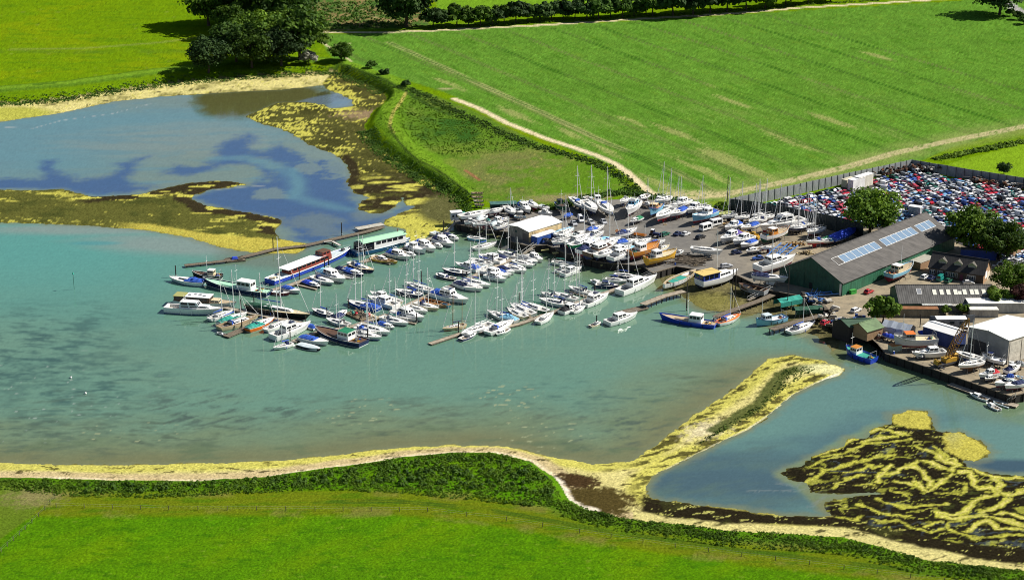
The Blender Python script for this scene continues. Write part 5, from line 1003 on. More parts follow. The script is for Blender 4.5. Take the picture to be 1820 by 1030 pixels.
# hut on the waterside: two roofs
m_hutroof = corrugated((0.12, 0.19, 0.085), 0.5, 'Y', 0.8, 0.15, 'green_felt'); m_hutwall = mat((0.30, 0.19, 0.10), 0.9, var=0.25, scale=1.2, kind='hut_boards'); m_tarred = mat((0.035, 0.027, 0.024), 0.9, var=0.3, scale=1, kind='tarred_boards')  # hut roof green lightened, sunlight included in the colour
p = G(*X4(520, 480), LAND); q = G(*X4(690, 400), LAND); d_ = (q-p); lvh = Vector((0.80, 0.60, 0))*7.0
gable_building('waterside_hut', (p.x, p.y), (2.1, -2.8), (lvh.x, lvh.y), LAND, LAND+3.2, LAND+4.9, m_hutwall, m_hutroof, 'sunlit wooden hut with light green felt roof', over=0.35, cat='hut')
p = G(*X4(165, 545), 0.2); gable_building('boathouse', (p.x+2.6, p.y+2.6), (-2.2, 2.6), (9.2, 0.6), 0.1, LAND+3.0, LAND+4.6, m_tarred, corrugated((0.045, 0.10, 0.060), 0.5, 'Y', 0.8, 0.15, 'dark_green_felt'), 'tarred black boathouse with dark green roof standing over the water', over=0.3, cat='boathouse')
# ---- scrapyard fence and sheet walls: each sheet a part
def sheet_fence(name, pts, z0, h, label, colm, step=3.0, cat='fence', post=True, zb=None):
    root = empty(name, (pts[0].x, pts[0].y, z0)); o0 = Vector((pts[0].x, pts[0].y, 0)); rg = random.Random(len(pts)); me_c = {}
    for i in range(len(pts)-1):
        a, c = pts[i], pts[i+1]; d = Vector((c.x-a.x, c.y-a.y, 0)); L = d.length; n = max(1, round(L/step)); rz = math.atan2(d.y, d.x); w = L/n; key = round(w, 3)
        for k in range(n):
            if key not in me_c:
                b = MB(); b.box((0, 0, h/2), (w-0.04, 0.08, h)); o = b.build('fence_sheet', colm, root); me_c[key] = o.data
            else: o = link('fence_sheet', me_c[key], root)
            mid = a-o0+d*((k+0.5)/n); o.location = (mid.x, mid.y, rg.uniform(-0.06, 0.06)); o.rotation_euler = (0, 0, rz+rg.uniform(-.01, .01))
            if post:
                if ('post', 0) not in me_c:
                    b = MB(); b.box((0, 0, h/2+0.05), (0.22, 0.28, h+0.1)); q = b.build('fence_post', mat((0.06, 0.065, 0.06), 0.8, kind='fence_post'), root); me_c[('post', 0)] = q.data
                else: q = link('fence_post', me_c[('post', 0)], root)
                pp = a-o0+d*(k/n); q.location = (pp.x, pp.y, 0); q.rotation_euler = (0, 0, rz)
    return tag(root, label, cat)
FH = 4.2
fz = LAND+FH
sheet_fence('scrapyard_fence', [G(1296, 353, fz), G(1400, 331, fz), G(1500, 309, fz), G(1621, 283.5, fz)], LAND, FH, 'tall grey sheet fence between scrapyard and crop field', corrugated((0.30, 0.32, 0.32), 0.3, 'X', 0.7, 0.2, 'galvanised'), 3.2)
sheet_fence('scrapyard_fence', [G(1621, 283.5, fz), G(1700, 297, fz), G(1820, 316, fz), G(1960, 338, fz)], LAND, FH, 'tall shaded grey sheet fence between scrapyard and paddock', corrugated((0.26, 0.28, 0.30), 0.3, 'X', 0.7, 0.2, 'galvanised_b'), 3.6)  # darker copy of the galvanised sheet, shade put into its colour
sheet_fence('scrapyard_wall', [G(1296, 353, LAND+5.6), G(1350, 359, LAND+5.6), G(1450, 377, LAND+5.6), G(1505, 389, LAND+5.6), G(1535, 396, LAND+5.6)], LAND, 5.6, 'dark green sheet wall between scrapyard and laid up boats', corrugated((0.008, 0.022, 0.026), 0.5, 'X', 0.6, 0.2, 'dark_green_sheet'), 4.0)
sheet_fence('sheet_wall', [G(*X2(735, 800), LAND+2.6), G(*X2(1000, 800), LAND+2.6), G(*X3(580, 385), LAND+2.6)], LAND, 2.6, 'grey blue sheet wall in front of the low sheds', corrugated((0.22, 0.25, 0.29), 0.4, 'X', 0.7, 0.2, 'blue_grey_sheet'), 3.0)
# stock fences in the pasture
def wire_fence(pts, label, step=8.0, z=2.5, h=1.2):
    root = empty('wire_fence', (pts[0].x, pts[0].y, z-0.1)); o0 = Vector((pts[0].x, pts[0].y, z-0.1)); b = MB(); b.tube([(0, 0, -0.3), (0, 0, h)], 0.09, n=5); first = None
    for i in range(len(pts)-1):
        a, c = pts[i], pts[i+1]; n = max(1, int((c-a).length/step))
        for k in range(n):
            q = a+(c-a)*(k/n)-o0
            if first is None: first = b.build('post', m_oldwood, root); o = first
            else: o = link('post', first.data, root)
            o.location = (q.x, q.y, 0)
    w = MB()
    for zz_ in (0.55, 1.05): w.tube([(p_-o0)+Vector((0, 0, zz_)) for p_ in pts], 0.007, n=3, cap=False)
    w.build('wire', m_rail, root, fix=False); tag(root, label, 'fence')
wire_fence([G(98, 884, 2.5), G(80, 905, 2.5), G(45, 940, 2.5), G(-20, 1000, 2.5)], 'wire fence running down from shore to the field corner', 3.0)
wire_fence([G(100, 900, 2.5), G(300, 905, 2.5), G(560, 906, 2.5), G(760, 908, 2.5), G(900, 924, 2.5), G(1030, 946, 2.5), G(1200, 972, 2.5), G(1500, 1010, 2.5), G(1800, 1050, 2.5)], 'wire fence between the pasture and the shore track', 7.0)
# ================================================================== boats
COLS = dict(white=(0.78, 0.78, 0.76), cream=(0.62, 0.52, 0.33), navy=(0.012, 0.022, 0.085), blue=(0.02, 0.085, 0.42), royal=(0.02, 0.06, 0.50), red=(0.50, 0.02, 0.03), maroon=(0.20, 0.015, 0.03),
  green=(0.02, 0.19, 0.085), dgreen=(0.012, 0.075, 0.04), teal=(0.02, 0.27, 0.21), black=(0.014, 0.014, 0.018), wood=(0.30, 0.135, 0.04), varnish=(0.52, 0.21, 0.035), orange=(0.72, 0.17, 0.02), grey=(0.28, 0.29, 0.30),
  silver=(0.52, 0.53, 0.54), sky=(0.22, 0.50, 0.68), yellow=(0.68, 0.38, 0.03), tan=(0.45, 0.35, 0.22), brown=(0.10, 0.05, 0.025), lime=(0.50, 0.56, 0.22), pale=(0.52, 0.60, 0.62), olive=(0.16, 0.14, 0.06), purple=(0.10, 0.07, 0.28), mint=(0.38, 0.66, 0.46))
def pm(c, rough=0.35, var=0.05): return mat(COLS[c] if isinstance(c, str) else c, rough, var=var, scale=1.5, kind='boat_paint')
def canvas(c): return mat(COLS[c], 0.9, var=0.15, scale=1.2, bump=0.6, kind='canvas')
m_glass = mat((0.010, 0.013, 0.018), 0.08, var=0.02, kind='dark_glass')
m_alu = mat((0.62, 0.62, 0.62), 0.4, metal=0.2, kind='alloy')
m_mastw = mat((0.74, 0.74, 0.73), 0.4, kind='white_spar')
m_wire = mat((0.35, 0.35, 0.36), 0.4, kind='wire')
m_teak = mat((0.30, 0.21, 0.12), 0.8, var=0.2, scale=2, kind='teak')
m_deck = mat((0.70, 0.69, 0.66), 0.7, kind='deck_paint')
m_floor = mat((0.36, 0.34, 0.30), 0.8, var=0.15, kind='cockpit_floor')
m_timber = mat((0.20, 0.15, 0.09), 0.9, var=0.3, scale=2.5, bump=0.5, kind='timber')
m_dark = mat((0.02, 0.02, 0.022), 0.7, kind='rubber')
m_steel = mat((0.10, 0.10, 0.11), 0.55, metal=0.3, kind='steel')
class Hull:
    def __init__(s, L, B, F, D, tw=0.7, sheer=0.25, rake=0.09, so=0.05, n=13, full=0.42, pinch=2.2, stern_lift=0.06):
        s.L, s.B, s.F, s.D = L, B, F, D; s.t = [i/(n-1) for i in range(n)]; s.n = n; s.rake = rake*L; s.so = so*L
        s.tw, s.full, s.pinch, s.sh, s.sl = tw, full, pinch, sheer, stern_lift
    def hb(s, t):
        f = s.full
        if t < f: w = s.tw+(1-s.tw)*math.sin(t/f*math.pi/2)
        else: w = (1-((t-f)/(1-f))**s.pinch)
        return max(0.0, w)*s.B/2
    def zs(s, t): return s.F*(1+s.sh*max(0, (t-0.35)/0.65)**2+s.sl*max(0, (0.35-t)/0.35)**2)
    def xl(s, t, lev): return -s.L/2+s.so*lev+(s.L-(s.so+s.rake)*lev)*t
    def section(s, t):
        b = s.hb(t); z = s.zs(t); fl = 1-0.55*t**3; e = 1-0.75*t**4
        return [(s.xl(t, 0), b, z), (s.xl(t, .35), b*(0.99*fl+0.01*1), z*0.5), (s.xl(t, .66), b*0.93*fl, 0.16), (s.xl(t, .70), b*0.90*fl, 0.03), (s.xl(t, .78), b*0.80*fl*e, -0.35*s.D), (s.xl(t, 1.0), b*0.08, -s.D*(1-0.35*t))]
    def build(s, parent, hullm, stripem, bottomm=None, z0=0.0, name='hull'):
        lv = 6 if bottomm else 5
        secs = [s.section(t) for t in s.t]; mb = MB()
        def strip(a, c, m):
            for sg in (1, -1):
                vs = []; fs = []
                for sec in secs:
                    for k in (a, c): vs.append((sec[k][0], sg*sec[k][1], sec[k][2]+z0))
                for i in range(s.n-1): fs.append((2*i, 2*i+1, 2*i+3, 2*i+2))
                mb.add(vs, fs, m)
        strip(0, 1, 0); strip(1, 2, 0); strip(2, 3, 1); strip(3, 4, 2)
        if bottomm: strip(4, 5, 2)
        tr = secs[0][:lv]; vs = [(p[0], p[1], p[2]+z0) for p in tr]+[(p[0], -p[1], p[2]+z0) for p in tr]
        fs = [(k, k+1, lv+k+1, lv+k) for k in range(lv-1)]; mb.add(vs, fs[:2], 0); mb.add(vs, fs[2:], 2)
        bmf = mb
        me = bpy.data.meshes.new(name); me.from_pydata(bmf.v, [], bmf.f)
        for m in (hullm, stripem, bottomm or stripem): me.materials.append(m)
        me.polygons.foreach_set('material_index', bmf.m)
        bb = bmesh.new(); bb.from_mesh(me); bmesh.ops.remove_doubles(bb, verts=bb.verts, dist=0.0005); bmesh.ops.recalc_face_normals(bb, faces=bb.faces); bb.to_mesh(me); bb.free()
        me.polygons.foreach_set('use_smooth', [True]*len(me.polygons)); me.set_sharp_from_angle(angle=math.radians(40))
        return link(name, me, parent)
    def deck(s, parent, m, z0=0.0, inset=0.02, drop=0.03, cock=None, depth=0.45, floorm=None, name='deck'):
        mb = MB(); ts = sorted(set(s.t+(list(cock[:2]) if cock else [])))
        def pt(t, f=1.0): return s.xl(t, 0), max(0.0, s.hb(t)-inset)*f, s.zs(t)-drop+z0
        for i in range(len(ts)-1):
            a, c = ts[i], ts[i+1]; xa, ba, za = pt(a); xc, bc, zc = pt(c)
            if cock and a >= cock[0]-1e-6 and c <= cock[1]+1e-6:
                wa, wc = ba*cock[2], bc*cock[2]; fz = min(za, zc)-depth
                for sg in (1, -1):
                    mb.add([(xa, sg*wa, za), (xc, sg*wc, zc), (xc, sg*bc, zc), (xa, sg*ba, za)], [(0, 1, 2, 3)], 0)
                    mb.add([(xa, sg*wa, za), (xc, sg*wc, zc), (xc, sg*wc, fz), (xa, sg*wa, fz)], [(0, 1, 2, 3)], 0)
                mb.add([(xa, wa, fz), (xc, wc, fz), (xc, -wc, fz), (xa, -wa, fz)], [(0, 1, 2, 3)], 1)
                if abs(a-cock[0]) < 1e-6 and a > 0: mb.add([(xa, wa, fz), (xa, -wa, fz), (xa, -wa, za), (xa, wa, za)], [(0, 1, 2, 3)], 0)
                if abs(c-cock[1]) < 1e-6: mb.add([(xc, wc, fz), (xc, -wc, fz), (xc, -wc, zc), (xc, wc, zc)], [(0, 1, 2, 3)], 0)
            else:
                mb.add([(xa, -ba, za), (xc, -bc, zc), (xc, bc, zc), (xa, ba, za)], [(0, 1, 2, 3)], 0)
        return mb.build(name, [m, floorm or m_floor], parent, fix=False)
def house(parent, x0, x1, w, z0, z1, m, wm=m_glass, slope_f=0.25, slope_a=0.05, tumble=0.86, wfront=1.0, panes=2, name='cabin', roofm=None, front=True, sill=0.42, over=0.06, aft=False):
    """a boat's deckhouse: sloping walls, separate panes and roof"""
    h = z1-z0; xf, xa = x1-slope_f*h, x0+slope_a*h; mb = MB()
    lo = [(x0, -w/2, z0), (x1, -w/2*wfront, z0), (x1, w/2*wfront, z0), (x0, w/2, z0)]
    hi = [(xa, -w/2*tumble, z1), (xf, -w/2*wfront*tumble, z1), (xf, w/2*wfront*tumble, z1), (xa, w/2*tumble, z1)]
    mb.add(lo+hi, [(4, 5, 6, 7), (0, 1, 5, 4), (1, 2, 6, 5), (2, 3, 7, 6), (3, 0, 4, 7)])
    o = mb.build(name, m, parent)
    def quad(a, b, c, d, u0, u1, v0, v1, nrm):
        def q(u_, v_):
            p = (Vector(a)*(1-u_)+Vector(b)*u_)*(1-v_)+(Vector(d)*(1-u_)+Vector(c)*u_)*v_
            return p+nrm*0.018
        return [q(u0, v0), q(u1, v0), q(u1, v1), q(u0, v1)]
    def pane(a, b, c, d, k, pad=0.06):
        nrm = (Vector(b)-Vector(a)).cross(Vector(d)-Vector(a)).normalized()
        for i in range(k):
            u0 = pad+(1-2*pad)*i/k; u1 = pad+(1-2*pad)*(i+0.84)/k
            MB().add(quad(a, b, c, d, u0, u1, sill, 0.86, nrm), [(0, 1, 2, 3)]).build('window', wm, o, fix=False)
    if panes:
        pane(lo[0], lo[1], hi[1], hi[0], panes); pane(lo[2], lo[3], hi[3], hi[2], panes)
        if front: pane(lo[1], lo[2], hi[2], hi[1], 2 if w > 1.6 else 1)
        if aft: pane(lo[3], lo[0], hi[0], hi[3], 2)
    if roofm is not None:
        r = MB(); g = over
        r.add([(xa-g, -w/2*tumble-g, z1), (xf+g, -w/2*wfront*tumble-g, z1), (xf+g, w/2*wfront*tumble+g, z1), (xa-g, w/2*tumble+g, z1),
               (xa-g*.4, -w/2*tumble*.8, z1+0.10), (xf, -w/2*wfront*tumble*.8, z1+0.10), (xf, w/2*wfront*tumble*.8, z1+0.10), (xa-g*.4, w/2*tumble*.8, z1+0.10)],
              [(3, 2, 1, 0), (4, 5, 6, 7), (0, 1, 5, 4), (1, 2, 6, 5), (2, 3, 7, 6), (3, 0, 4, 7)])
        r.build('roof', roofm, o)
    return o
def draped(parent, h, t0, t1, m, z0, rise, name='boat_cover', wid=1.02):
    """canvas stretched over a ridge, sagging between its hoops"""
    mb = MB(); k = 9; rings = []
    for i in range(k):
        t = t0+(t1-t0)*i/(k-1); b_ = max(0.05, h.hb(t)*wid); z = h.zs(t)+z0; xx = h.xl(t, 0)
        e = 1-0.75*abs(2*i/(k-1)-1)**3; rz = rise*e*(0.88+0.12*math.cos(i*math.pi))
        rings.append([(xx, -b_, z-0.12), (xx, -b_*0.94, z+0.10+0.15*rz), (xx, -b_*0.45, z+0.10+0.75*rz), (xx, 0, z+0.12+rz), (xx, b_*0.45, z+0.10+0.75*rz), (xx, b_*0.94, z+0.10+0.15*rz), (xx, b_, z-0.12)])
    vs = [p for r in rings for p in r]; fs = [(i*7+j, i*7+j+1, (i+1)*7+j+1, (i+1)*7+j) for i in range(k-1) for j in range(6)]
    fs += [tuple(range(7)), tuple((k-1)*7+j for j in reversed(range(7)))]
    mb.add(vs, fs); return mb.build(name, m, parent)
def rail(parent, h, t0, t1, z0, hgt, m, name='guard_rail', k=7, closed_bow=True):
    mb = MB()
    for sg in ((1, -1)):
        pts = []
        for i in range(k):
            t = t0+(t1-t0)*i/(k-1); p = (h.xl(t, 0)-0.05, sg*max(0, h.hb(t)-0.08), h.zs(t)+z0+hgt); pts.append(p)
            mb.tube([(p[0], p[1], p[2]-hgt), p], 0.018, n=3, cap=False)
        mb.tube(pts, 0.022, n=3, cap=False)
    ends = [(h.xl(q, 0)-0.05, max(0, h.hb(q)-0.08), h.zs(q)+z0+hgt) for q in ((t1 if t1 > 0.9 else t0),)][0]
    mb.tube([ends, (ends[0], -ends[1], ends[2])], 0.022, n=3, cap=False)
    return mb.build(name, m, parent, fix=False)
def spars(parent, h, z0, tm, H, cover=None, ketch=False, sparm=None, boom=True, furl=True, deckz=None, boom_len=0.38, r=None):
    L = h.L; sparm = sparm or m_mastw; xm = h.xl(tm, 0); zd = (deckz if deckz is not None else h.zs(tm))+z0-0.02; r = r or 0.07+0.0045*H
    MB().tube([(xm, 0, zd), (xm-0.01*H, 0, zd+H*0.6), (xm-0.02*H, 0, zd+H)], [r, r*0.95, r*0.7], n=8).build('mast', sparm, parent)
    sp = MB()
    for fz in ((0.42, 0.70) if H > 11 else (0.55,)):
        for sg in (1, -1): sp.tube([(xm-0.01*H, 0, zd+H*fz), (xm-0.10, sg*h.B*0.30, zd+H*fz+0.06)], 0.03, n=4)
    sp.build('spreader', sparm, parent)
    rg = MB(); top = (xm-0.02*H, 0, zd+H*0.98); bow = (h.xl(0.985, 0), 0, h.zs(1)+z0); st = (h.xl(0.01, 0), 0, h.zs(0)+z0)
    rg.tube([bow, top], 0.016, n=3, cap=False); rg.tube([st, top], 0.016, n=3, cap=False)
    for sg in (1, -1):
        rg.tube([(xm, sg*h.hb(tm)*0.95, h.zs(tm)+z0), (xm-0.1, sg*h.B*0.30, zd+H*0.55), top], 0.016, n=3, cap=False)
    rg.build('rigging', m_wire, parent, fix=False)
    if furl:
        a = Vector(bow); c = Vector(top); MB().tube([a+(c-a)*0.03, a+(c-a)*0.3, a+(c-a)*0.85], [0.05, 0.09, 0.03], n=6).build('furled_sail', canvas('white'), parent)
    if boom:
        bl = L*boom_len; zb = zd+max(0.75, 0.07*H); 
        MB().tube([(xm-0.05, 0, zb), (xm-bl, 0, zb+0.05)], 0.055, n=6).build('boom', sparm, parent)
        if cover: MB().tube([(xm-0.02, 0, zb+0.55), (xm-0.12, 0, zb+0.20), (xm-bl*0.5, 0, zb+0.17), (xm-bl*0.97, 0, zb+0.13)], [0.07, 0.20, 0.17, 0.09], n=8).build('sail_cover', canvas(cover), parent)
    if ketch:
        x2 = h.xl(0.16, 0); z2 = h.zs(0.16)+z0; H2 = H*0.68
        MB().tube([(x2, 0, z2), (x2-0.02*H2, 0, z2+H2)], [r*0.85, r*0.6], n=8).build('mizzen_mast', sparm, parent)
        MB().tube([(x2, 0, z2+0.9), (x2-bl*0.55 if boom else x2-1.5, 0, z2+0.95)], 0.05, n=6).build('mizzen_boom', sparm, parent)
def props_(parent, h, z0, fin=True):
    """shores and keel blocks of a boat laid up ashore"""
    s = MB()
    for t in (0.25, 0.5, 0.75):
        for sg in (1, -1):
            xx = h.xl(t, 0.7); yy = sg*h.hb(t)*0.72; MB().tube([(xx, yy, z0-0.15*h.D), (xx, yy*1.45, 0.0)], 0.07, n=5).build('shore_prop', m_steel, parent, fix=False)
    k = MB()
    for t in (0.2, 0.45, 0.7): MB().box((h.xl(t, 1), 0, 0.14), (0.35, 0.9, 0.28)).build('keel_block', m_timber, parent, fix=False)
def fin_keel(parent, h, z0, m):
    D = h.D; k = MB(); L = h.L; top = z0-D*0.75
    prof = [(-0.10*L, top), (0.16*L, top), (0.10*L, 0.28), (-0.09*L, 0.28)]
    k.prism(prof, -0.09, 0.09); k.build('keel', m, parent)
    r = MB(); r.prism([(-0.46*L, z0-0.02), (-0.40*L, z0-0.2*D), (-0.39*L, max(0.5, z0-D*1.6)), (-0.44*L, max(0.5, z0-D*1.6))], -0.04, 0.04); r.build('rudder', m, parent)
def outboard(parent, x_, z_, m=m_dark, y_=0.0):
    o = MB(); o.box((x_-0.16, y_, z_+0.32), (0.34, 0.26, 0.36), taper=0.8); o.box((x_-0.18, y_, z_-0.1), (0.12, 0.10, 0.6)); o.build('outboard_motor', m, parent)
def fenders(parent, h, z0, m, ts=(0.3, 0.55), side=(1, -1)):
    for t in ts:
        for sg in side:
            yy = sg*(h.hb(t)+0.10); MB().tube([(h.xl(t, .2), yy, h.zs(t)*0.75+z0), (h.xl(t, .2), yy, h.zs(t)*0.6+z0), (h.xl(t, .2), yy, 0.25+z0), (h.xl(t, .2), yy, 0.12+z0)], [0.03, 0.11, 0.11, 0.03], n=6).build('fender', m, parent)
rnd = random.Random(21)
def make_boat(kind, loc, rz, L, hull='white', ashore=False, name=None, cover=None, mast=None, bottom=None, stripe=None, deckc=None, roof=None, canopy=None, fly=False, ketch=False, beam=None, spar=None, sprayhood=None, lift=None, tilt=0.0, free=None, wheel='white', extra=None, tw=None):
    nm = {'sloop': 'sailing_yacht', 'cruiser': 'motor_cruiser', 'fish': 'fishing_boat', 'open': 'open_boat', 'rib': 'inflatable_boat', 'launch': 'motor_launch', 'covered': 'covered_boat', 'speed': 'speedboat'}[kind]
    root = empty(name or nm, loc, rz)
    hm = pm(hull); stm = pm(stripe or ('navy' if hull == 'white' else 'white')); bm_ = pm(bottom or rnd.choice(['navy', 'maroon', 'black', 'navy']), 0.8, 0.12)
    if kind == 'sloop':
        B = beam or min(0.36, 0.27+0.75/L)*L; F = free or 0.50+0.062*L; D = 0.05*L+0.12
        h = Hull(L, B, F, D, tw=tw or 0.62, sheer=0.16, rake=0.12, so=0.07)
    elif kind in ('cruiser', 'speed'):
        B = beam or min(0.38, 0.26+0.9/L)*L; F = free or 0.62+0.070*L; D = 0.055*L+0.15
        h = Hull(L, B, F, D, tw=0.92, sheer=0.28, rake=0.13, so=0.0, pinch=2.6, full=0.35, stern_lift=0.0)
    elif kind == 'fish':
        B = beam or min(0.40, 0.30+0.4/L)*L; F = free or 0.55+0.075*L; D = 0.09*L+0.1
        h = Hull(L, B, F, D, tw=tw or 0.80, sheer=0.75, rake=0.08, so=0.02, pinch=3.0, full=0.40, stern_lift=0.10)
    else:
        B = beam or min(0.42, 0.30+0.5/L)*L; F = free or 0.38+0.05*L; D = 0.05*L+0.1
        h = Hull(L, B, F, D, tw=tw or 0.82, sheer=0.30, rake=0.10, so=0.0, pinch=2.4)
    z0 = 0.0
    if ashore:
        z0 = (lift if lift is not None else (1.25*D+1.15 if kind == 'sloop' else D+0.6))
    dk = {'teak': m_teak, None: m_deck}.get(deckc) or pm(deckc, 0.7, 0.1)
    if kind == 'rib':
        r = 0.21; t = MB(); w = B/2-r
        path = [(-L/2, w, 0.28)]+[(-L/2+L*0.72*i/3, w, 0.28+0.02*i) for i in range(1, 4)]+[(L*0.38, w*0.66, 0.40), (L*0.5-r, 0, 0.48)]
        path += [(p[0], -p[1], p[2]) for p in reversed(path[:-1])]
        t.tube([(p[0], p[1], p[2]+z0) for p in path], r, n=8); t.build('tube', pm(hull, 0.6), root, smooth=True)
        f = MB(); f.box((-L*0.06, 0, 0.12+z0), (L*0.82, B-2*r, 0.06)); f.build('floor', m_floor, root)
        c = MB(); c.box((-L*0.05, 0, 0.45+z0), (0.5, 0.55, 0.6), taper=0.8); c.build('console', pm('white'), root)
        outboard(root, -L/2, 0.3+z0)
        return root
    # hull with waterline stripe and bottom paint
    h.build(root, hm, stm, bm_ if ashore else stm, z0)
    if kind == 'sloop':
        ck = (0.06, 0.30, 0.62); h.deck(root, dk, z0, cock=ck, depth=0.42*F)
        zc = h.zs(0.45)-0.05+z0; cw = B*0.56; ch = 0.26+0.022*L
        house(root, h.xl(0.305, 0), h.xl(0.74, 0), cw, zc, zc+ch, dk if deckc in (None, 'white') else pm('white'), slope_f=1.6, slope_a=0.0, wfront=0.55, tumble=0.80, panes=1 if L < 8.5 else 2, front=False, sill=0.35, name='coachroof')
        MB().box((h.xl(0.40, 0), 0, zc+ch+0.03), (0.06*L, 0.22*B, 0.06)).build('hatch', m_alu, root); MB().box((h.xl(0.80, 0), 0, h.zs(0.8)+z0+0.04), (0.5, 0.5, 0.08)).build('hatch', m_alu, root)
        if sprayhood:
            b = MB(); xh = h.xl(0.31, 0); b.add([(xh-0.5, -cw*.5, zc), (xh+0.6, -cw*.42, zc+ch*0.6), (xh+0.6, cw*.42, zc+ch*0.6), (xh-0.5, cw*.5, zc), (xh-0.5, -cw*.42, zc+ch+0.55), (xh+0.15, -cw*.36, zc+ch+0.45), (xh+0.15, cw*.36, zc+ch+0.45), (xh-0.5, cw*.42, zc+ch+0.55)],
              [(4, 5, 6, 7), (0, 1, 5, 4), (1, 2, 6, 5), (2, 3, 7, 6)]); b.build('spray_hood', canvas(sprayhood), root)
        if mast is None: mast = 1.22*L
        if mast: spars(root, h, z0, 0.55, mast, cover, ketch, sparm=pm(spar) if spar else None, deckz=zc-z0+ch*0.95)
        rail(root, h, 0.80, 0.985, z0, 0.55, m_alu, 'pulpit', 4); rail(root, h, 0.0, 0.16, z0, 0.55, m_alu, 'pushpit', 3)
        if canopy: draped(root, h, 0.02, 0.50, canvas(canopy), z0, 1.0, 'cockpit_cover', 0.9)
        if ashore: fin_keel(root, h, z0, bm_); props_(root, h, z0)
        else: fenders(root, h, z0, pm(rnd.choice(['white', 'blue', 'white'])), (0.45,))
    elif kind == 'cruiser':
        h.deck(root, dk, z0, cock=(0.04, 0.28, 0.80), depth=0.45*F)
        zc = h.zs(0.5)-0.05+z0; hs = 0.55+0.055*L
        o = house(root, h.xl(0.26, 0), h.xl(0.80, 0), B*0.78, zc, zc+hs*0.55, hm, slope_f=1.5, wfront=0.6, tumble=0.88, panes=3 if L > 8 else 2, front=False, name='trunk_cabin')
        house(root, h.xl(0.27, 0), h.xl(0.60, 0), B*0.74, zc+hs*0.5, zc+hs*1.25, pm(wheel), slope_f=0.75, wfront=0.86, tumble=0.84, panes=2, name='wheelhouse', roofm=pm(roof or 'white'), sill=0.25, aft=True)
        if fly:
            f = MB(); xf = h.xl(0.30, 0); x1_ = h.xl(0.54, 0); zf = zc+hs*1.25+0.10
            for sg in (1, -1): f.box(((xf+x1_)/2, sg*B*0.29, zf+0.28), (x1_-xf, 0.06, 0.56))
            f.box((x1_, 0, zf+0.33), (0.08, B*0.58, 0.66)); f.build('flybridge', pm('white'), root)
            fs = MB(); fs.box((x1_-1.0, 0, zf+0.25), (0.4, B*0.4, 0.5)); fs.build('helm_seat', pm('navy'), root)
        if canopy: draped(root, h, 0.01, 0.36, canvas(canopy), z0, hs*0.95, 'canopy', 0.86)
        mt = MB(); zt = zc+hs*1.3; mt.tube([(h.xl(0.33, 0), -B*.3, zt-0.1), (h.xl(0.33, 0)-0.2, -B*.26, zt+0.7), (h.xl(0.33, 0)-0.2, B*.26, zt+0.7), (h.xl(0.33, 0), B*.3, zt-0.1)], 0.05, n=5); mt.tube([(h.xl(0.33, 0)-0.2, 0, zt+0.7), (h.xl(0.33, 0)-0.3, 0, zt+2.0)], 0.03, n=4); mt.build('radar_arch', pm('white'), root)
        rail(root, h, 0.50, 0.985, z0, 0.6, m_alu, 'bow_rail', 6)
        if mast: spars(root, h, z0, 0.40, mast, None, boom=False, furl=False, deckz=zc+hs*1.2-z0)
        if ashore: props_(root, h, z0)
        else: fenders(root, h, z0, pm('white'), (0.3, 0.5))
    elif kind == 'speed':
        h.deck(root, dk, z0, cock=(0.05, 0.46, 0.76), depth=0.5*F)
        xw = h.xl(0.47, 0); zc = h.zs(0.47)+z0; w = B*0.40
        b = MB(); b.add([(xw+0.75, -w*.6, zc), (xw+0.75, w*.6, zc), (xw+0.1, w*.9, zc+0.5), (xw+0.1, -w*.9, zc+0.5), (xw-0.5, -w, zc), (xw-0.5, w, zc)], [(0, 1, 2, 3), (0, 3, 4), (1, 5, 2)]); b.build('windscreen', m_glass, root, fix=False)
        st = MB()
        for sg in (1, -1):
            st.box((h.xl(0.36, 0), sg*w*.5, zc-0.2), (0.5, 0.5, 0.4)); st.box((h.xl(0.36, 0)-0.28, sg*w*.5, zc+0.1), (0.12, 0.5, 0.5))
        st.box((h.xl(0.12, 0), 0, zc-0.2), (0.6, B*.6, 0.35)); st.build('seat', pm('pale', 0.8), root)
        if canopy: draped(root, h, 0.02, 0.55, canvas(canopy), z0, 0.75, 'canopy', 0.88)
        rail(root, h, 0.6, 0.985, z0, 0.4, m_alu, 'bow_rail', 5); outboard(root, -L/2, h.F*0.5+z0)
        if ashore: props_(root, h, z0)
    elif kind == 'fish':
        h.deck(root, pm(deckc or 'tan', 0.85, 0.15), z0, inset=0.06, drop=0.22*h.F)
        gw = MB()
        for sg in (1, -1): gw.tube([(h.xl(t, 0), sg*h.hb(t), h.zs(t)+z0) for t in h.t], 0.07, n=5)
        gw.build('gunwale', pm(stripe or 'white'), root)
        tw_ = (0.24, 0.46) if extra != 'fwd' else (0.52, 0.76)
        zc = h.zs(0.4)*0.80+z0; hw = 1.55+0.05*L
        house(root, h.xl(tw_[0], 0), h.xl(tw_[1], 0), min(B*0.66, 0.9*2*h.hb(tw_[1])), zc, zc+hw, pm(wheel), slope_f=0.10, tumble=0.94, panes=3 if L > 9 else 2, name='wheelhouse', roofm=pm(roof or 'white'), sill=0.52, over=0.12, aft=True)
        fo = house(root, h.xl(tw_[1]+0.01, 0), h.xl(min(0.90, tw_[1]+0.26), 0), 1.5*h.hb(tw_[1]+0.2), zc, zc+0.55, pm(deckc or 'white'), slope_f=0.5, wfront=0.6, panes=0, name='foredeck_hatch')
        xm = h.xl(tw_[1]+0.03, 0); m_ = MB(); Hm_ = mast or 0.45*L; m_.tube([(xm, 0, zc), (xm, 0, zc+hw+Hm_)], [0.09, 0.05], n=6); m_.tube([(xm, -0.8, zc+hw+Hm_*.6), (xm, 0.8, zc+hw+Hm_*.6)], 0.04, n=4); m_.build('mast', pm(spar or 'white'), root)
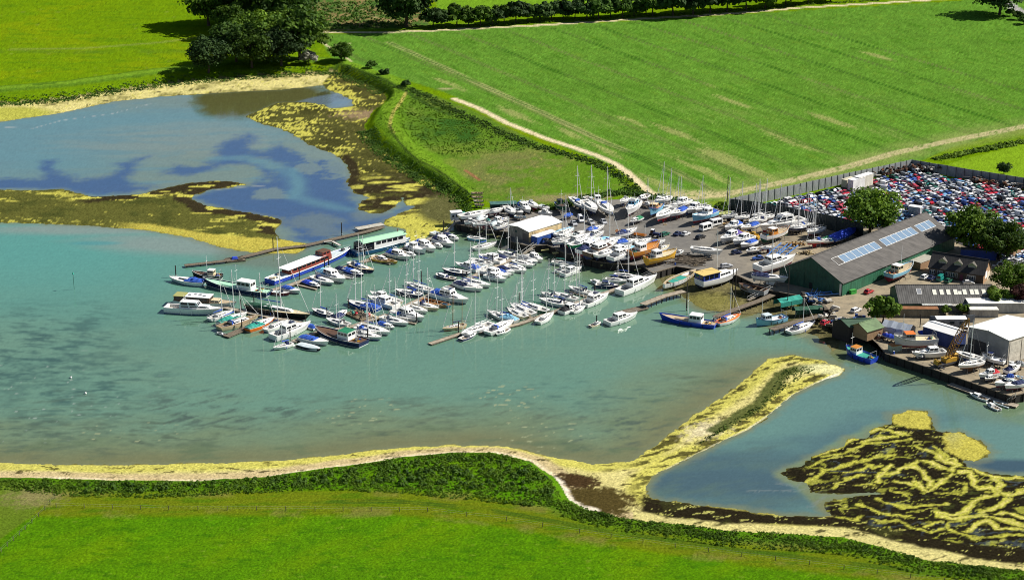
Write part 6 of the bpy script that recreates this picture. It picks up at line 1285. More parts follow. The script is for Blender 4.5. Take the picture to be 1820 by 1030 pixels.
        g = MB(); xg = h.xl(0.06, 0); zg = h.zs(0.06)+z0; g.tube([(xg, -h.hb(0.06)*.85, zg-0.2), (xg, -h.hb(0.06)*.8, zg+1.7), (xg, h.hb(0.06)*.8, zg+1.7), (xg, h.hb(0.06)*.85, zg-0.2)], 0.07, n=5); g.build('stern_gantry', pm('grey'), root)
        wi = MB(); wi.tube([(h.xl(0.16, 0), -0.6, zc+0.4), (h.xl(0.16, 0), 0.6, zc+0.4)], 0.3, n=8); wi.box((h.xl(0.16, 0), 0, zc+0.15), (0.7, 1.5, 0.25)); wi.build('winch', m_steel, root)
        for k in range(3):
            MB().box((h.xl(0.10+0.04*k, 0)+rnd.uniform(-.2, .2), rnd.uniform(-.5, .5)*B*.6, zc+0.15), (0.75, 0.5, 0.35), rz=rnd.uniform(0, 1)).build('fish_box', pm(rnd.choice(['orange', 'blue', 'teal', 'yellow'])), root)
        rail(root, h, 0.62, 0.985, z0, 0.5, m_alu, 'bow_rail', 5)
        if canopy: draped(root, h, 0.02, 0.26, canvas(canopy), z0, 0.8, 'canopy', 0.8)
        if ashore: props_(root, h, z0)
        else: fenders(root, h, z0, m_dark, (0.2, 0.4, 0.6))
    elif kind == 'launch':
        h.deck(root, dk, z0, cock=(0.05, 0.48, 0.80), depth=0.6*F)
        zc = h.zs(0.6)-0.04+z0
        house(root, h.xl(0.46, 0), h.xl(0.86, 0), 1.45*h.hb(0.55), zc, zc+0.45+0.03*L, pm(wheel), slope_f=1.1, slope_a=0, wfront=0.5, tumble=0.86, panes=2, front=True, name='cuddy', sill=0.3)
        th = MB(); th.box((h.xl(0.28, 0), 0, zc-0.22), (0.32, 1.5*h.hb(0.28), 0.06)); th.box((h.xl(0.12, 0), 0, zc-0.22), (0.4, 1.4*h.hb(0.12), 0.06)); th.build('thwart', m_teak, root)
        if canopy: draped(root, h, 0.03, 0.56, canvas(canopy), z0, 0.7+0.03*L, 'canopy', 0.9)
        outboard(root, -L/2, h.F*0.45+z0)
        if mast: spars(root, h, z0, 0.62, mast, cover, boom=bool(cover), furl=False)
        if ashore: props_(root, h, z0)
    elif kind == 'open':
        h.deck(root, m_teak if deckc == 'teak' else dk, z0, cock=(0.04, 0.86, 0.86), depth=0.72*F, floorm=pm(deckc or 'grey', 0.8, 0.2))
        th = MB()
        for t in (0.2, 0.42, 0.64): th.box((h.xl(t, 0), 0, h.zs(t)*0.72+z0), (0.28, 1.75*h.hb(t), 0.05))
        th.build('thwart', m_teak, root)
        if canopy: draped(root, h, 0.05, 0.9, canvas(canopy), z0, 0.3, 'canopy', 0.98)
        if mast: spars(root, h, z0, 0.6, mast, cover, boom=bool(cover), furl=False)
        elif L < 7: outboard(root, -L/2, h.F*0.4+z0)
        if ashore: props_(root, h, z0)
    elif kind == 'covered':
        h.deck(root, dk, z0); draped(root, h, 0.02, 0.97, canvas(canopy or 'blue'), z0, 0.55+0.06*L, 'tarpaulin', 1.05)
        if mast: spars(root, h, z0, 0.55, mast, None, boom=False, furl=False)
        if ashore: props_(root, h, z0)
    return root
ORD = ['first', 'second', 'third', 'fourth', 'fifth', 'sixth', 'seventh', 'eighth', 'ninth', 'tenth', 'eleventh', 'twelfth', 'thirteenth', 'fourteenth', 'fifteenth', 'sixteenth', 'seventeenth', 'eighteenth', 'nineteenth', 'twentieth']
KW = dict(sloop='sailing yacht', cruiser='motor cruiser', fish='fishing boat', open='open boat', rib='inflatable boat', launch='cabin launch', covered='covered boat', speed='speedboat')
CAT = dict(sloop='yacht', cruiser='motorboat', fish='fishing boat', open='boat', rib='boat', launch='motorboat', covered='boat', speed='speedboat')
USED_LABELS = {}
def describe(kind, kw):
    cn = dict(sky='pale blue', pale='pale grey', navy='navy', lime='lime', dgreen='dark green', varnish='varnished', silver='silver')
    c = kw.get('hull', 'white'); c = cn.get(c, c); extra = ''
    if kw.get('canopy'): extra = ' with %s cover' % cn.get(kw['canopy'], kw['canopy'])
    elif kw.get('cover'): extra = ' with %s sail cover' % cn.get(kw['cover'], kw['cover'])
    elif kw.get('roof'): extra = ' with %s roof' % cn.get(kw['roof'], kw['roof'])
    elif kw.get('sprayhood'): extra = ' with %s spray hood' % kw['sprayhood']
    elif kw.get('ketch'): extra = ' with two masts'
    return '%s %s%s' % (c, KW[kind], extra)
def fleet(sheet, items, where, group, ashore=False, z=None):
    """items: (kind, stern x, stern y, bow x, bow y, options)"""
    for i, it in enumerate(items):
        kind, ax, ay, bx, by = it[:5]; kw = dict(it[5]) if len(it) > 5 else {}
        lab = kw.pop('label', None); sh = kw.pop('sheet', sheet); zz = z if z is not None else (LAND+1.3 if ashore else 0.25); zz = kw.pop('z', zz)
        a = G(*sh(ax, ay), zz); c = G(*sh(bx, by), zz); d = c-a; L = max(2.6, d.length*kw.pop('k', 1.20 if ashore else 1.14)); mid = (a+c)/2
        gz = LAND if ashore else 0.0; gz = kw.pop('base', gz)
        if kind == 'sloop' and not ashore and not kw.get('cover') and rnd.random() < 0.75: kw['cover'] = rnd.choice(['blue', 'navy', 'blue', 'royal', 'green', 'teal'])
        if kind in ('sloop',) and not kw.get('sprayhood') and rnd.random() < 0.45: kw['sprayhood'] = rnd.choice(['navy', 'blue', 'grey'])
        o = make_boat(kind, (mid.x, mid.y, gz), math.atan2(d.y, d.x), L, ashore=ashore, **kw)
        if lab is None:
            lab = '%s, %s' % (describe(kind, kw), where % ORD[i] if '%s' in where else where)
        tag(o, lab, CAT[kind], group)
# ================================================================== the fleet, berth by berth
D = dict
# seaward end of the marina, round the T-head
fleet(Z1, [
 ('sloop', 318, 500, 96, 466, D(hull='white', canopy='blue', mast=0, stripe='blue', label='white yacht without mast, blue cockpit cover, beside a lone mooring pile')),
 ('fish', 442, 452, 256, 440, D(hull='black', wheel='cream', roof='white', deckc='brown', label='small black fishing boat with cream wheelhouse behind the white yacht')),
 ('fish', 762, 568, 350, 500, D(hull='navy', wheel='white', roof='white', deckc='mint', stripe='white', mast=5, free=1.6, beam=5.2, label='large navy trawler with white wheelhouse and pale green deck')),
 ('cruiser', 85, 680, 445, 705, D(hull='white', wheel='white', roof='white', stripe='blue', fly=False, canopy=None, beam=4.6, label='long white classic motor yacht with stern rail, outermost at the pontoon')),
 ('sloop', 372, 752, 523, 698, D(cover='blue', label='small white yacht with blue sail cover, next to the classic motor yacht')),
 ('sloop', 440, 782, 622, 716, D(cover='blue', canopy='teal', label='white yacht with teal cockpit cover near the tip of the finger')),
 ('sloop', 447, 816, 700, 742, D(hull='cream', deckc='teak', mast=9, label='cream yacht with teak deck lying along the finger pontoon')),
 ('rib', 482, 852, 420, 838, D(hull='grey', label='grey inflatable tender at the tip of the finger pontoon')),
 ('sloop', 640, 826, 815, 752, D(hull='orange', stripe='white', canopy='teal', deckc='white', label='orange hulled yacht with teal cockpit cover')),
 ('sloop', 768, 828, 915, 768, D(cover='navy', stripe='blue', label='white yacht with navy sail cover between orange yacht and white cruiser')),
 ('cruiser', 830, 880, 1066, 800, D(hull='white', fly=True, beam=4.6, free=1.9, label='tall white cruiser with blunt stern and flybridge')),
 ('sloop', 944, 922, 822, 956, D(hull='white', stripe='black', mast=7, label='little white yacht with dark bowsprit in front of the tall cruiser')),
 ('speed', 1020, 884, 1196, 924, D(hull='white', canopy='blue', label='white speedboat with blue cover beside the dark open boat')),
 ('open', 1000, 926, 1142, 962, D(hull='black', deckc='white', canopy='pale', label='small black boat with pale cover at the pontoon corner')),
 ('sloop', 650, 672, 1052, 742, D(hull='black', stripe='maroon', canopy='dgreen', mast=24, beam=4.6, deckc='cream', label='long black yacht with very tall white mast and dark green tarpaulin')),
 ('speed', 820, 560, 925, 572, D(hull='maroon', label='dark red motorboat at the end of the barge pontoon')),
 ('speed', 890, 530, 1000, 560, D(hull='white', canopy='blue', label='white motorboat with blue cover beside the dark red one')),
], '', 'boats at the seaward end of the marina')
# pontoon A, the barge pontoon: side facing the open basin, from the seaward end
fleet(Z2, [
 ('launch', 4, 485, 112, 522, D(hull='black', canopy='royal')), ('sloop', 66, 456, 205, 500, D(mast=0)), ('cruiser', 125, 424, 285, 486, D(canopy='sky')),
 ('rib', 228, 424, 345, 454, D(hull='grey')), ('launch', 285, 400, 415, 440, D(canopy='blue', hull='navy')), ('sloop', 340, 372, 488, 412, D(hull='navy', deckc='cream', mast=11)),
 ('open', 490, 318, 652, 350, D(hull='yellow', deckc='tan')), ('cruiser', 602, 286, 745, 324, D(canopy='blue', hull='white')), ('launch', 690, 274, 788, 304, D(hull='white')),
 ('fish', 735, 240, 853, 280, D(hull='white', wheel='white', deckc='white')), ('cruiser', 800, 216, 922, 268, D(canopy='blue')), ('launch', 902, 210, 975, 244, D()),
 ('cruiser', 930, 186, 1048, 232, D(canopy='navy')), ('launch', 985, 152, 1088, 188, D(canopy='navy'))],
 '%s from seaward end on barge pontoon', 'boats on the barge pontoon')
# pontoon B, the middle pontoon
fleet(Z2, [
 ('sloop', 312, 790, 165, 752, D(hull='white', mast=9)), ('launch', 220, 740, 300, 690, D(hull='navy', canopy='navy')),
 ('sloop', 520, 682, 318, 632, D(hull='blue', cover='royal', canopy='blue', stripe='white')), ('cruiser', 640, 660, 462, 606, D()), ('sloop', 680, 632, 548, 592, D(mast=10, hull='cream')),
 ('sloop', 820, 582, 652, 548, D(hull='navy', mast=13)), ('sloop', 895, 552, 745, 508, D(cover='blue', mast=12))],
 '%s from seaward end, middle pontoon barge side', 'boats on the middle pontoon, barge side')
fleet(Z2, [
 ('fish', 405, 918, 98, 838, D(hull='navy', wheel='white', roof='green', deckc='brown', free=1.5, label='navy fishing boat with white wheelhouse and green roof')),
 ('sloop', 352, 846, 540, 886, D(cover='blue', stripe='blue')), ('sloop', 402, 800, 598, 852, D(cover='blue', mast=14)),
 ('sloop', 558, 742, 728, 786, D(mast=14)), ('cruiser', 645, 700, 838, 756, D(sheet=Z2, mast=8)), ('sloop', 742, 660, 866, 700, D(mast=12)),
 ('sloop', 795, 640, 945, 680, D(hull='cream', canopy=None)), ('open', 832, 618, 1030, 658, D(hull='sky', deckc='wood')),
 ('cruiser', 925, 574, 1148, 632, D(fly=True, canopy='blue', hull='white')), ('speed', 1075, 500, 1205, 545, D(canopy='navy', hull='white')),
 ('sloop', 1090, 490, 1250, 538, D(cover='blue'))],
 '%s from seaward end, middle pontoon open side', 'boats on the middle pontoon, open side')
fleet(Z3, [
 ('launch', 188, 700, 62, 676, D(hull='black', wheel='white')), ('sloop', 285, 668, 112, 640, D(hull='navy', mast=11)), ('cruiser', 350, 640, 204, 604, D(canopy='blue')),
 ('speed', 400, 622, 292, 586, D(hull='white', canopy=None, stripe='red')), ('sloop', 445, 600, 300, 566, D(mast=12)), ('cruiser', 520, 585, 365, 545, D()), ('launch', 545, 560, 420, 528, D(canopy='navy')), ('sloop', 650, 552, 500, 515, D(mast=13, cover='navy'))],
 '%s from work raft, middle pontoon barge side', 'boats on the middle pontoon, barge side')
fleet(Z3, [
 ('sloop', 212, 742, 380, 782, D(cover='blue', mast=13)), ('sloop', 274, 716, 436, 756, D(hull='white', cover='royal')), ('cruiser', 402, 652, 560, 696, D()),
 ('speed', 510, 628, 608, 666, D(canopy='navy')), ('launch', 562, 604, 690, 640, D(hull='white')), ('sloop', 612, 578, 740, 616, D(mast=0, hull='white')), ('speed', 662, 552, 770, 596, D(canopy='grey')), ('cruiser', 712, 540, 808, 578, D())],
 '%s beyond the big cruiser, middle pontoon open side', 'boats on the middle pontoon, open side')
# far corner of the basin under the quay
fleet(Z3, [
 ('sloop', 292, 412, 412, 430, D(hull='sky', cover='blue', mast=0, label='pale blue yacht alone under the quay beams')),
 ('sloop', 330, 492, 480, 456, D(hull='white', cover='blue', mast=11, label='white yacht lying under the quay by the white shed')),
 ('sloop', 886, 586, 1036, 604, D(hull='white', mast=11, label='white yacht nosing out from the quay, beside two motorboats')),
 ('cruiser', 910, 648, 1014, 630, D(hull='white', label='white motorboat with pink stripe below the quay', stripe='red')),
 ('cruiser', 958, 672, 1082, 632, D(hull='white', label='white angular motorboat, outer of two below the quay')),
], '', 'boats under the quay')
# pontoon C, the outer pontoon
fleet(Z3, [
 ('sloop', 620, 1002, 442, 948, D(hull='white', canopy='sky', mast=9)), ('sloop', 690, 975, 568, 918, D(mast=9, hull='cream')), ('sloop', 742, 955, 590, 892, D(mast=12)), ('sloop', 838, 935, 668, 880, D(hull='dgreen', mast=12, cover='green')),
 ('sloop', 1005, 892, 795, 852, D(hull='white', mast=14, cover='blue', stripe='blue')), ('sloop', 1045, 848, 900, 808, D(mast=12)), ('sloop', 1145, 806, 1000, 766, D(cover='blue', mast=13))],
 '%s from seaward end, outer pontoon inner side', 'boats on the outer pontoon, inner side')
fleet(Z2, [
 ('sloop', 1130, 790, 985, 822, D(hull='cream', ketch=True, spar='wood', mast=12, stripe='red', deckc='tan', label='cream ketch with red bow and wooden masts at the outer pontoon')),
 ('sloop', 1310, 790, 1120, 862, D(hull='white', mast=12, ketch=True, cover='white', label='white ketch with two masts lying along the outer pontoon')),
], '', 'boats on the outer pontoon, outer side')
fleet(Z3, [
 ('launch', 560, 1052, 490, 1095, D(hull='white', canopy=None, label='white launch lying outside the outer pontoon near the ketches')),
 ('sloop', 780, 1010, 882, 950, D(mast=11, stripe='navy', label='white yacht alone outside the outer pontoon')),
 ('cruiser', 950, 938, 1078, 890, D(hull='white', canopy='black', label='white cruiser with black cockpit cover outside the outer pontoon')),
 ('cruiser', 1108, 886, 1266, 826, D(hull='white', fly=True, stripe='navy', label='white cruiser with flybridge outside the outer pontoon')),
], '', 'boats on the outer pontoon, outer side')
fleet(Z4, [
 ('cruiser', 242, 828, 390, 838, D(hull='navy', wheel='white', roof='navy', label='navy hulled cruiser with white top near the gangway')),
 ('sloop', 310, 784, 452, 802, D(hull='white', mast=8, label='white motor sailer behind the navy hulled cruiser')),
 ('sloop', 375, 752, 530, 772, D(hull='navy', mast=13, label='navy yacht by the foot of the gangway')),
 ('cruiser', 415, 880, 650, 790, D(hull='white', beam=4.4, fly=False, stripe='black', label='sleek large white motor yacht at the inner end of outer pontoon')),
 
], '', 'boats near the gangway')
fleet(Z8, [
 ('fish', 640, 705, 188, 640, D(hull='royal', wheel='white', roof='white', deckc='tan', stripe='royal', free=1.3, beam=4.8, mast=7, label='royal blue workboat with white house lying off the jetty')),
 ('sloop', 690, 694, 882, 622, D(hull='white', deckc='orange', mast=10, label='white yacht with orange cockpit at the jetty head')),
 ('fish', 1275, 650, 1040, 700, D(hull='sky', wheel='pale', roof='pale', deckc='white', stripe='navy', extra='fwd', free=1.7, label='pale blue fishing boat with grey wheelhouse by the slip')),
 ('sloop', 1330, 772, 1546, 696, D(hull='white', cover='blue', mast=9, label='small white yacht with blue sail cover beside the short jetty')),
], '', 'boats by the slip')
fleet(X4, [('fish', 720, 812, 362, 690, D(hull='royal', wheel='white', roof='varnish', deckc='teal', stripe='royal', extra='fwd', free=1.6, beam=4.6, mast=4, label='royal blue fishing boat with orange wheelhouse roof below the hut'))], '', 'boats by the slip')
fleet(X6, [
 ('launch', 752, 722, 512, 640, D(hull='white', canopy=None, label='white open launch at the floating pontoon below the quay', wheel='white')),
 ('launch', 912, 856, 742, 775, D(hull='white', label='white dory, outer of two at the floating pontoon')),
 ('rib', 1062, 812, 845, 742, D(hull='pale', label='pale inflatable beside the white dory')),
], '', 'boats at the quay pontoon')
# ---------------------------------------------------------------- boats laid up ashore
fleet(Y1, [
 ('sloop', 868, 352, 985, 440, D(mast=8)), ('speed', 985, 355, 1098, 415, D(hull='grey')), ('cruiser', 1062, 300, 1200, 392, D(canopy='blue')), ('open', 1002, 448, 1140, 462, D(hull='sky', z=LAND+0.8)),
 ('launch', 470, 395, 380, 380, D(hull='white', canopy='pale'))], 'laid up by the bank behind white shed, %s', 'boats laid up by the bank', ashore=True)
fleet(Y2, [
 ('sloop', 320, 272, 432, 345, D(mast=0)), ('speed', 478, 300, 600, 350, D(hull='silver')), ('cruiser', 485, 385, 635, 418, D()), ('fish', 722, 285, 818, 368, D(hull='dgreen', wheel='dgreen', deckc='brown', roof='black')),
 ('covered', 905, 408, 815, 445, D(canopy='blue', hull='blue')), ('sloop', 972, 262, 1092, 352, D(mast=0)), ('sloop', 1112, 290, 1255, 420, D(mast=15))],
 'ashore under the hedge, %s counting from shed', 'boats laid up under the hedge', ashore=True)
fleet(Y4, [
 ('fish', -10, 225, 70, 305, D(hull='white', wheel='white', deckc='white')), ('sloop', 72, 310, 212, 450, D(mast=15)), ('sloop', 425, 215, 345, 275, D(mast=0, bottom='navy')), ('cruiser', 560, 290, 445, 425, D(fly=True, wheel='sky', beam=4.4, free=2.0)),
 ('launch', 645, 238, 765, 278, D(mast=10)), ('cruiser', 905, 205, 830, 260, D()), ('fish', 888, 325, 768, 430, D(hull='sky', wheel='varnish', roof='cream', stripe='royal', extra='fwd', free=1.7, beam=4.0)), ('launch', 625, 480, 492, 535, D(canopy='green', z=LAND+0.8)),
 ('sloop', 1062, 398, 862, 520, D(bottom='red', stripe='red', mast=0)), ('sloop', 1245, 378, 1060, 462, D(canopy='blue', mast=13)), ('sloop', 1130, 305, 960, 340, D(mast=14))],
 'ashore along field edge, %s of that row', 'boats laid up along the field edge', ashore=True)
fleet(Y6, [
 ('cruiser', 130, 250, -20, 300, D(fly=True, mast=9)), ('cruiser', 335, 310, 180, 395, D(beam=4.2)), ('fish', 540, 430, 262, 520, D(hull='sky', wheel='white', deckc='white', stripe='white', canopy='blue')),
 ('open', 770, 400, 585, 440, D(hull='lime', deckc='lime', z=LAND+0.8)), ('sloop', 850, 448, 665, 480, D(mast=14)), ('sloop', 1020, 462, 850, 500, D(mast=13)), ('sloop', 1260, 425, 1090, 462, D(mast=13)), ('sloop', 1265, 505, 1100, 545, D(mast=14, bottom='black')),
 ('open', 790, 540, 672, 560, D(hull='yellow', deckc='tan', z=LAND+0.8)), ('cruiser', 900, 565, 712, 630, D(canopy='blue')), ('sloop', 1150, 590, 938, 652, D(canopy='blue', mast=0)), ('speed', 1060, 560, 910, 600, D()),
 ('cruiser', 885, 710, 655, 800, D(canopy='purple', bottom='white', stripe='black')), ('cruiser', 1060, 752, 830, 836, D(hull='white', bottom='navy', stripe='navy')), ('sloop', 255, 940, 632, 985, D(hull='white', mast=0, stripe='sky', bottom='white'))],
 'on the yard below dark fence, %s there', 'boats laid up below the dark fence', ashore=True)
fleet(Y7, [
 ('launch', 258, 590, 62, 640, D(z=LAND+0.8)), ('sloop', 280, 590, 440, 572, D(mast=0)), ('fish', 318, 455, 622, 372, D(hull='white', wheel='varnish', deckc='tan', bottom='dgreen', stripe='varnish', free=1.6)), ('cruiser', 790, 225, 275, 335, D(beam=5.0, fly=True, free=1.9, stripe='varnish')),
 ('sloop', 660, 322, 885, 318, D(hull='navy', deckc='white', mast=15)), ('sloop', 795, 280, 1000, 262, D(mast=12)), ('sloop', 1085, 330, 900, 350, D(hull='grey', mast=12)), ('sloop', 1120, 490, 910, 520, D(stripe='red', bottom='red', mast=12)),
 ('covered', 1115, 470, 1270, 420, D(canopy='green', hull='white'))],
 'ashore between fence and green shed, %s of them', 'boats laid up beside the green shed', ashore=True)
fleet(Y8, [('covered', 330, 375, 620, 270, D(canopy='royal', hull='blue', label='long boat under bright blue tarpaulin beside the green shed roof')), ('covered', 250, 370, 410, 318, D(canopy='sky', hull='white', label='white boat under pale blue cover beside the blue tarpaulin'))], '', 'boats laid up beside the green shed', ashore=True)
fleet(Y1, [('sloop', 240, 495, 615, 425, D(mast=0, bottom='black')), ('cruiser', 300, 530, 470, 520, D()), ('sloop', 470, 572, 640, 562, D(mast=0)), ('cruiser', 725, 600, 890, 560, D(hull='white', bottom='navy', stripe='blue')), ('launch', 660, 560, 800, 510, D(canopy='pale')), ('sloop', 770, 520, 905, 500, D(mast=0))],
 'on quay left of white shed, %s there', 'boats stored on the quay by the white shed', ashore=True)
fleet(Y2, [('open', 700, 772, 522, 755, D(hull='olive', deckc='navy')), ('covered', 690, 705, 935, 640, D(canopy='sky', hull='sky')), ('sloop', 665, 840, 900, 815, D(mast=12, stripe='blue')), ('speed', 900, 742, 1110, 680, D()), ('launch', 1172, 735, 1290, 690, D(canopy='blue')), ('cruiser', 690, 780, 900, 745, D())],
 'stored on quay by shed, %s rightwards', 'boats stored on the quay', ashore=True)
fleet(Y3, [('cruiser', 540, 340, 728, 290, D(hull='white', stripe='royal')), ('sloop', 285, 512, 600, 410, D(hull='green', deckc='white', mast=12)), ('covered', 560, 425, 800, 372, D(canopy='sky', hull='white')), ('cruiser', 425, 565, 700, 450, D(canopy='navy')), ('cruiser', 535, 605, 880, 490, D(hull='brown', wheel='white')),
 ('sloop', 740, 445, 950, 385, D(mast=0)), ('sloop', 640, 640, 900, 560, D(mast=0)), ('cruiser', 855, 655, 1130, 560, D()), ('sloop', 935, 465, 1190, 415, D(canopy='blue', mast=13)), ('covered', 955, 512, 1165, 490, D(canopy='sky', hull='white')), ('sloop', 1240, 400, 1110, 430, D(mast=0)), ('speed', 985, 660, 1130, 640, D(z=LAND+0.6))],
 'packed at the dark quay edge, %s from shed', 'boats packed on the quay edge', ashore=True)
fleet(Y5, [('fish', 190, 455, 540, 355, D(hull='varnish', wheel='white', deckc='varnish', stripe='varnish')), ('fish', 415, 535, 778, 455, D(hull='yellow', wheel='white', roof='white', deckc='cream', stripe='cream', bottom='yellow')), ('sloop', 460, 300, 640, 260, D(canopy='blue', mast=0)), ('sloop', 545, 395, 700, 335, D(mast=0, deckc='cream')), ('launch', 790, 405, 905, 370, D(hull='pale')), ('sloop', 260, 300, 440, 240, D(mast=0)), ('cruiser', 300, 350, 450, 300, D(canopy='navy'))],
 'on the quay near timber stack, %s of those', 'boats stored by the timber stack', ashore=True)
fleet(Z8, [('sloop', 1015, 292, 1292, 318, D(hull='white', canopy='navy', mast=15, stripe='black', bottom='white', label='white yacht under navy cover propped beside the green shed gable'))], '', 'boats by the slip', ashore=True)
fleet(X5, [
 ('fish', 775, 420, 262, 440, D(hull='silver', wheel='grey', roof='orange', deckc='cream', bottom='maroon', stripe='silver', extra='fwd', free=1.9, beam=4.6, label='silver workboat with orange wheelhouse roof and maroon bottom on quay')),
 ('cruiser', 915, 540, 545, 580, D(hull='white', bottom='white', stripe='pale', z=LAND+0.9, lift=0.7, label='sleek white cruiser lying beside the crane')),
 ('covered', 265, 330, 75, 290, D(canopy='royal', hull='white', label='boat under crumpled bright blue tarpaulin near the hut')),
 ('covered', 815, 300, 580, 260, D(canopy='royal', hull='grey', label='boat under framed blue tarpaulin tent by the white roof')),
], '', 'boats on the crane quay', ashore=True)
fleet(X6, [
 ('sloop', 640, 180, 315, 90, D(hull='white', bottom='blue', stripe='royal', mast=0, z=LAND+1.6, label='white yacht with blue bottom shaded by the big grey shed')),
 ('sloop', 660, 235, 362, 300, D(hull='white', stripe='varnish', bottom='brown', mast=13, label='white classic yacht with varnished rail beside the crane')),
 ('fish', 968, 210, 700, 150, D(hull='white', wheel='white', roof='navy', deckc='white', bottom='black', extra='fwd', label='white cuddy boat with navy roof before the grey shed')),
 ('speed', 1250, 228, 1062, 205, D(hull='pale', canopy='grey', label='pale grey speedboat with grey cover before the grey shed')),
 ('cruiser', 878, 360, 645, 400, D(canopy='red', label='white motorboat with red cover on the sandy quay')),
 ('sloop', 1112, 440, 915, 420, D(canopy='blue', mast=0, label='white boat with blue cover behind the maroon bottomed one')),
 ('speed', 1108, 470, 872, 520, D(bottom='maroon', stripe='maroon', label='white speedboat with maroon bottom on the sandy quay')),
 ('speed', 1245, 505, 1012, 560, D(canopy='navy', label='white speedboat with navy cover at the quay corner')),
 ('open', 1330, 430, 1152, 385, D(hull='sky', deckc='white', label='pale blue open boat at the edge of the quay')),
], '', 'boats on the crane quay', ashore=True)
fleet(X2, [('fish', 175, 285, 465, 165, D(hull='sky', wheel='cream', deckc='tan', bottom='maroon', stripe='pale', mast=6, free=1.5, label='pale blue wooden boat with red bottom beside the green shed'))], '', 'boats by the slip', ashore=True)

# further boats crowding the berths and the hard
PX = lambda x_, y_: (x_, y_)
fleet(PX, [('sloop', 588, 562, 556, 552, D(mast=11, hull='navy')), ('launch', 560, 585, 540, 577, D(canopy='blue')), ('sloop', 650, 545, 618, 537, D(mast=11)), ('cruiser', 690, 534, 660, 524, D()), ('sloop', 752, 513, 722, 505, D(mast=12)), ('launch', 795, 494, 776, 488, D(hull='white', canopy='navy'))],
 '%s of extra berths, middle pontoon barge side', 'boats on the middle pontoon, barge side')
fleet(PX, [('sloop', 700, 560, 738, 571, D(mast=12)), ('sloop', 634, 585, 668, 595, D(mast=10)), ('launch', 672, 576, 700, 584, D(canopy='blue')), ('cruiser', 866, 492, 898, 501, D()), ('speed', 884, 484, 908, 492, D(canopy='blue')), ('sloop', 902, 476, 934, 485, D(mast=11)), ('launch', 926, 464, 950, 472, D())],
 '%s of infill berths, middle pontoon open side', 'boats on the middle pontoon, open side')
fleet(PX, [('launch', 600, 478, 624, 486, D(canopy='navy')), ('launch', 664, 456, 688, 464, D(hull='cream')), ('sloop', 622, 470, 652, 480, D(mast=11)), ('speed', 770, 416, 792, 424, D(hull='white')), ('sloop', 726, 436, 754, 445, D(mast=0))],
 '%s of infill berths on barge pontoon', 'boats on the barge pontoon')
fleet(PX, [('sloop', 902, 566, 868, 556, D(mast=12)), ('sloop', 946, 552, 914, 543, D(mast=13, hull='sky')), ('launch', 1075, 508, 1050, 500, D()), ('sloop', 990, 530, 962, 522, D(mast=12)), ('sloop', 1040, 522, 1012, 512, D(mast=13))],
 '%s of infill berths, outer pontoon inner side', 'boats on the outer pontoon, inner side')
fleet(PX, [('sloop', 868, 594, 912, 574, D(mast=12)), ('launch', 820, 604, 846, 594, D(hull='navy')), ('sloop', 1018, 556, 1040, 546, D(mast=9))],
 '%s infill boat outside the outer pontoon', 'boats on the outer pontoon, outer side')
fleet(PX, [('sloop', 1010, 440, 1046, 426, D(mast=0)), ('launch', 1040, 440, 1072, 428, D(canopy='blue')), ('sloop', 1062, 448, 1100, 434, D(mast=14)), ('cruiser', 1086, 456, 1120, 444, D()), ('sloop', 1100, 424, 1130, 414, D(mast=0, canopy='navy')), ('sloop', 990, 424, 1018, 414, D(mast=13)), ('launch', 1128, 446, 1150, 438, D(hull='cream')), ('sloop', 1046, 416, 1072, 408, D(mast=0, canopy='blue'))],
 'squeezed into the quay edge crowd, %s extra', 'boats packed on the quay edge', ashore=True)
fleet(PX, [('sloop', 1352, 392, 1332, 400, D(mast=13)), ('sloop', 1372, 388, 1350, 394, D(mast=14)), ('sloop', 1398, 398, 1374, 406, D(mast=14)), ('sloop', 1432, 404, 1406, 410, D(mast=13)), ('launch', 1312, 396, 1294, 402, D()), ('speed', 1340, 432, 1318, 440, D(canopy='blue')), ('sloop', 1462, 412, 1436, 420, D(mast=12, hull='white')), ('launch', 1485, 426, 1462, 432, D(canopy='sky'))],
 'tucked close under the dark fence, %s', 'boats laid up below the dark fence', ashore=True)
fleet(PX, [('sloop', 1016, 358, 1034, 368, D(mast=13)), ('launch', 1042, 352, 1058, 360, D()), ('sloop', 1190, 356, 1168, 364, D(mast=14)), ('cruiser', 1222, 360, 1200, 370, D()), ('launch', 1150, 348, 1136, 356, D()), ('sloop', 1258, 372, 1238, 380, D(mast=12))],
 'tucked in along the field edge, %s extra', 'boats laid up along the field edge', ashore=True)
fleet(PX, [('sloop', 868, 382, 896, 376, D(mast=0)), ('launch', 848, 392, 866, 386, D(canopy='pale')), ('cruiser', 876, 398, 900, 392, D()), ('speed', 842, 400, 862, 398, D())],
 'crowded left of the white shed, %s extra', 'boats stored on the quay by the white shed', ashore=True)
fleet(PX, [('launch', 1640, 632, 1622, 626, D(canopy='grey')), ('speed', 1730, 648, 1752, 640, D()), ('cruiser', 1790, 662, 1812, 654, D(canopy='navy')), ('launch', 1770, 668, 1752, 674, D(hull='white'))],
 'on the sandy crane quay, %s extra', 'boats on the crane quay', ashore=True)

fleet(PX, [('cruiser', 1082, 576, 1130, 563, D(hull='white', label='white motorboat lying alone alongside the low landing stage')), ('launch', 1050, 580, 1068, 574, D(hull='cream', label='little cream dinghy launch beside the landing stage tip'))], '', 'boats near the gangway')
# ================================================================== barges and house boats
def frame_of(sheet, ax, ay, bx, by, z=0.3):
    a = G(*sheet(ax, ay), z); c = G(*sheet(bx, by), z); d = c-a; m = (a+c)/2; return (m.x, m.y), math.atan2(d.y, d.x), d.length
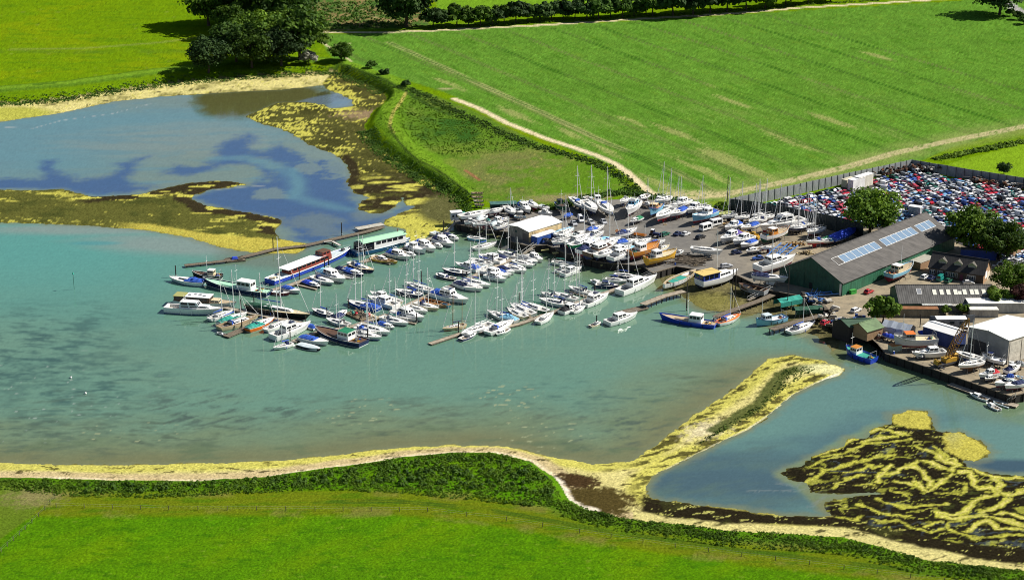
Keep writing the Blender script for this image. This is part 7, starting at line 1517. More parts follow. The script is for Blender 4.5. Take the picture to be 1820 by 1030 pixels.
# long blue barge with white roofed saloon
a = G(*Z1(790, 490), 0.3); c = G(*Z2(332, 270), 0.3); d = c-a; m = (a+c)/2; L = d.length
root = empty('canal_barge', (m.x, m.y, 0), math.atan2(d.y, d.x)); h = Hull(L, 5.4, 1.75, 0.5, tw=0.86, sheer=0.45, rake=0.03, so=0.0, pinch=6.0, full=0.3, stern_lift=0.05, n=21)
h.build(root, pm('royal'), pm('navy')); h.deck(root, pm('pale', 0.7, 0.15), 0, drop=0.25)
bl = MB()
for sg in (1, -1): bl.tube([(h.xl(t, 0), sg*(h.hb(t)+0.02), h.zs(t)-0.12) for t in h.t], 0.16, n=6)
bl.build('rubbing_strake', pm('white'), root)
saloon = house(root, h.xl(0.20, 0), h.xl(0.70, 0), 4.3, 1.55, 3.5, pm((0.24, 0.045, 0.025), 0.6, 0.15), slope_f=0.0, slope_a=0.0, tumble=0.97, panes=8, front=True, sill=0.45, name='saloon', aft=True)
r = MB(); r.box((h.xl(0.36, 0), 0, 3.60), (L*0.40, 4.9, 0.16)); r.build('saloon_roof', white_r, root)
r = MB(); r.box((h.xl(0.57, 0), 0, 3.56), (L*0.14, 4.0, 0.10)); r.build('roof_deck', pm('silver', 0.7), root)
house(root, h.xl(0.60, 0), h.xl(0.70, 0), 3.6, 3.5, 4.9, pm((0.26, 0.04, 0.025), 0.6, 0.15), slope_f=0.1, tumble=0.95, panes=2, name='wheelhouse', roofm=pm('brown', 0.7), aft=True)
for t in (0.02, 0.05, 0.09, 0.13): MB().box((h.xl(t, 0), rnd.uniform(-1.2, 1.2), 1.85), (1.1, 0.9, 0.6), rz=rnd.uniform(0, 1)).build('deck_box', pm(rnd.choice(['cream', 'grey', 'tan', 'white'])), root)
MB().tube([(h.xl(0.80, 0), 0, 1.9), (h.xl(0.80, 0), 0, 4.3)], 0.08, n=6).build('signal_mast', m_mastw, root)
rail(root, h, 0.72, 0.99, 0, 0.7, m_alu, 'bow_rail', 7); w_ = MB(); w_.box((h.xl(0.90, 0), 0, 2.5), (1.3, 1.0, 0.7)); w_.build('anchor_winch', m_steel, root)
tag(root, 'long royal blue barge with white roof and red brown saloon', 'barge')
# navy houseboat with mint roof
a = G(*Z2(350, 288), 0.3); c = G(*Z2(752, 198), 0.3); d = c-a; m = (a+c)/2; L = d.length
root = empty('house_boat', (m.x, m.y, 0), math.atan2(d.y, d.x)); h = Hull(L, 5.6, 1.6, 0.5, tw=0.9, sheer=0.4, rake=0.05, so=0.0, pinch=4.5, full=0.3)
h.build(root, pm((0.012, 0.09, 0.20)), pm('navy')); h.deck(root, pm('pale', 0.7), 0, drop=0.1)
house(root, h.xl(0.30, 0), h.xl(0.86, 0), 4.8, 1.5, 4.6, pm('white'), slope_f=0.05, slope_a=0, tumble=0.99, panes=5, name='deckhouse', sill=0.5, wfront=0.9)
house(root, h.xl(0.06, 0), h.xl(0.30, 0), 4.6, 1.5, 4.2, pm('black'), slope_f=0, slope_a=0.05, tumble=0.98, panes=3, name='glazed_porch', sill=0.2, aft=True, front=False)
r = MB(); r.add([(h.xl(0.10, 0), -2.7, 4.55), (h.xl(0.88, 0), -2.5, 4.55), (h.xl(0.88, 0), 2.5, 4.55), (h.xl(0.10, 0), 2.7, 4.55), (h.xl(0.12, 0), 0, 5.15), (h.xl(0.86, 0), 0, 5.15)], [(0, 1, 5, 4), (2, 3, 4, 5), (1, 2, 5), (3, 0, 4), (3, 2, 1, 0)]); r.build('roof', mat((0.34, 0.62, 0.40), 0.7, var=0.08, kind='mint_roof'), root)
MB().tube([(h.xl(0.80, 0), 1.0, 4.7), (h.xl(0.80, 0), 1.0, 6.0)], 0.12, n=6).build('flue', pm('maroon'), root)
rail(root, h, 0.0, 0.25, 0, 0.8, m_alu, 'stern_rail', 4)
tag(root, 'navy houseboat with white cabin, glazed porch and mint green roof', 'houseboat')
# dark house boat at the seaward end
(mx, my), rz, L = frame_of(Z1, 122, 622, 560, 652)
root = empty('house_boat', (mx, my, 0), rz); h = Hull(L, 4.8, 1.5, 0.5, tw=0.85, sheer=0.35, rake=0.08, so=0.0, pinch=3.0); h.build(root, pm('pale'), pm('black')); h.deck(root, pm('tan', 0.8), 0, drop=0.1)
house(root, h.xl(0.02, 0), h.xl(0.60, 0), 4.0, 1.4, 3.2, pm('brown', 0.6, 0.2), slope_f=0.1, slope_a=0, tumble=0.96, panes=8, name='saloon', sill=0.35, aft=True)
r = MB(); r.box((h.xl(0.40, 0), 0, 3.30), (L*0.40, 4.3, 0.14)); r.build('saloon_roof', pm('white'), root); r = MB(); r.box((h.xl(0.10, 0), 0, 3.28), (L*0.18, 4.3, 0.12)); r.build('aft_awning', mat((0.30, 0.30, 0.10), 0.9, kind='olive_awning'), root)
for k in range(4): MB().box((h.xl(0.26+0.08*k, 0), rnd.uniform(-.8, .8), 3.55), (0.9, 0.8, 0.35)).build('roof_light', pm('silver'), root)
house(root, h.xl(0.60, 0), h.xl(0.75, 0), 3.0, 1.4, 2.4, pm('cream'), slope_f=0.4, tumble=0.9, panes=2, name='fore_cabin'); rail(root, h, 0.6, 0.98, 0, 0.7, m_alu, 'bow_rail', 6)
tag(root, 'dark wooden houseboat with white roof behind the classic motor yacht', 'houseboat')
# white house boat on the slip, under a yellow awning
(mx, my), rz, L = frame_of(Z4, 958, 820, 1235, 752, 1.8)
root = empty('house_boat', (mx, my, 0.25), rz); h = Hull(L, 5.4, 2.1, 0.9, tw=0.9, sheer=0.35, rake=0.12, so=0.02, pinch=2.8); z0 = 1.3; h.build(root, pm('white'), pm('navy'), pm('black', 0.8), z0); h.deck(root, pm('white', 0.7), z0, drop=0.06)
house(root, h.xl(0.02, 0), h.xl(0.42, 0), 4.7, z0+1.9, z0+4.2, pm((0.02, 0.05, 0.30), 0.6), slope_f=0, slope_a=0, tumble=0.98, panes=3, name='aft_cabin', sill=0.25, aft=True, front=False)
r = MB(); r.box((h.xl(0.21, 0), 0, z0+4.32), (L*0.46, 5.2, 0.18)); r.build('awning', mat((0.62, 0.44, 0.14), 0.8, var=0.12, kind='yellow_awning'), root)
house(root, h.xl(0.44, 0), h.xl(0.82, 0), 4.0, z0+1.95, z0+3.3, pm('white'), slope_f=1.0, wfront=0.6, tumble=0.9, panes=4, name='fore_cabin'); spars(root, h, z0, 0.45, 15, None, boom=False, furl=False, deckz=3.3, r=0.13)
props_(root, h, z0); tag(root, 'white houseboat with yellow awning and tall white mast on the slip', 'houseboat')
# old ship's lifeboat on the mud
(mx, my), rz, L = frame_of(Z4, 712, 835, 942, 735, 1.2)
o = make_boat('open', (mx, my, 0.2), rz, L, hull='white', ashore=True, beam=0.25*L, tw=0.18, free=1.5, deckc='tan', stripe='grey', bottom='olive', lift=0.7, name='lifeboat'); h = Hull(L, 0.25*L, 1.5, 0.3, tw=0.18, sheer=0.3, rake=0.1, so=0)
t = MB(); t.box((-L*0.08, 0, 1.75), (L*0.42, 0.16*L, 0.10), rz=0.03); t.build('green_tarpaulin', canvas('teal'), o)
for k in range(9):
    for sg in (1, -1): tt = 0.12+0.09*k; MB().box((h.xl(tt, 0), sg*h.hb(tt)*0.95, 1.9), (0.12, 0.25, 0.6)).build('rib', pm('pale'), o)
tag(o, 'old white double ended lifeboat with green tarpaulin lying on the mud', 'lifeboat')
fleet(Z8, [('open', 1100, 420, 890, 372, D(hull='grey', deckc='brown', beam=4.0, free=1.6, z=1.4, base=0.3, label='dark grey derelict hull on the mud beside the slip wall'))], '', 'boats by the slip', ashore=True)
fleet(Y7, [('cruiser', 250, 858, 700, 740, D(hull='white', beam=5.2, free=2.0, z=LAND+2.0, label='large white cruiser tucked against the green shed gable'))], '', 'boats by the slip', ashore=True)
fleet(Y1, [('covered', 300, 420, 160, 385, D(canopy='teal', hull='white', label='small boat under teal tarpaulin at the quay corner')), ('covered', 640, 505, 590, 480, D(canopy='teal', hull='white', label='tiny boat under teal cover on the quay left of white shed'))], '', 'boats stored on the quay by the white shed', ashore=True)
for (x0, y0, x1, y1, hc) in [(520, 130, 380, 130, 'tan'), (520, 185, 390, 185, 'cream'), (530, 235, 415, 240, 'white'), (540, 290, 430, 290, 'grey')]:
    fleet(Y1, [('open', x0, y0, x1, y1, D(hull=hc, deckc='tan', z=LAND+0.6, base=LAND, label='%s upturned looking dinghy in the row along the seawall path' % hc.replace('tan', 'sandy')))], '', 'dinghies along the seawall path', ashore=True)
# work raft with fenders and buoys on the middle pontoon
p = G(*Z2(390, 715), 0.3); root = empty('work_raft', (p.x, p.y, 0), 0.72-1.57); b = MB(); b.box((0, 0, 0.35), (9, 5, 0.5)); b.build('deck', m_timber, root)
for k in range(16): MB().tube([(rnd.uniform(-4, 4), rnd.uniform(-2, 2), 0.6), (rnd.uniform(-4, 4), rnd.uniform(-2, 2), rnd.uniform(0.7, 1.6))], rnd.uniform(0.1, 0.22), n=6).build('spar_log', m_oldwood, root)
for k in range(4): q = MB(); c = (rnd.uniform(-3, 4), rnd.uniform(-2, 2)); q.tube([(c[0], c[1], 0.6), (c[0], c[1], 0.9), (c[0], c[1], 1.5), (c[0], c[1], 1.7)], [0.2, 0.5, 0.5, 0.2], n=10); q.build('buoy', pm('red' if k < 2 else 'teal'), root, smooth=True)
q = MB(); q.box((2.5, 2.9, 0.6), (7.5, 1.2, 0.12)); q.build('side_plank', mat((0.5, 0.44, 0.3), 0.9, var=0.2, kind='pale_plank'), root); tag(root, 'cluttered work raft with logs and red buoys', 'raft')
p = G(*Z1(545, 325), 0.3); root = empty('work_raft', (p.x, p.y, 0), 0.3); b = MB(); b.box((0, 0, 0.3), (7, 3.4, 0.5)); b.build('deck', m_oldwood, root); b = MB(); b.box((0, 0, 1.0), (2.6, 1.8, 1.0), taper=0.6); b.build('tarpaulin', canvas('royal'), root)
for k in range(6): MB().tube([(rnd.uniform(-4, 1), rnd.uniform(-2, 2), 0.6), (rnd.uniform(0, 4.5), rnd.uniform(-2, 2), rnd.uniform(0.7, 1.4))], 0.16, n=6).build('spar_log', m_oldwood, root)
tag(root, 'old timber raft with blue tarpaulin at the end of old jetty', 'raft')
# quay dressing: fender piles and coping baulks belong to the boatyard
fp_me = None; cb_me = {}
q_idx = range(1, 34)
for i in q_idx:
    a = Vector((*yard_poly[i], 0)); c = Vector((*yard_poly[i+1], 0)); d = c-a; L = d.length; n = max(1, int(L/2.6)); rz = math.atan2(d.y, d.x); nrm = Vector((d.y, -d.x, 0)).normalized()
    if inside(np.array([(a+d/2+nrm).x]), np.array([(a+d/2+nrm).y]), yard_poly)[0]: nrm = -nrm
    for k in range(n):
        q = a+d*((k+0.5)/n)+nrm*0.16
        if fp_me is None: b = MB(); b.tube([(0, 0, -1.4), (0, 0, LAND+0.25)], 0.17, n=6); o = b.build('fender_pile', m_pile, yard_ob); fp_me = o.data
        else: o = link('fender_pile', fp_me, yard_ob)
        o.location = (q.x, q.y, random.uniform(-0.25, 0.1))
    b = MB(); b.box((0, 0, 0), (L+0.1, 0.4, 0.24)); o = b.build('coping_baulk', m_oldwood, yard_ob); q = a+d/2-nrm*0.12; o.location = (q.x, q.y, LAND+0.13); o.rotation_euler = (0, 0, rz)
for (s_, x0, y0, x1, y1) in [(Y1, 250, 585, 420, 572), (Y1, 365, 618, 505, 608), (Y1, 470, 650, 620, 630), (Y1, 590, 690, 705, 682), (Y1, 735, 722, 825, 712), (Y2, 490, 912, 600, 900), (Y2, 650, 945, 780, 935), (Y3, 20, 555, 155, 540), (Y3, 280, 612, 400, 596), (Y3, 700, 725, 820, 670), (Y3, 1175, 790, 1260, 765)]:
    a = G(*s_(x0, y0), 1.7); c = G(*s_(x1, y1), 1.7); d = c-a; b = MB(); b.box((0, 0, 0), (d.length, 0.45, 0.4)); o = b.build('staging_beam', mat((0.45, 0.40, 0.16), 0.9, var=0.2, kind='staging_timber'), yard_ob); o.location = ((a+c)/2); o.rotation_euler = (0, 0, math.atan2(d.y, d.x))
# ================================================================== cars
CAR = dict(hatch=(3.9, [(-1.93, .30), (-1.97, .75), (-1.85, .98), (0.55, .98), (1.45, .86), (1.90, .66), (1.94, .30)], (-1.80, 0.75, -1.35, 0.05, 1.46)), saloon=(4.5, [(-2.2, .30), (-2.25, .72), (-2.15, .95), (-1.4, 1.0), (0.75, .98), (1.7, .86), (2.18, .66), (2.22, .30)], (-1.45, 0.95, -0.85, 0.25, 1.42)),
  estate=(4.6, [(-2.25, .30), (-2.3, .75), (-2.2, 1.0), (0.75, 1.0), (1.75, .88), (2.2, .68), (2.24, .30)], (-2.15, 0.95, -1.9, 0.25, 1.50)), van=(4.9, [(-2.4, .35), (-2.42, 1.1), (-2.36, 1.25), (1.35, 1.2), (2.1, 1.0), (2.4, .75), (2.42, .35)], (-2.36, 1.55, -2.28, 0.75, 2.15)))
CARCOL = dict(white=(0.74, 0.74, 0.74), silver=(0.46, 0.47, 0.49), blue=(0.03, 0.09, 0.34), navy=(0.012, 0.02, 0.07), black=(0.015, 0.015, 0.018), red=(0.48, 0.012, 0.025), green=(0.015, 0.11, 0.065), grey=(0.12, 0.125, 0.13), teal=(0.01, 0.20, 0.17), sky=(0.16, 0.36, 0.58), maroon=(0.14, 0.012, 0.02))
car_body = {}; car_glass = {}; wheel_me = [None]
m_carglass = mat((0.010, 0.013, 0.017), 0.06, var=0.02, kind='car_glass'); m_tyre = mat((0.015, 0.015, 0.016), 0.85, kind='tyre'); m_lamp = mat((0.6, 0.6, 0.58), 0.2, kind='lamp')
def car_mesh(kind, col):
    if (kind, col) not in car_body:
        L, prof, (g0, g1, r0, r1, top) = CAR[kind]; w = 0.86; b = MB(); n = len(prof)
        rows = []
        for yy, k in ((-w, 0.97), (-w*0.93, 1.0), (w*0.93, 1.0), (w, 0.97)): rows.append([(px_*(k if abs(yy) > w*.95 else 1), yy, pz*(0.96 if abs(yy) > w*.95 and pz > .6 else 1)) for px_, pz in prof])
        vs = [p_ for r_ in rows for p_ in r_]; fs = [tuple(range(n)), tuple(3*n+i for i in reversed(range(n)))]
        for r_ in range(3): fs += [(r_*n+i, (r_+1)*n+i, (r_+1)*n+(i+1) % n, r_*n+(i+1) % n) for i in range(n)]
        b.add(vs, fs); b.add([(r0, -w*.74, top-0.05), (r1, -w*.72, top-0.05), (r1, w*.72, top-0.05), (r0, w*.74, top-0.05), (r0+.08, -w*.62, top+.02), (r1-.1, -w*.6, top+.02), (r1-.1, w*.6, top+.02), (r0+.08, w*.62, top+.02)], [(4, 5, 6, 7), (0, 1, 5, 4), (1, 2, 6, 5), (2, 3, 7, 6), (3, 0, 4, 7)])
        bz = 0.95 if kind != 'van' else 1.2
        for sg in (-1, 1):
            for (xa, xb) in ((g0, r0), (g1, r1), ((g0+g1)/2, (r0+r1)/2)): b.tube([(xa, sg*w*.90, bz), (xb, sg*w*.73, top-.03)], 0.055, n=4, cap=False)
        if kind == 'van':
            for sg in (-1, 1): b.add([(g0, sg*w*.91, 1.18), (g0+2.6, sg*w*.91, 1.18), (r0+2.3, sg*w*.755, top-.04), (r0, sg*w*.755, top-.04)], [(0, 1, 2, 3)])
        o = b.build('body', mat(CARCOL[col], 0.3, var=0.05, scale=1.5, coat=0.5, kind='car_paint')); car_body[(kind, col)] = o.data; bpy.data.objects.remove(o)
    if kind not in car_glass:
        L, prof, (g0, g1, r0, r1, top) = CAR[kind]; w = 0.86; bz = 0.94 if kind != 'van' else 1.17; b = MB()
        b.add([(g0, -w*.88, bz), (g1, -w*.88, bz), (g1, w*.88, bz), (g0, w*.88, bz), (r0, -w*.72, top-.045), (r1, -w*.70, top-.045), (r1, w*.70, top-.045), (r0, w*.72, top-.045)], [(0, 1, 5, 4), (1, 2, 6, 5), (2, 3, 7, 6), (3, 0, 4, 7)])
        o = b.build('window_glass', m_carglass); car_glass[kind] = o.data; bpy.data.objects.remove(o)
    if wheel_me[0] is None:
        b = MB(); b.tube([(0, -0.1, 0), (0, 0.1, 0)], 0.31, n=10); b.tube([(0, -0.11, 0), (0, 0.11, 0)], 0.18, m=1, n=8); o = b.build('wheel', [m_tyre, mat((0.4, 0.4, 0.41), 0.4, kind='rim')]); wheel_me[0] = o.data; bpy.data.objects.remove(o)
    return car_body[(kind, col)], car_glass[kind]
def car(kind, col, loc, rz, label, group=None, wheels=True, name='car'):
    body, glass = car_mesh(kind, col); root = empty(name, loc, rz); link('body', body, root); link('window_glass', glass, root)
    if wheels:
        L = CAR[kind][0]
        for sx in (-0.30, 0.31):
            for sy in (-0.80, 0.80): w = link('wheel', wheel_me[0], root); w.location = (sx*L, sy, 0.31)
    tag(root, label, 'van' if kind == 'van' else 'car', group); return root
def head(sheet, x0, y0, x1, y1): return frame_of(sheet, x0, y0, x1, y1, LAND+0.4)
for (s_, x0, y0, x1, y1, k, c, lb) in [
 (Y3, 290, 110, 345, 165, 'saloon', 'silver', 'silver car parked left of the white van'), (Y3, 385, 45, 440, 130, 'van', 'white', 'white van parked under the hedge row of boats'), (Y3, 530, 100, 590, 150, 'estate', 'silver', 'pale estate car right of the white van'), (Y3, 700, 85, 775, 150, 'hatch', 'silver', 'silver hatchback parked alone before the laid up yachts'),
 (Y5, 600, 150, 700, 110, 'estate', 'green', 'dark green four wheel drive beside the tractor'), (Y5, 795, 140, 870, 105, 'saloon', 'navy', 'dark saloon left of the white car and trailer'), (Y5, 905, 140, 985, 110, 'hatch', 'white', 'white car between dark saloon and boat trailer'), (Y5, 1095, 190, 1210, 150, 'estate', 'black', 'black four wheel drive towing the red and white boat'),
 (Z8, 715, 175, 815, 160, 'estate', 'silver', 'silver estate car on the lane above the slip'), (Y7, 290, 700, 135, 715, 'hatch', 'blue', 'bright blue hatchback beside the blue trailer frames'), (Z5, 252, 712, 296, 706, 'hatch', 'navy', 'navy car in the shade of the white cruisers'),
 (X4, 400, 130, 575, 50, 'estate', 'white', 'white four wheel drive on the slip road by the hut'), (Z7, 145, 165, 205, 140, 'hatch', 'red', 'bright red car parked at the green shed corner'), (X2, 615, 285, 715, 225, 'estate', 'white', 'white car parked in front of the brick house'), (X2, 705, 300, 815, 240, 'saloon', 'navy', 'dark blue car beside the white one at the brick house'), (X2, 835, 320, 950, 245, 'van', 'teal', 'teal van parked before the brick house windows'), (X2, 960, 330, 1040, 290, 'hatch', 'green', 'green car half hidden behind the long workshop'),
 (X4, 5, 290, 95, 245, 'hatch', 'red', 'red car on the muddy shore beside the short jetty'), (X3, 420, 690, 470, 520, 'van', 'white', 'white van squeezed beside the grey shed'), (X1, 450, 815, 530, 815, 'hatch', 'white', 'white car peeping over the workshop roof')]:
    (mx, my), rz, L = head(s_, x0, y0, x1, y1); car(k, c, (mx, my, LAND+0.01), rz, lb)
p = G(1796, 12, LAND); car('saloon', 'white', (p.x, p.y, LAND+0.05), 2.2, 'white car on the far road in the corner')
# ---- scrapyard
scrap_px = [(1312, 376), (1400, 355), (1500, 332), (1622, 305), (1700, 319), (1820, 339), (1960, 360), (1960, 500), (1790, 468), (1720, 440), (1668, 418), (1640, 400), (1570, 408), (1490, 402), (1400, 386)]
scrap_poly = PL(scrap_px)
b = MB(); bm = bmesh.new(); vb = [bm.verts.new((p_[0], p_[1], LAND+0.06)) for p_ in scrap_poly]; f = bm.faces.new(vb); bmesh.ops.triangulate(bm, faces=[f]); bmesh.ops.recalc_face_normals(bm, faces=bm.faces)
for f in bm.faces:
    if f.normal.z < 0: f.normal_flip()
me = bpy.data.meshes.new('scrapyard_ground'); bm.to_mesh(me); bm.free(); me.materials.append(mat((0.045, 0.040, 0.036), 0.95, var=0.4, scale=0.5, kind='oily_ground')); tag(link('scrapyard_ground', me), 'dark oily ground of the car scrapyard', kind='structure')  # ground colour darkened for the shade between the cars
e1 = Vector((*(GP([(1621, 284)], LAND)[0]-GP([(1296, 353)], LAND)[0]), 0)).normalized(); e2 = Vector((e1.y, -e1.x, 0)); org = Vector((*GP([(1296, 353)], LAND)[0], 0)); rs = random.Random(99); spots = []
avoid = [(G(*Z6(80, 248), LAND), 9.0), (G(*Z6(1022, 205), LAND), 4.5), (G(*Z6(500, 440), LAND), 4.0), (G(1544, 416, LAND), 3.0), (G(1724, 445, LAND), 3.0), (G(*X7(780, 700), LAND), 3.5)]
row_ = 0; v_ = 2.5
while v_ < 150:
    u_ = 1.5+rs.uniform(0, 1.5); blockrot = rs.choice([0, 0, 0.25, -0.2])
    while u_ < 230:
        p_ = org+e1*u_+e2*v_; P_ = np.array([[p_.x, p_.y]])
        if sdf(P_[:, 0], P_[:, 1], scrap_poly)[0] > 1.6 and all((p_-Vector((a_.x, a_.y, 0))).length > r_ for a_, r_ in avoid) and rs.random() > 0.035:
            spots.append((p_.x+rs.uniform(-.25, .25), p_.y+rs.uniform(-.35, .35), math.atan2(e2.y, e2.x)+blockrot+rs.gauss(0, 0.10)+(math.pi if rs.random() < .5 else 0)))
        u_ += rs.uniform(1.95, 2.35)
    v_ += rs.uniform(4.2, 4.7)
pal = ['white']*6+['silver']*6+['blue']*4+['navy']*3+['black']*3+['red']*5+['grey']*2+['green', 'teal', 'sky', 'sky', 'maroon', 'silver']
spots.sort(key=lambda s: s[0]**2+s[1]**2); KN = dict(hatch='hatchback', saloon='saloon', estate='estate car', van='van')
print('scrap cars', len(spots)); rest = MB(); restm = {}; cam_in = lambda s: abs(s[0]/(s[1]*CP+CAM_H*SP)) < 0.272
seen = [s for s in spots if cam_in(s)]; far_ = seen[295:]
zoff = 0.0
for i, s in enumerate(seen[:295]):
    k = rs.choices(['hatch', 'saloon', 'estate', 'van'], [6, 4, 3, 1])[0]; c = rs.choice(pal); cn = dict(sky='light blue', navy='dark blue').get(c, c)
    o = car(k, c, (s[0], s[1], LAND+0.02-0.12*rs.random()), s[2], 'scrapped %s %s jammed in the scrapyard rows' % (cn, KN[k]), 'scrapped %s %ss in the scrapyard' % (cn, KN[k]), wheels=False, name='scrap_car'); o.rotation_euler = (rs.gauss(0, 0.02), rs.gauss(0, 0.02), s[2])
bmj = bmesh.new(); mlist = []
for s in far_:
    k = rs.choices(['hatch', 'saloon', 'estate', 'van'], [6, 4, 3, 1])[0]; c = rs.choice(pal); bd, gl = car_mesh(k, c)
    for me_ in (bd, gl):
        if me_.materials[0] not in mlist: mlist.append(me_.materials[0])
        mi = mlist.index(me_.materials[0]); t_ = bmesh.new(); t_.from_mesh(me_); t_.transform(Matrix.Translation((s[0], s[1], LAND))@Matrix.Rotation(s[2], 4, 'Z'))
        for f in t_.faces: f.material_index = mi
        tm = bpy.data.meshes.new('t'); t_.to_mesh(tm); t_.free(); bmj.from_mesh(tm); bpy.data.meshes.remove(tm)
if far_:
    me = bpy.data.meshes.new('scrap_cars_far'); bmj.to_mesh(me); [me.materials.append(m_) for m_ in mlist]; tag(link('distant_scrap_cars', me), 'more scrapped cars crammed along the far scrapyard fences', kind='stuff')
bmj.free()
def heap(name, line, n, label, cols, smax=1.0, zmax=2.0, seed=1, w=3.0):
    rg = random.Random(seed); b = MB(); ms = [mat(c, 0.9, var=0.3, scale=1.0, kind='scrap') for c in cols]
    for _ in range(n):
        t = rg.uniform(0, len(line)-1.001); i = int(t); a, c = line[i], line[i+1]; p_ = a+(c-a)*(t-i); off = rg.gauss(0, w*.4)
        b.box((p_.x+off, p_.y-rg.uniform(0, w), LAND+rg.random()**1.5*zmax+0.2), (rg.uniform(.3, 2.4)*smax, rg.uniform(.2, 1.0)*smax, rg.uniform(.1, .7)*smax), m=rg.randrange(len(ms)), rz=rg.uniform(0, 3.14), taper=rg.uniform(.6, 1))
    tag(b.build(name, ms, fix=False), label, kind='stuff')
rust = [(0.09, 0.035, 0.015), (0.03, 0.028, 0.026), (0.16, 0.06, 0.02), (0.06, 0.05, 0.045), (0.35, 0.33, 0.30), (0.02, 0.022, 0.025)]
heap('scrap_heap', [G(1560, 312, LAND), G(1600, 303, LAND), G(1622, 300, LAND), G(1655, 306, LAND)], 260, 'rusty scrap metal piled in the corner of the fence', rust, 1.2, 3.0, 3, 5)
heap('scrap_heap', [G(1720, 321, LAND), G(1765, 329, LAND), G(1815, 337, LAND)], 150, 'dark scrap axles and parts along the paddock fence', rust, 1.1, 2.4, 4, 3)
heap('yard_rubble', [G(*Y7(610, 520), LAND), G(*Y7(820, 500), LAND)], 90, 'orange brown pile of sawn timber offcuts on the yard', [(0.34, 0.20, 0.07), (0.22, 0.12, 0.04), (0.5, 0.36, 0.16)], 0.6, 1.0, 5, 2)
heap('yard_rubble', [G(*Y7(800, 625), LAND), G(*Y7(970, 630), LAND)], 70, 'tan heap of rope and timber by the green shed ridge', [(0.34, 0.26, 0.13), (0.5, 0.4, 0.22), (0.12, 0.09, 0.05)], 0.6, 0.9, 6, 2)
heap('yard_clutter', [G(*X1(880, 560), LAND), G(*X1(1000, 540), LAND), G(*X1(1200, 560), LAND)], 60, 'white and grey clutter in the shade behind the brick house', [(0.7, 0.7, 0.68), (0.5, 0.5, 0.5), (0.1, 0.1, 0.1)], 1.0, 1.6, 7, 3)
heap('yard_clutter', [G(*X2(240, 715), LAND), G(*X2(690, 715), LAND)], 80, 'white sacks and yellow bins along the workshop wall', [(0.72, 0.72, 0.7), (0.6, 0.42, 0.05), (0.3, 0.32, 0.34), (0.65, 0.65, 0.63)], 0.6, 0.8, 8, 1.5)
heap('yard_clutter', [G(*X4(700, 410), LAND), G(*X4(860, 470), LAND)], 90, 'rusty red ironwork stacked beside the hut', [(0.20, 0.06, 0.03), (0.08, 0.03, 0.02), (0.03, 0.025, 0.02), (0.4, 0.38, 0.34)], 0.8, 1.6, 9, 3)
heap('shore_debris', [G(*Z8(1450, 440), 1.0), G(*Z8(1620, 480), LAND), G(*X4(200, 250), LAND), G(*X4(560, 180), LAND)], 110, 'old timbers and trailers littering the head of the slip', [(0.12, 0.10, 0.07), (0.03, 0.028, 0.026), (0.36, 0.32, 0.25), (0.02, 0.07, 0.25), (0.55, 0.53, 0.48)], 1.3, 0.7, 10, 4)
# stacked timbers behind the lifeboat: each baulk a part
p = G(*Y5(1000, 500), LAND); root = empty('timber_stack', (p.x, p.y, LAND), -0.35); tb = None
for i in range(60):
    if tb is None: b = MB(); b.box((0, 0, 0), (5.5, 0.30, 0.26)); o = b.build('baulk', m_oldwood, root); tb = o.data
    else: o = link('baulk', tb, root)
    lay_ = i//20; o.location = (rs.uniform(-4.5, 4.5), -5+10*(i % 20)/20+rs.uniform(-.3, .3), 0.15+lay_*0.32+rs.uniform(0, .12)); o.rotation_euler = (0, rs.gauss(0, .03), rs.gauss(0.3, 0.35))
tag(root, 'big stack of weathered timber baulks behind the lifeboat', 'timber stack')
# stone corner
p = G(*Y5(650, 640), LAND)
# masts and spars stacked beside the green shed
p0 = G(*Y8(700, 985), LAND+0.8); p1 = G(*Y8(1130, 790), LAND+0.8); d = p1-p0; root = empty('spar_rack', (p0.x, p0.y, LAND), math.atan2(d.y, d.x)); 
for k in range(9): b = MB(); b.tube([(rs.uniform(-1, 1), -0.3+0.32*k, 0.9+0.2*(k % 3)), (d.length+rs.uniform(-3, 2), -0.3+0.32*k, 0.9+0.2*(k % 3))], 0.13, n=6); b.build('spar', m_mastw if k % 3 else m_timber, root)
for k in range(4): b = MB(); b.box((1+k*d.length/4, 1.0, 0.4), (0.25, 3.2, 0.8)); b.build('trestle', m_oldwood, root)
tag(root, 'rack of white masts stored along the green shed wall', 'mast rack')
# mobile crane on the quay
base = G(*X5(980, 700), LAND); tip = G(1722, 566, LAND+17.0); root = empty('mobile_crane', (base.x, base.y, LAND), 0.5); inv = Matrix.Rotation(-0.5, 4, 'Z'); yel = mat((0.52, 0.30, 0.03), 0.6, var=0.2, scale=1, kind='crane_yellow'); rusty = mat((0.30, 0.15, 0.03), 0.8, var=0.3, scale=0.8, kind='boom_rust')
b = MB(); b.box((0, 0, 0.9), (9.0, 2.4, 0.7)); b.build('chassis', m_steel, root)
for sx in (-3.4, -2.1, 2.0, 3.3):
    for sy in (-1.1, 1.1): w = MB(); w.tube([(sx, sy-.2, 0.55), (sx, sy+.2, 0.55)], 0.55, n=12); w.build('wheel', m_tyre, root)
for sx in (-3.8, 3.8):
    o_ = MB(); o_.box((sx, 0, 0.6), (0.35, 6.0, 0.3)); o_.build('outrigger', m_steel, root)
b = MB(); b.box((0.5, 0, 1.9), (4.2, 2.4, 1.2)); b.build('engine_house', yel, root); house(root, 2.0, 3.8, 1.3, 1.3, 3.2, yel, tumble=0.9, panes=2, name='cab', roofm=yel, aft=True); house(root, -4.6, -3.2, 2.2, 1.0, 2.3, yel, tumble=0.9, panes=2, name='driver_cab')
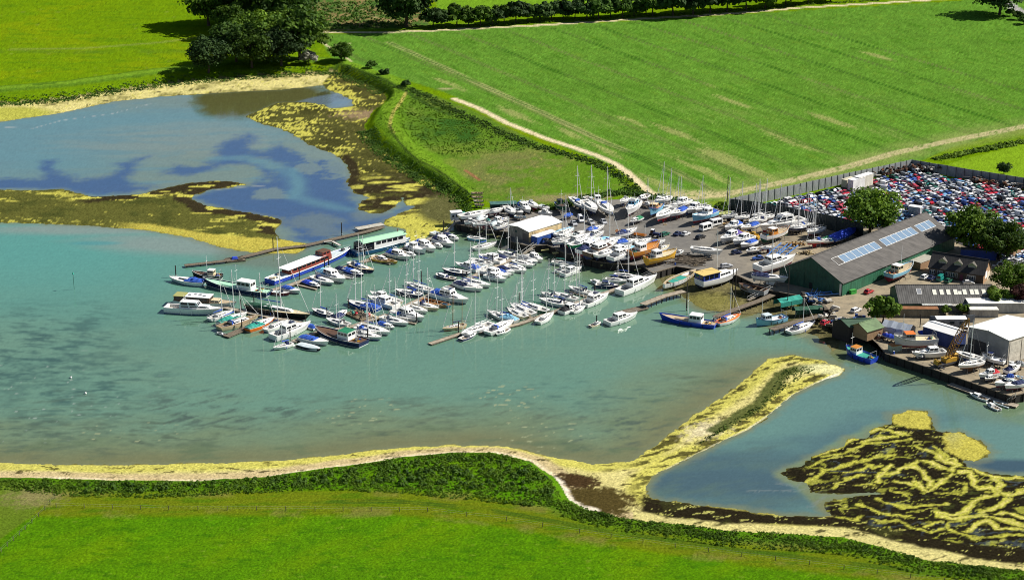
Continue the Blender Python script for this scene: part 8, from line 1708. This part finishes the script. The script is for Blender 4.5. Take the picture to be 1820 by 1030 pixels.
ft = Vector((0.3, 0.3, 2.3)); tl = inv@Vector((tip.x-base.x, tip.y-base.y, tip.z-LAND)); ax_ = (tl-ft).normalized(); sd = ax_.cross(Vector((0, 0, 1))).normalized(); upv = sd.cross(ax_); b = MB(); nseg = 14; Lb = (tl-ft).length
cor = lambda t, i: ft+ax_*(Lb*t)+(sd*(1 if i in (0, 3) else -1)+upv*(1 if i < 2 else -1))*(0.85*(1-abs(2*t-0.9)**4*0.6))
for i in range(4): b.tube([cor(k/nseg, i) for k in range(nseg+1)], 0.15, n=4)
for k in range(nseg):
    for i in range(4): b.tube([cor(k/nseg, i), cor((k+1)/nseg, (i+1) % 4)], 0.10, n=3, cap=False)
b.build('lattice_boom', rusty, root); b = MB(); b.tube([tl, Vector((tl.x, tl.y, 3.0))], 0.05, n=4); b.tube([ft+Vector((-1.5, -1.5, 1.5)), tl], 0.05, n=4); b.build('hoist_cable', m_pile, root); b = MB(); b.box((tl.x, tl.y, 2.8), (0.5, 0.4, 0.8)); b.build('hook_block', yel, root)
tag(root, 'mobile crane with yellow cab and rusty raised lattice boom', 'crane')
# yellow telehandler, tractor, orange jib trailer, blue trailers, caravans
p = G(*Y7(150, 440), LAND); root = empty('telehandler', (p.x, p.y, LAND), 2.6); b = MB(); b.box((0, 0, 1.1), (4.2, 1.8, 0.9)); b.build('body', yel, root); b = MB(); b.tube([(-2.0, 0.3, 2.2), (5.0, 0.3, 2.6)], 0.30, n=4); b.build('boom', mat((0.66, 0.36, 0.02), 0.5, kind='machine_yellow'), root); house(root, -0.6, 0.9, 1.0, 1.5, 2.9, yel, panes=1, name='cab')
for sx in (-1.4, 1.4):
    for sy in (-0.95, 0.95): w = MB(); w.tube([(sx, sy-.2, 0.6), (sx, sy+.2, 0.6)], 0.6, n=12); w.build('wheel', m_tyre, root)
b = MB(); b.box((5.6, 0.3, 2.2), (0.2, 1.4, 1.0)); b.box((6.2, 0.3, 1.75), (1.2, 0.9, 0.1)); b.build('fork', m_steel, root); tag(root, 'yellow telehandler with extended boom between laid up boats', 'telehandler')
p = G(*Y5(500, 165), LAND); root = empty('tractor', (p.x, p.y, LAND), -0.5); b = MB(); b.box((1.0, 0, 1.2), (2.2, 0.9, 0.9)); b.build('bonnet', pm('navy'), root); house(root, -1.4, 0.1, 1.5, 1.2, 2.7, pm('navy'), panes=1, name='cab', roofm=white_r, aft=True)
for sx, r_ in ((-0.9, 0.8), (1.7, 0.5)):
    for sy in (-0.9, 0.9): w = MB(); w.tube([(sx, sy-.2, r_), (sx, sy+.2, r_)], r_, n=14); w.build('wheel', m_tyre, root)
tag(root, 'dark tractor with white cab roof at the end of orange jib', 'tractor')
(mx, my), rz, L = frame_of(Y3, 905, 250, 1330, 310, LAND+1); root = empty('jib_trailer', (mx, my, LAND), rz)
for k in range(4): b = MB(); b.tube([(-L/2, -0.6+0.4*k, 1.2+0.25*(k % 2)), (L/2, -0.6+0.4*k, 1.1+0.25*(k % 2))], 0.2, n=4); b.build('jib_section', mat((0.62, 0.22, 0.02), 0.6, var=0.15, kind='jib_orange'), root)
b = MB(); b.box((0, 0, 0.7), (L*0.8, 1.6, 0.2)); b.build('bed', m_steel, root)
for sx in (-2, 2):
    for sy in (-0.9, 0.9): w = MB(); w.tube([(sx, sy-.1, 0.4), (sx, sy+.1, 0.4)], 0.4, n=10); w.build('wheel', m_tyre, root)
tag(root, 'orange steel jib sections lying on a low trailer', 'trailer')
m_blue = mat((0.05, 0.20, 0.55), 0.5, kind='trailer_blue')
for (s_, x0, y0, x1, y1, lb) in [(Y7, 375, 680, 590, 490, 'light blue boat trailer frame, left of two by the green shed'), (Y7, 520, 680, 735, 510, 'light blue boat trailer frame, right of two by the green shed'), (Z8, 1480, 420, 1760, 400, 'dark blue trailer bed in front of green shed gable'), (Z8, 1500, 440, 1640, 470, 'small blue trailer by the head of slip')]:
    (mx, my), rz, L = frame_of(s_, x0, y0, x1, y1, LAND+0.8); root = empty('boat_trailer', (mx, my, LAND), rz)
    for sy in (-1.2, 1.2): b = MB(); b.box((0, sy, 0.75), (L, 0.22, 0.28)); b.build('side_rail', m_blue, root)
    for k in range(4): b = MB(); b.box((-L/2+L*(k+.3)/4, 0, 0.75), (0.22, 2.4, 0.22)); b.build('cross_member', m_blue, root)
    for sx in (-L*.15, -L*.3):
        for sy in (-1.35, 1.35): w = MB(); w.tube([(sx, sy-.1, 0.4), (sx, sy+.1, 0.4)], 0.4, n=10); w.build('wheel', m_tyre, root); b = MB(); b.tube([(sx, sy*.9, 0.8), (sx+.6, sy*1.05, 2.2)], 0.09, n=4); b.build('hull_arm', m_blue, root)
    tag(root, lb, 'trailer')
for (s_, x_, y_, rz, lb) in [(Y6, 430, 625, 0.7, 'white touring caravan behind the black four wheel drive'), (Y6, 575, 560, 0.6, 'rounded white caravan beside the pale blue fishing boat')]:
    p = G(*s_(x_, y_), LAND); root = empty('caravan', (p.x, p.y, LAND), rz); house(root, -2.6, 2.6, 2.2, 0.5, 2.6, pm('white'), slope_f=0.2, slope_a=0.12, tumble=0.94, panes=2, name='body', roofm=white_r, sill=0.4, aft=True)
    for sy in (-1.0, 1.0): w = MB(); w.tube([(0, sy-.1, 0.35), (0, sy+.1, 0.35)], 0.35, n=10); w.build('wheel', m_tyre, root)
    b = MB(); b.tube([(2.6, 0, 0.45), (3.8, 0, 0.45)], 0.06, n=4); b.build('draw_bar', m_steel, root); tag(root, lb, 'caravan')
# green marquee-like tarpaulins on the slip, silver boat tent
def tent(s_, x0, y0, x1, y1, w, z0, h0, h1, m, label, open_=False):
    (mx, my), rz, L = frame_of(s_, x0, y0, x1, y1, z0+h0); root = empty('tarpaulin_shelter', (mx, my, z0), rz); b = MB(); k = 7; rows = []
    for i in range(k):
        xx = -L/2+L*i/(k-1); sag = -0.18*(i % 2); rows.append([(xx, -w/2, h0*0.25), (xx, -w/2*.98, h0+sag), (xx, 0, h1+sag), (xx, w/2*.98, h0+sag), (xx, w/2, h0*0.25)])
    b.add([p_ for r_ in rows for p_ in r_], [(i*5+j, i*5+j+1, (i+1)*5+j+1, (i+1)*5+j) for i in range(k-1) for j in range(4)]); b.build('sheet', m, root, fix=False)
    for i in (0, 3, 6):
        q = MB(); q.tube([Vector(p_)-Vector((0, 0, .08)) for p_ in [(rows[i][0][0], -w/2, 0)]+rows[i][1:4]+[(rows[i][4][0], w/2, 0)]], 0.07, n=4); q.build('hoop', m_steel, root)
    tag(root, label, 'shelter')
tent(X5, 95, 110, 490, 190, 5.0, LAND, 3.0, 4.4, mat((0.40, 0.44, 0.50), 0.45, var=0.25, scale=0.5, bump=0.8, kind='silver_sheet'), 'silver tarpaulin boat tent near the rusty container')
tent(Z8, 1220, 480, 1420, 440, 4.0, 1.2, 2.2, 3.0, canvas('teal'), 'bright green tarpaulin over a frame at the slip head')
tent(Z8, 1370, 545, 1620, 530, 3.6, 1.0, 2.0, 2.6, canvas('dgreen'), 'dark green net covered pen beside the short jetty')
box_building('waste_skip', *X5(240, 500), (3.6, 2.2, 2.0), 0.4, cont((0.30, 0.36, 0.28)), mat((0.42, 0.16, 0.04), 0.9, kind='skip_fill'), 'pale green skip with orange filling under the silver workboat', 'skip')
box_building('wheelie_bin', *Z7(62, 165), (2.2, 1.2, 1.3), 0.5, mat((0.05, 0.40, 0.06), 0.5, kind='bin_green'), mat((0.05, 0.30, 0.05), 0.5, kind='bin_lid'), 'bright green waste bin at the green shed corner', 'bin')
# drums, pallets and trestles about the yard
drm = None; pal_me = None
for i in range(46):
    s_ = rs.choice([Y2, Y3, Y4, Y5, Y6, Y7, X5, X6]); q = G(*s_(rs.uniform(100, 1200), rs.uniform(400, 600)), LAND)
    if sdf(np.array([q.x]), np.array([q.y]), yard_poly)[0] < 1.5: continue
    if i % 2:
        root = empty('oil_drum', (q.x, q.y, LAND)); 
        if drm is None:
            b = MB(); b.tube([(0, 0, 0), (0, 0, 0.9)], 0.3, n=10); o = b.build('drum', pm('blue', 0.5), root); drm = o.data
            b = MB(); b.tube([(0, 0, 0.9), (0, 0, 0.94)], 0.27, n=10); o2 = b.build('lid', pm('silver'), root); drl = o2.data
        else: link('drum', drm, root); link('lid', drl, root)
        tag(root, 'small blue steel drum standing on the yard among boats', 'drum', 'oil drums on the yard')
    else:
        root = empty('pallet', (q.x, q.y, LAND), rs.uniform(0, 3))
        if pal_me is None:
            pal_me = []
            b = MB(); [b.box((0, -.5+.2*k, 0.15), (1.2, .13, .03)) for k in range(6)]; pal_me.append(b.build('deck', mat((0.42, 0.32, 0.18), 0.9, var=0.2, kind='pallet'), root).data)
            b = MB(); [b.box((0, y_, 0.07), (1.2, .1, .13)) for y_ in (-.5, 0, .5)]; pal_me.append(b.build('bearer', m_timber, root).data)
        else: link('deck', pal_me[0], root); link('bearer', pal_me[1], root)
        tag(root, 'wooden pallet lying on the yard among boats', 'pallet', 'pallets on the yard')

# each mooring pile is named after the boat it stands by
boats_ = [o for o in COL.objects if o.parent is None and o.get('category') in ('yacht', 'motorboat', 'fishing boat', 'boat', 'speedboat', 'barge', 'houseboat') and o.location.z < 1]
for o in [o for o in COL.objects if o.parent is None and o.name.startswith('mooring_pile')]:
    nb = min(boats_, key=lambda q: (q.location-o.location).length); w_ = nb['label'].split(',')[0].split()[:9]
    o['label'] = 'dark mooring pile closest to the '+' '.join(w_)
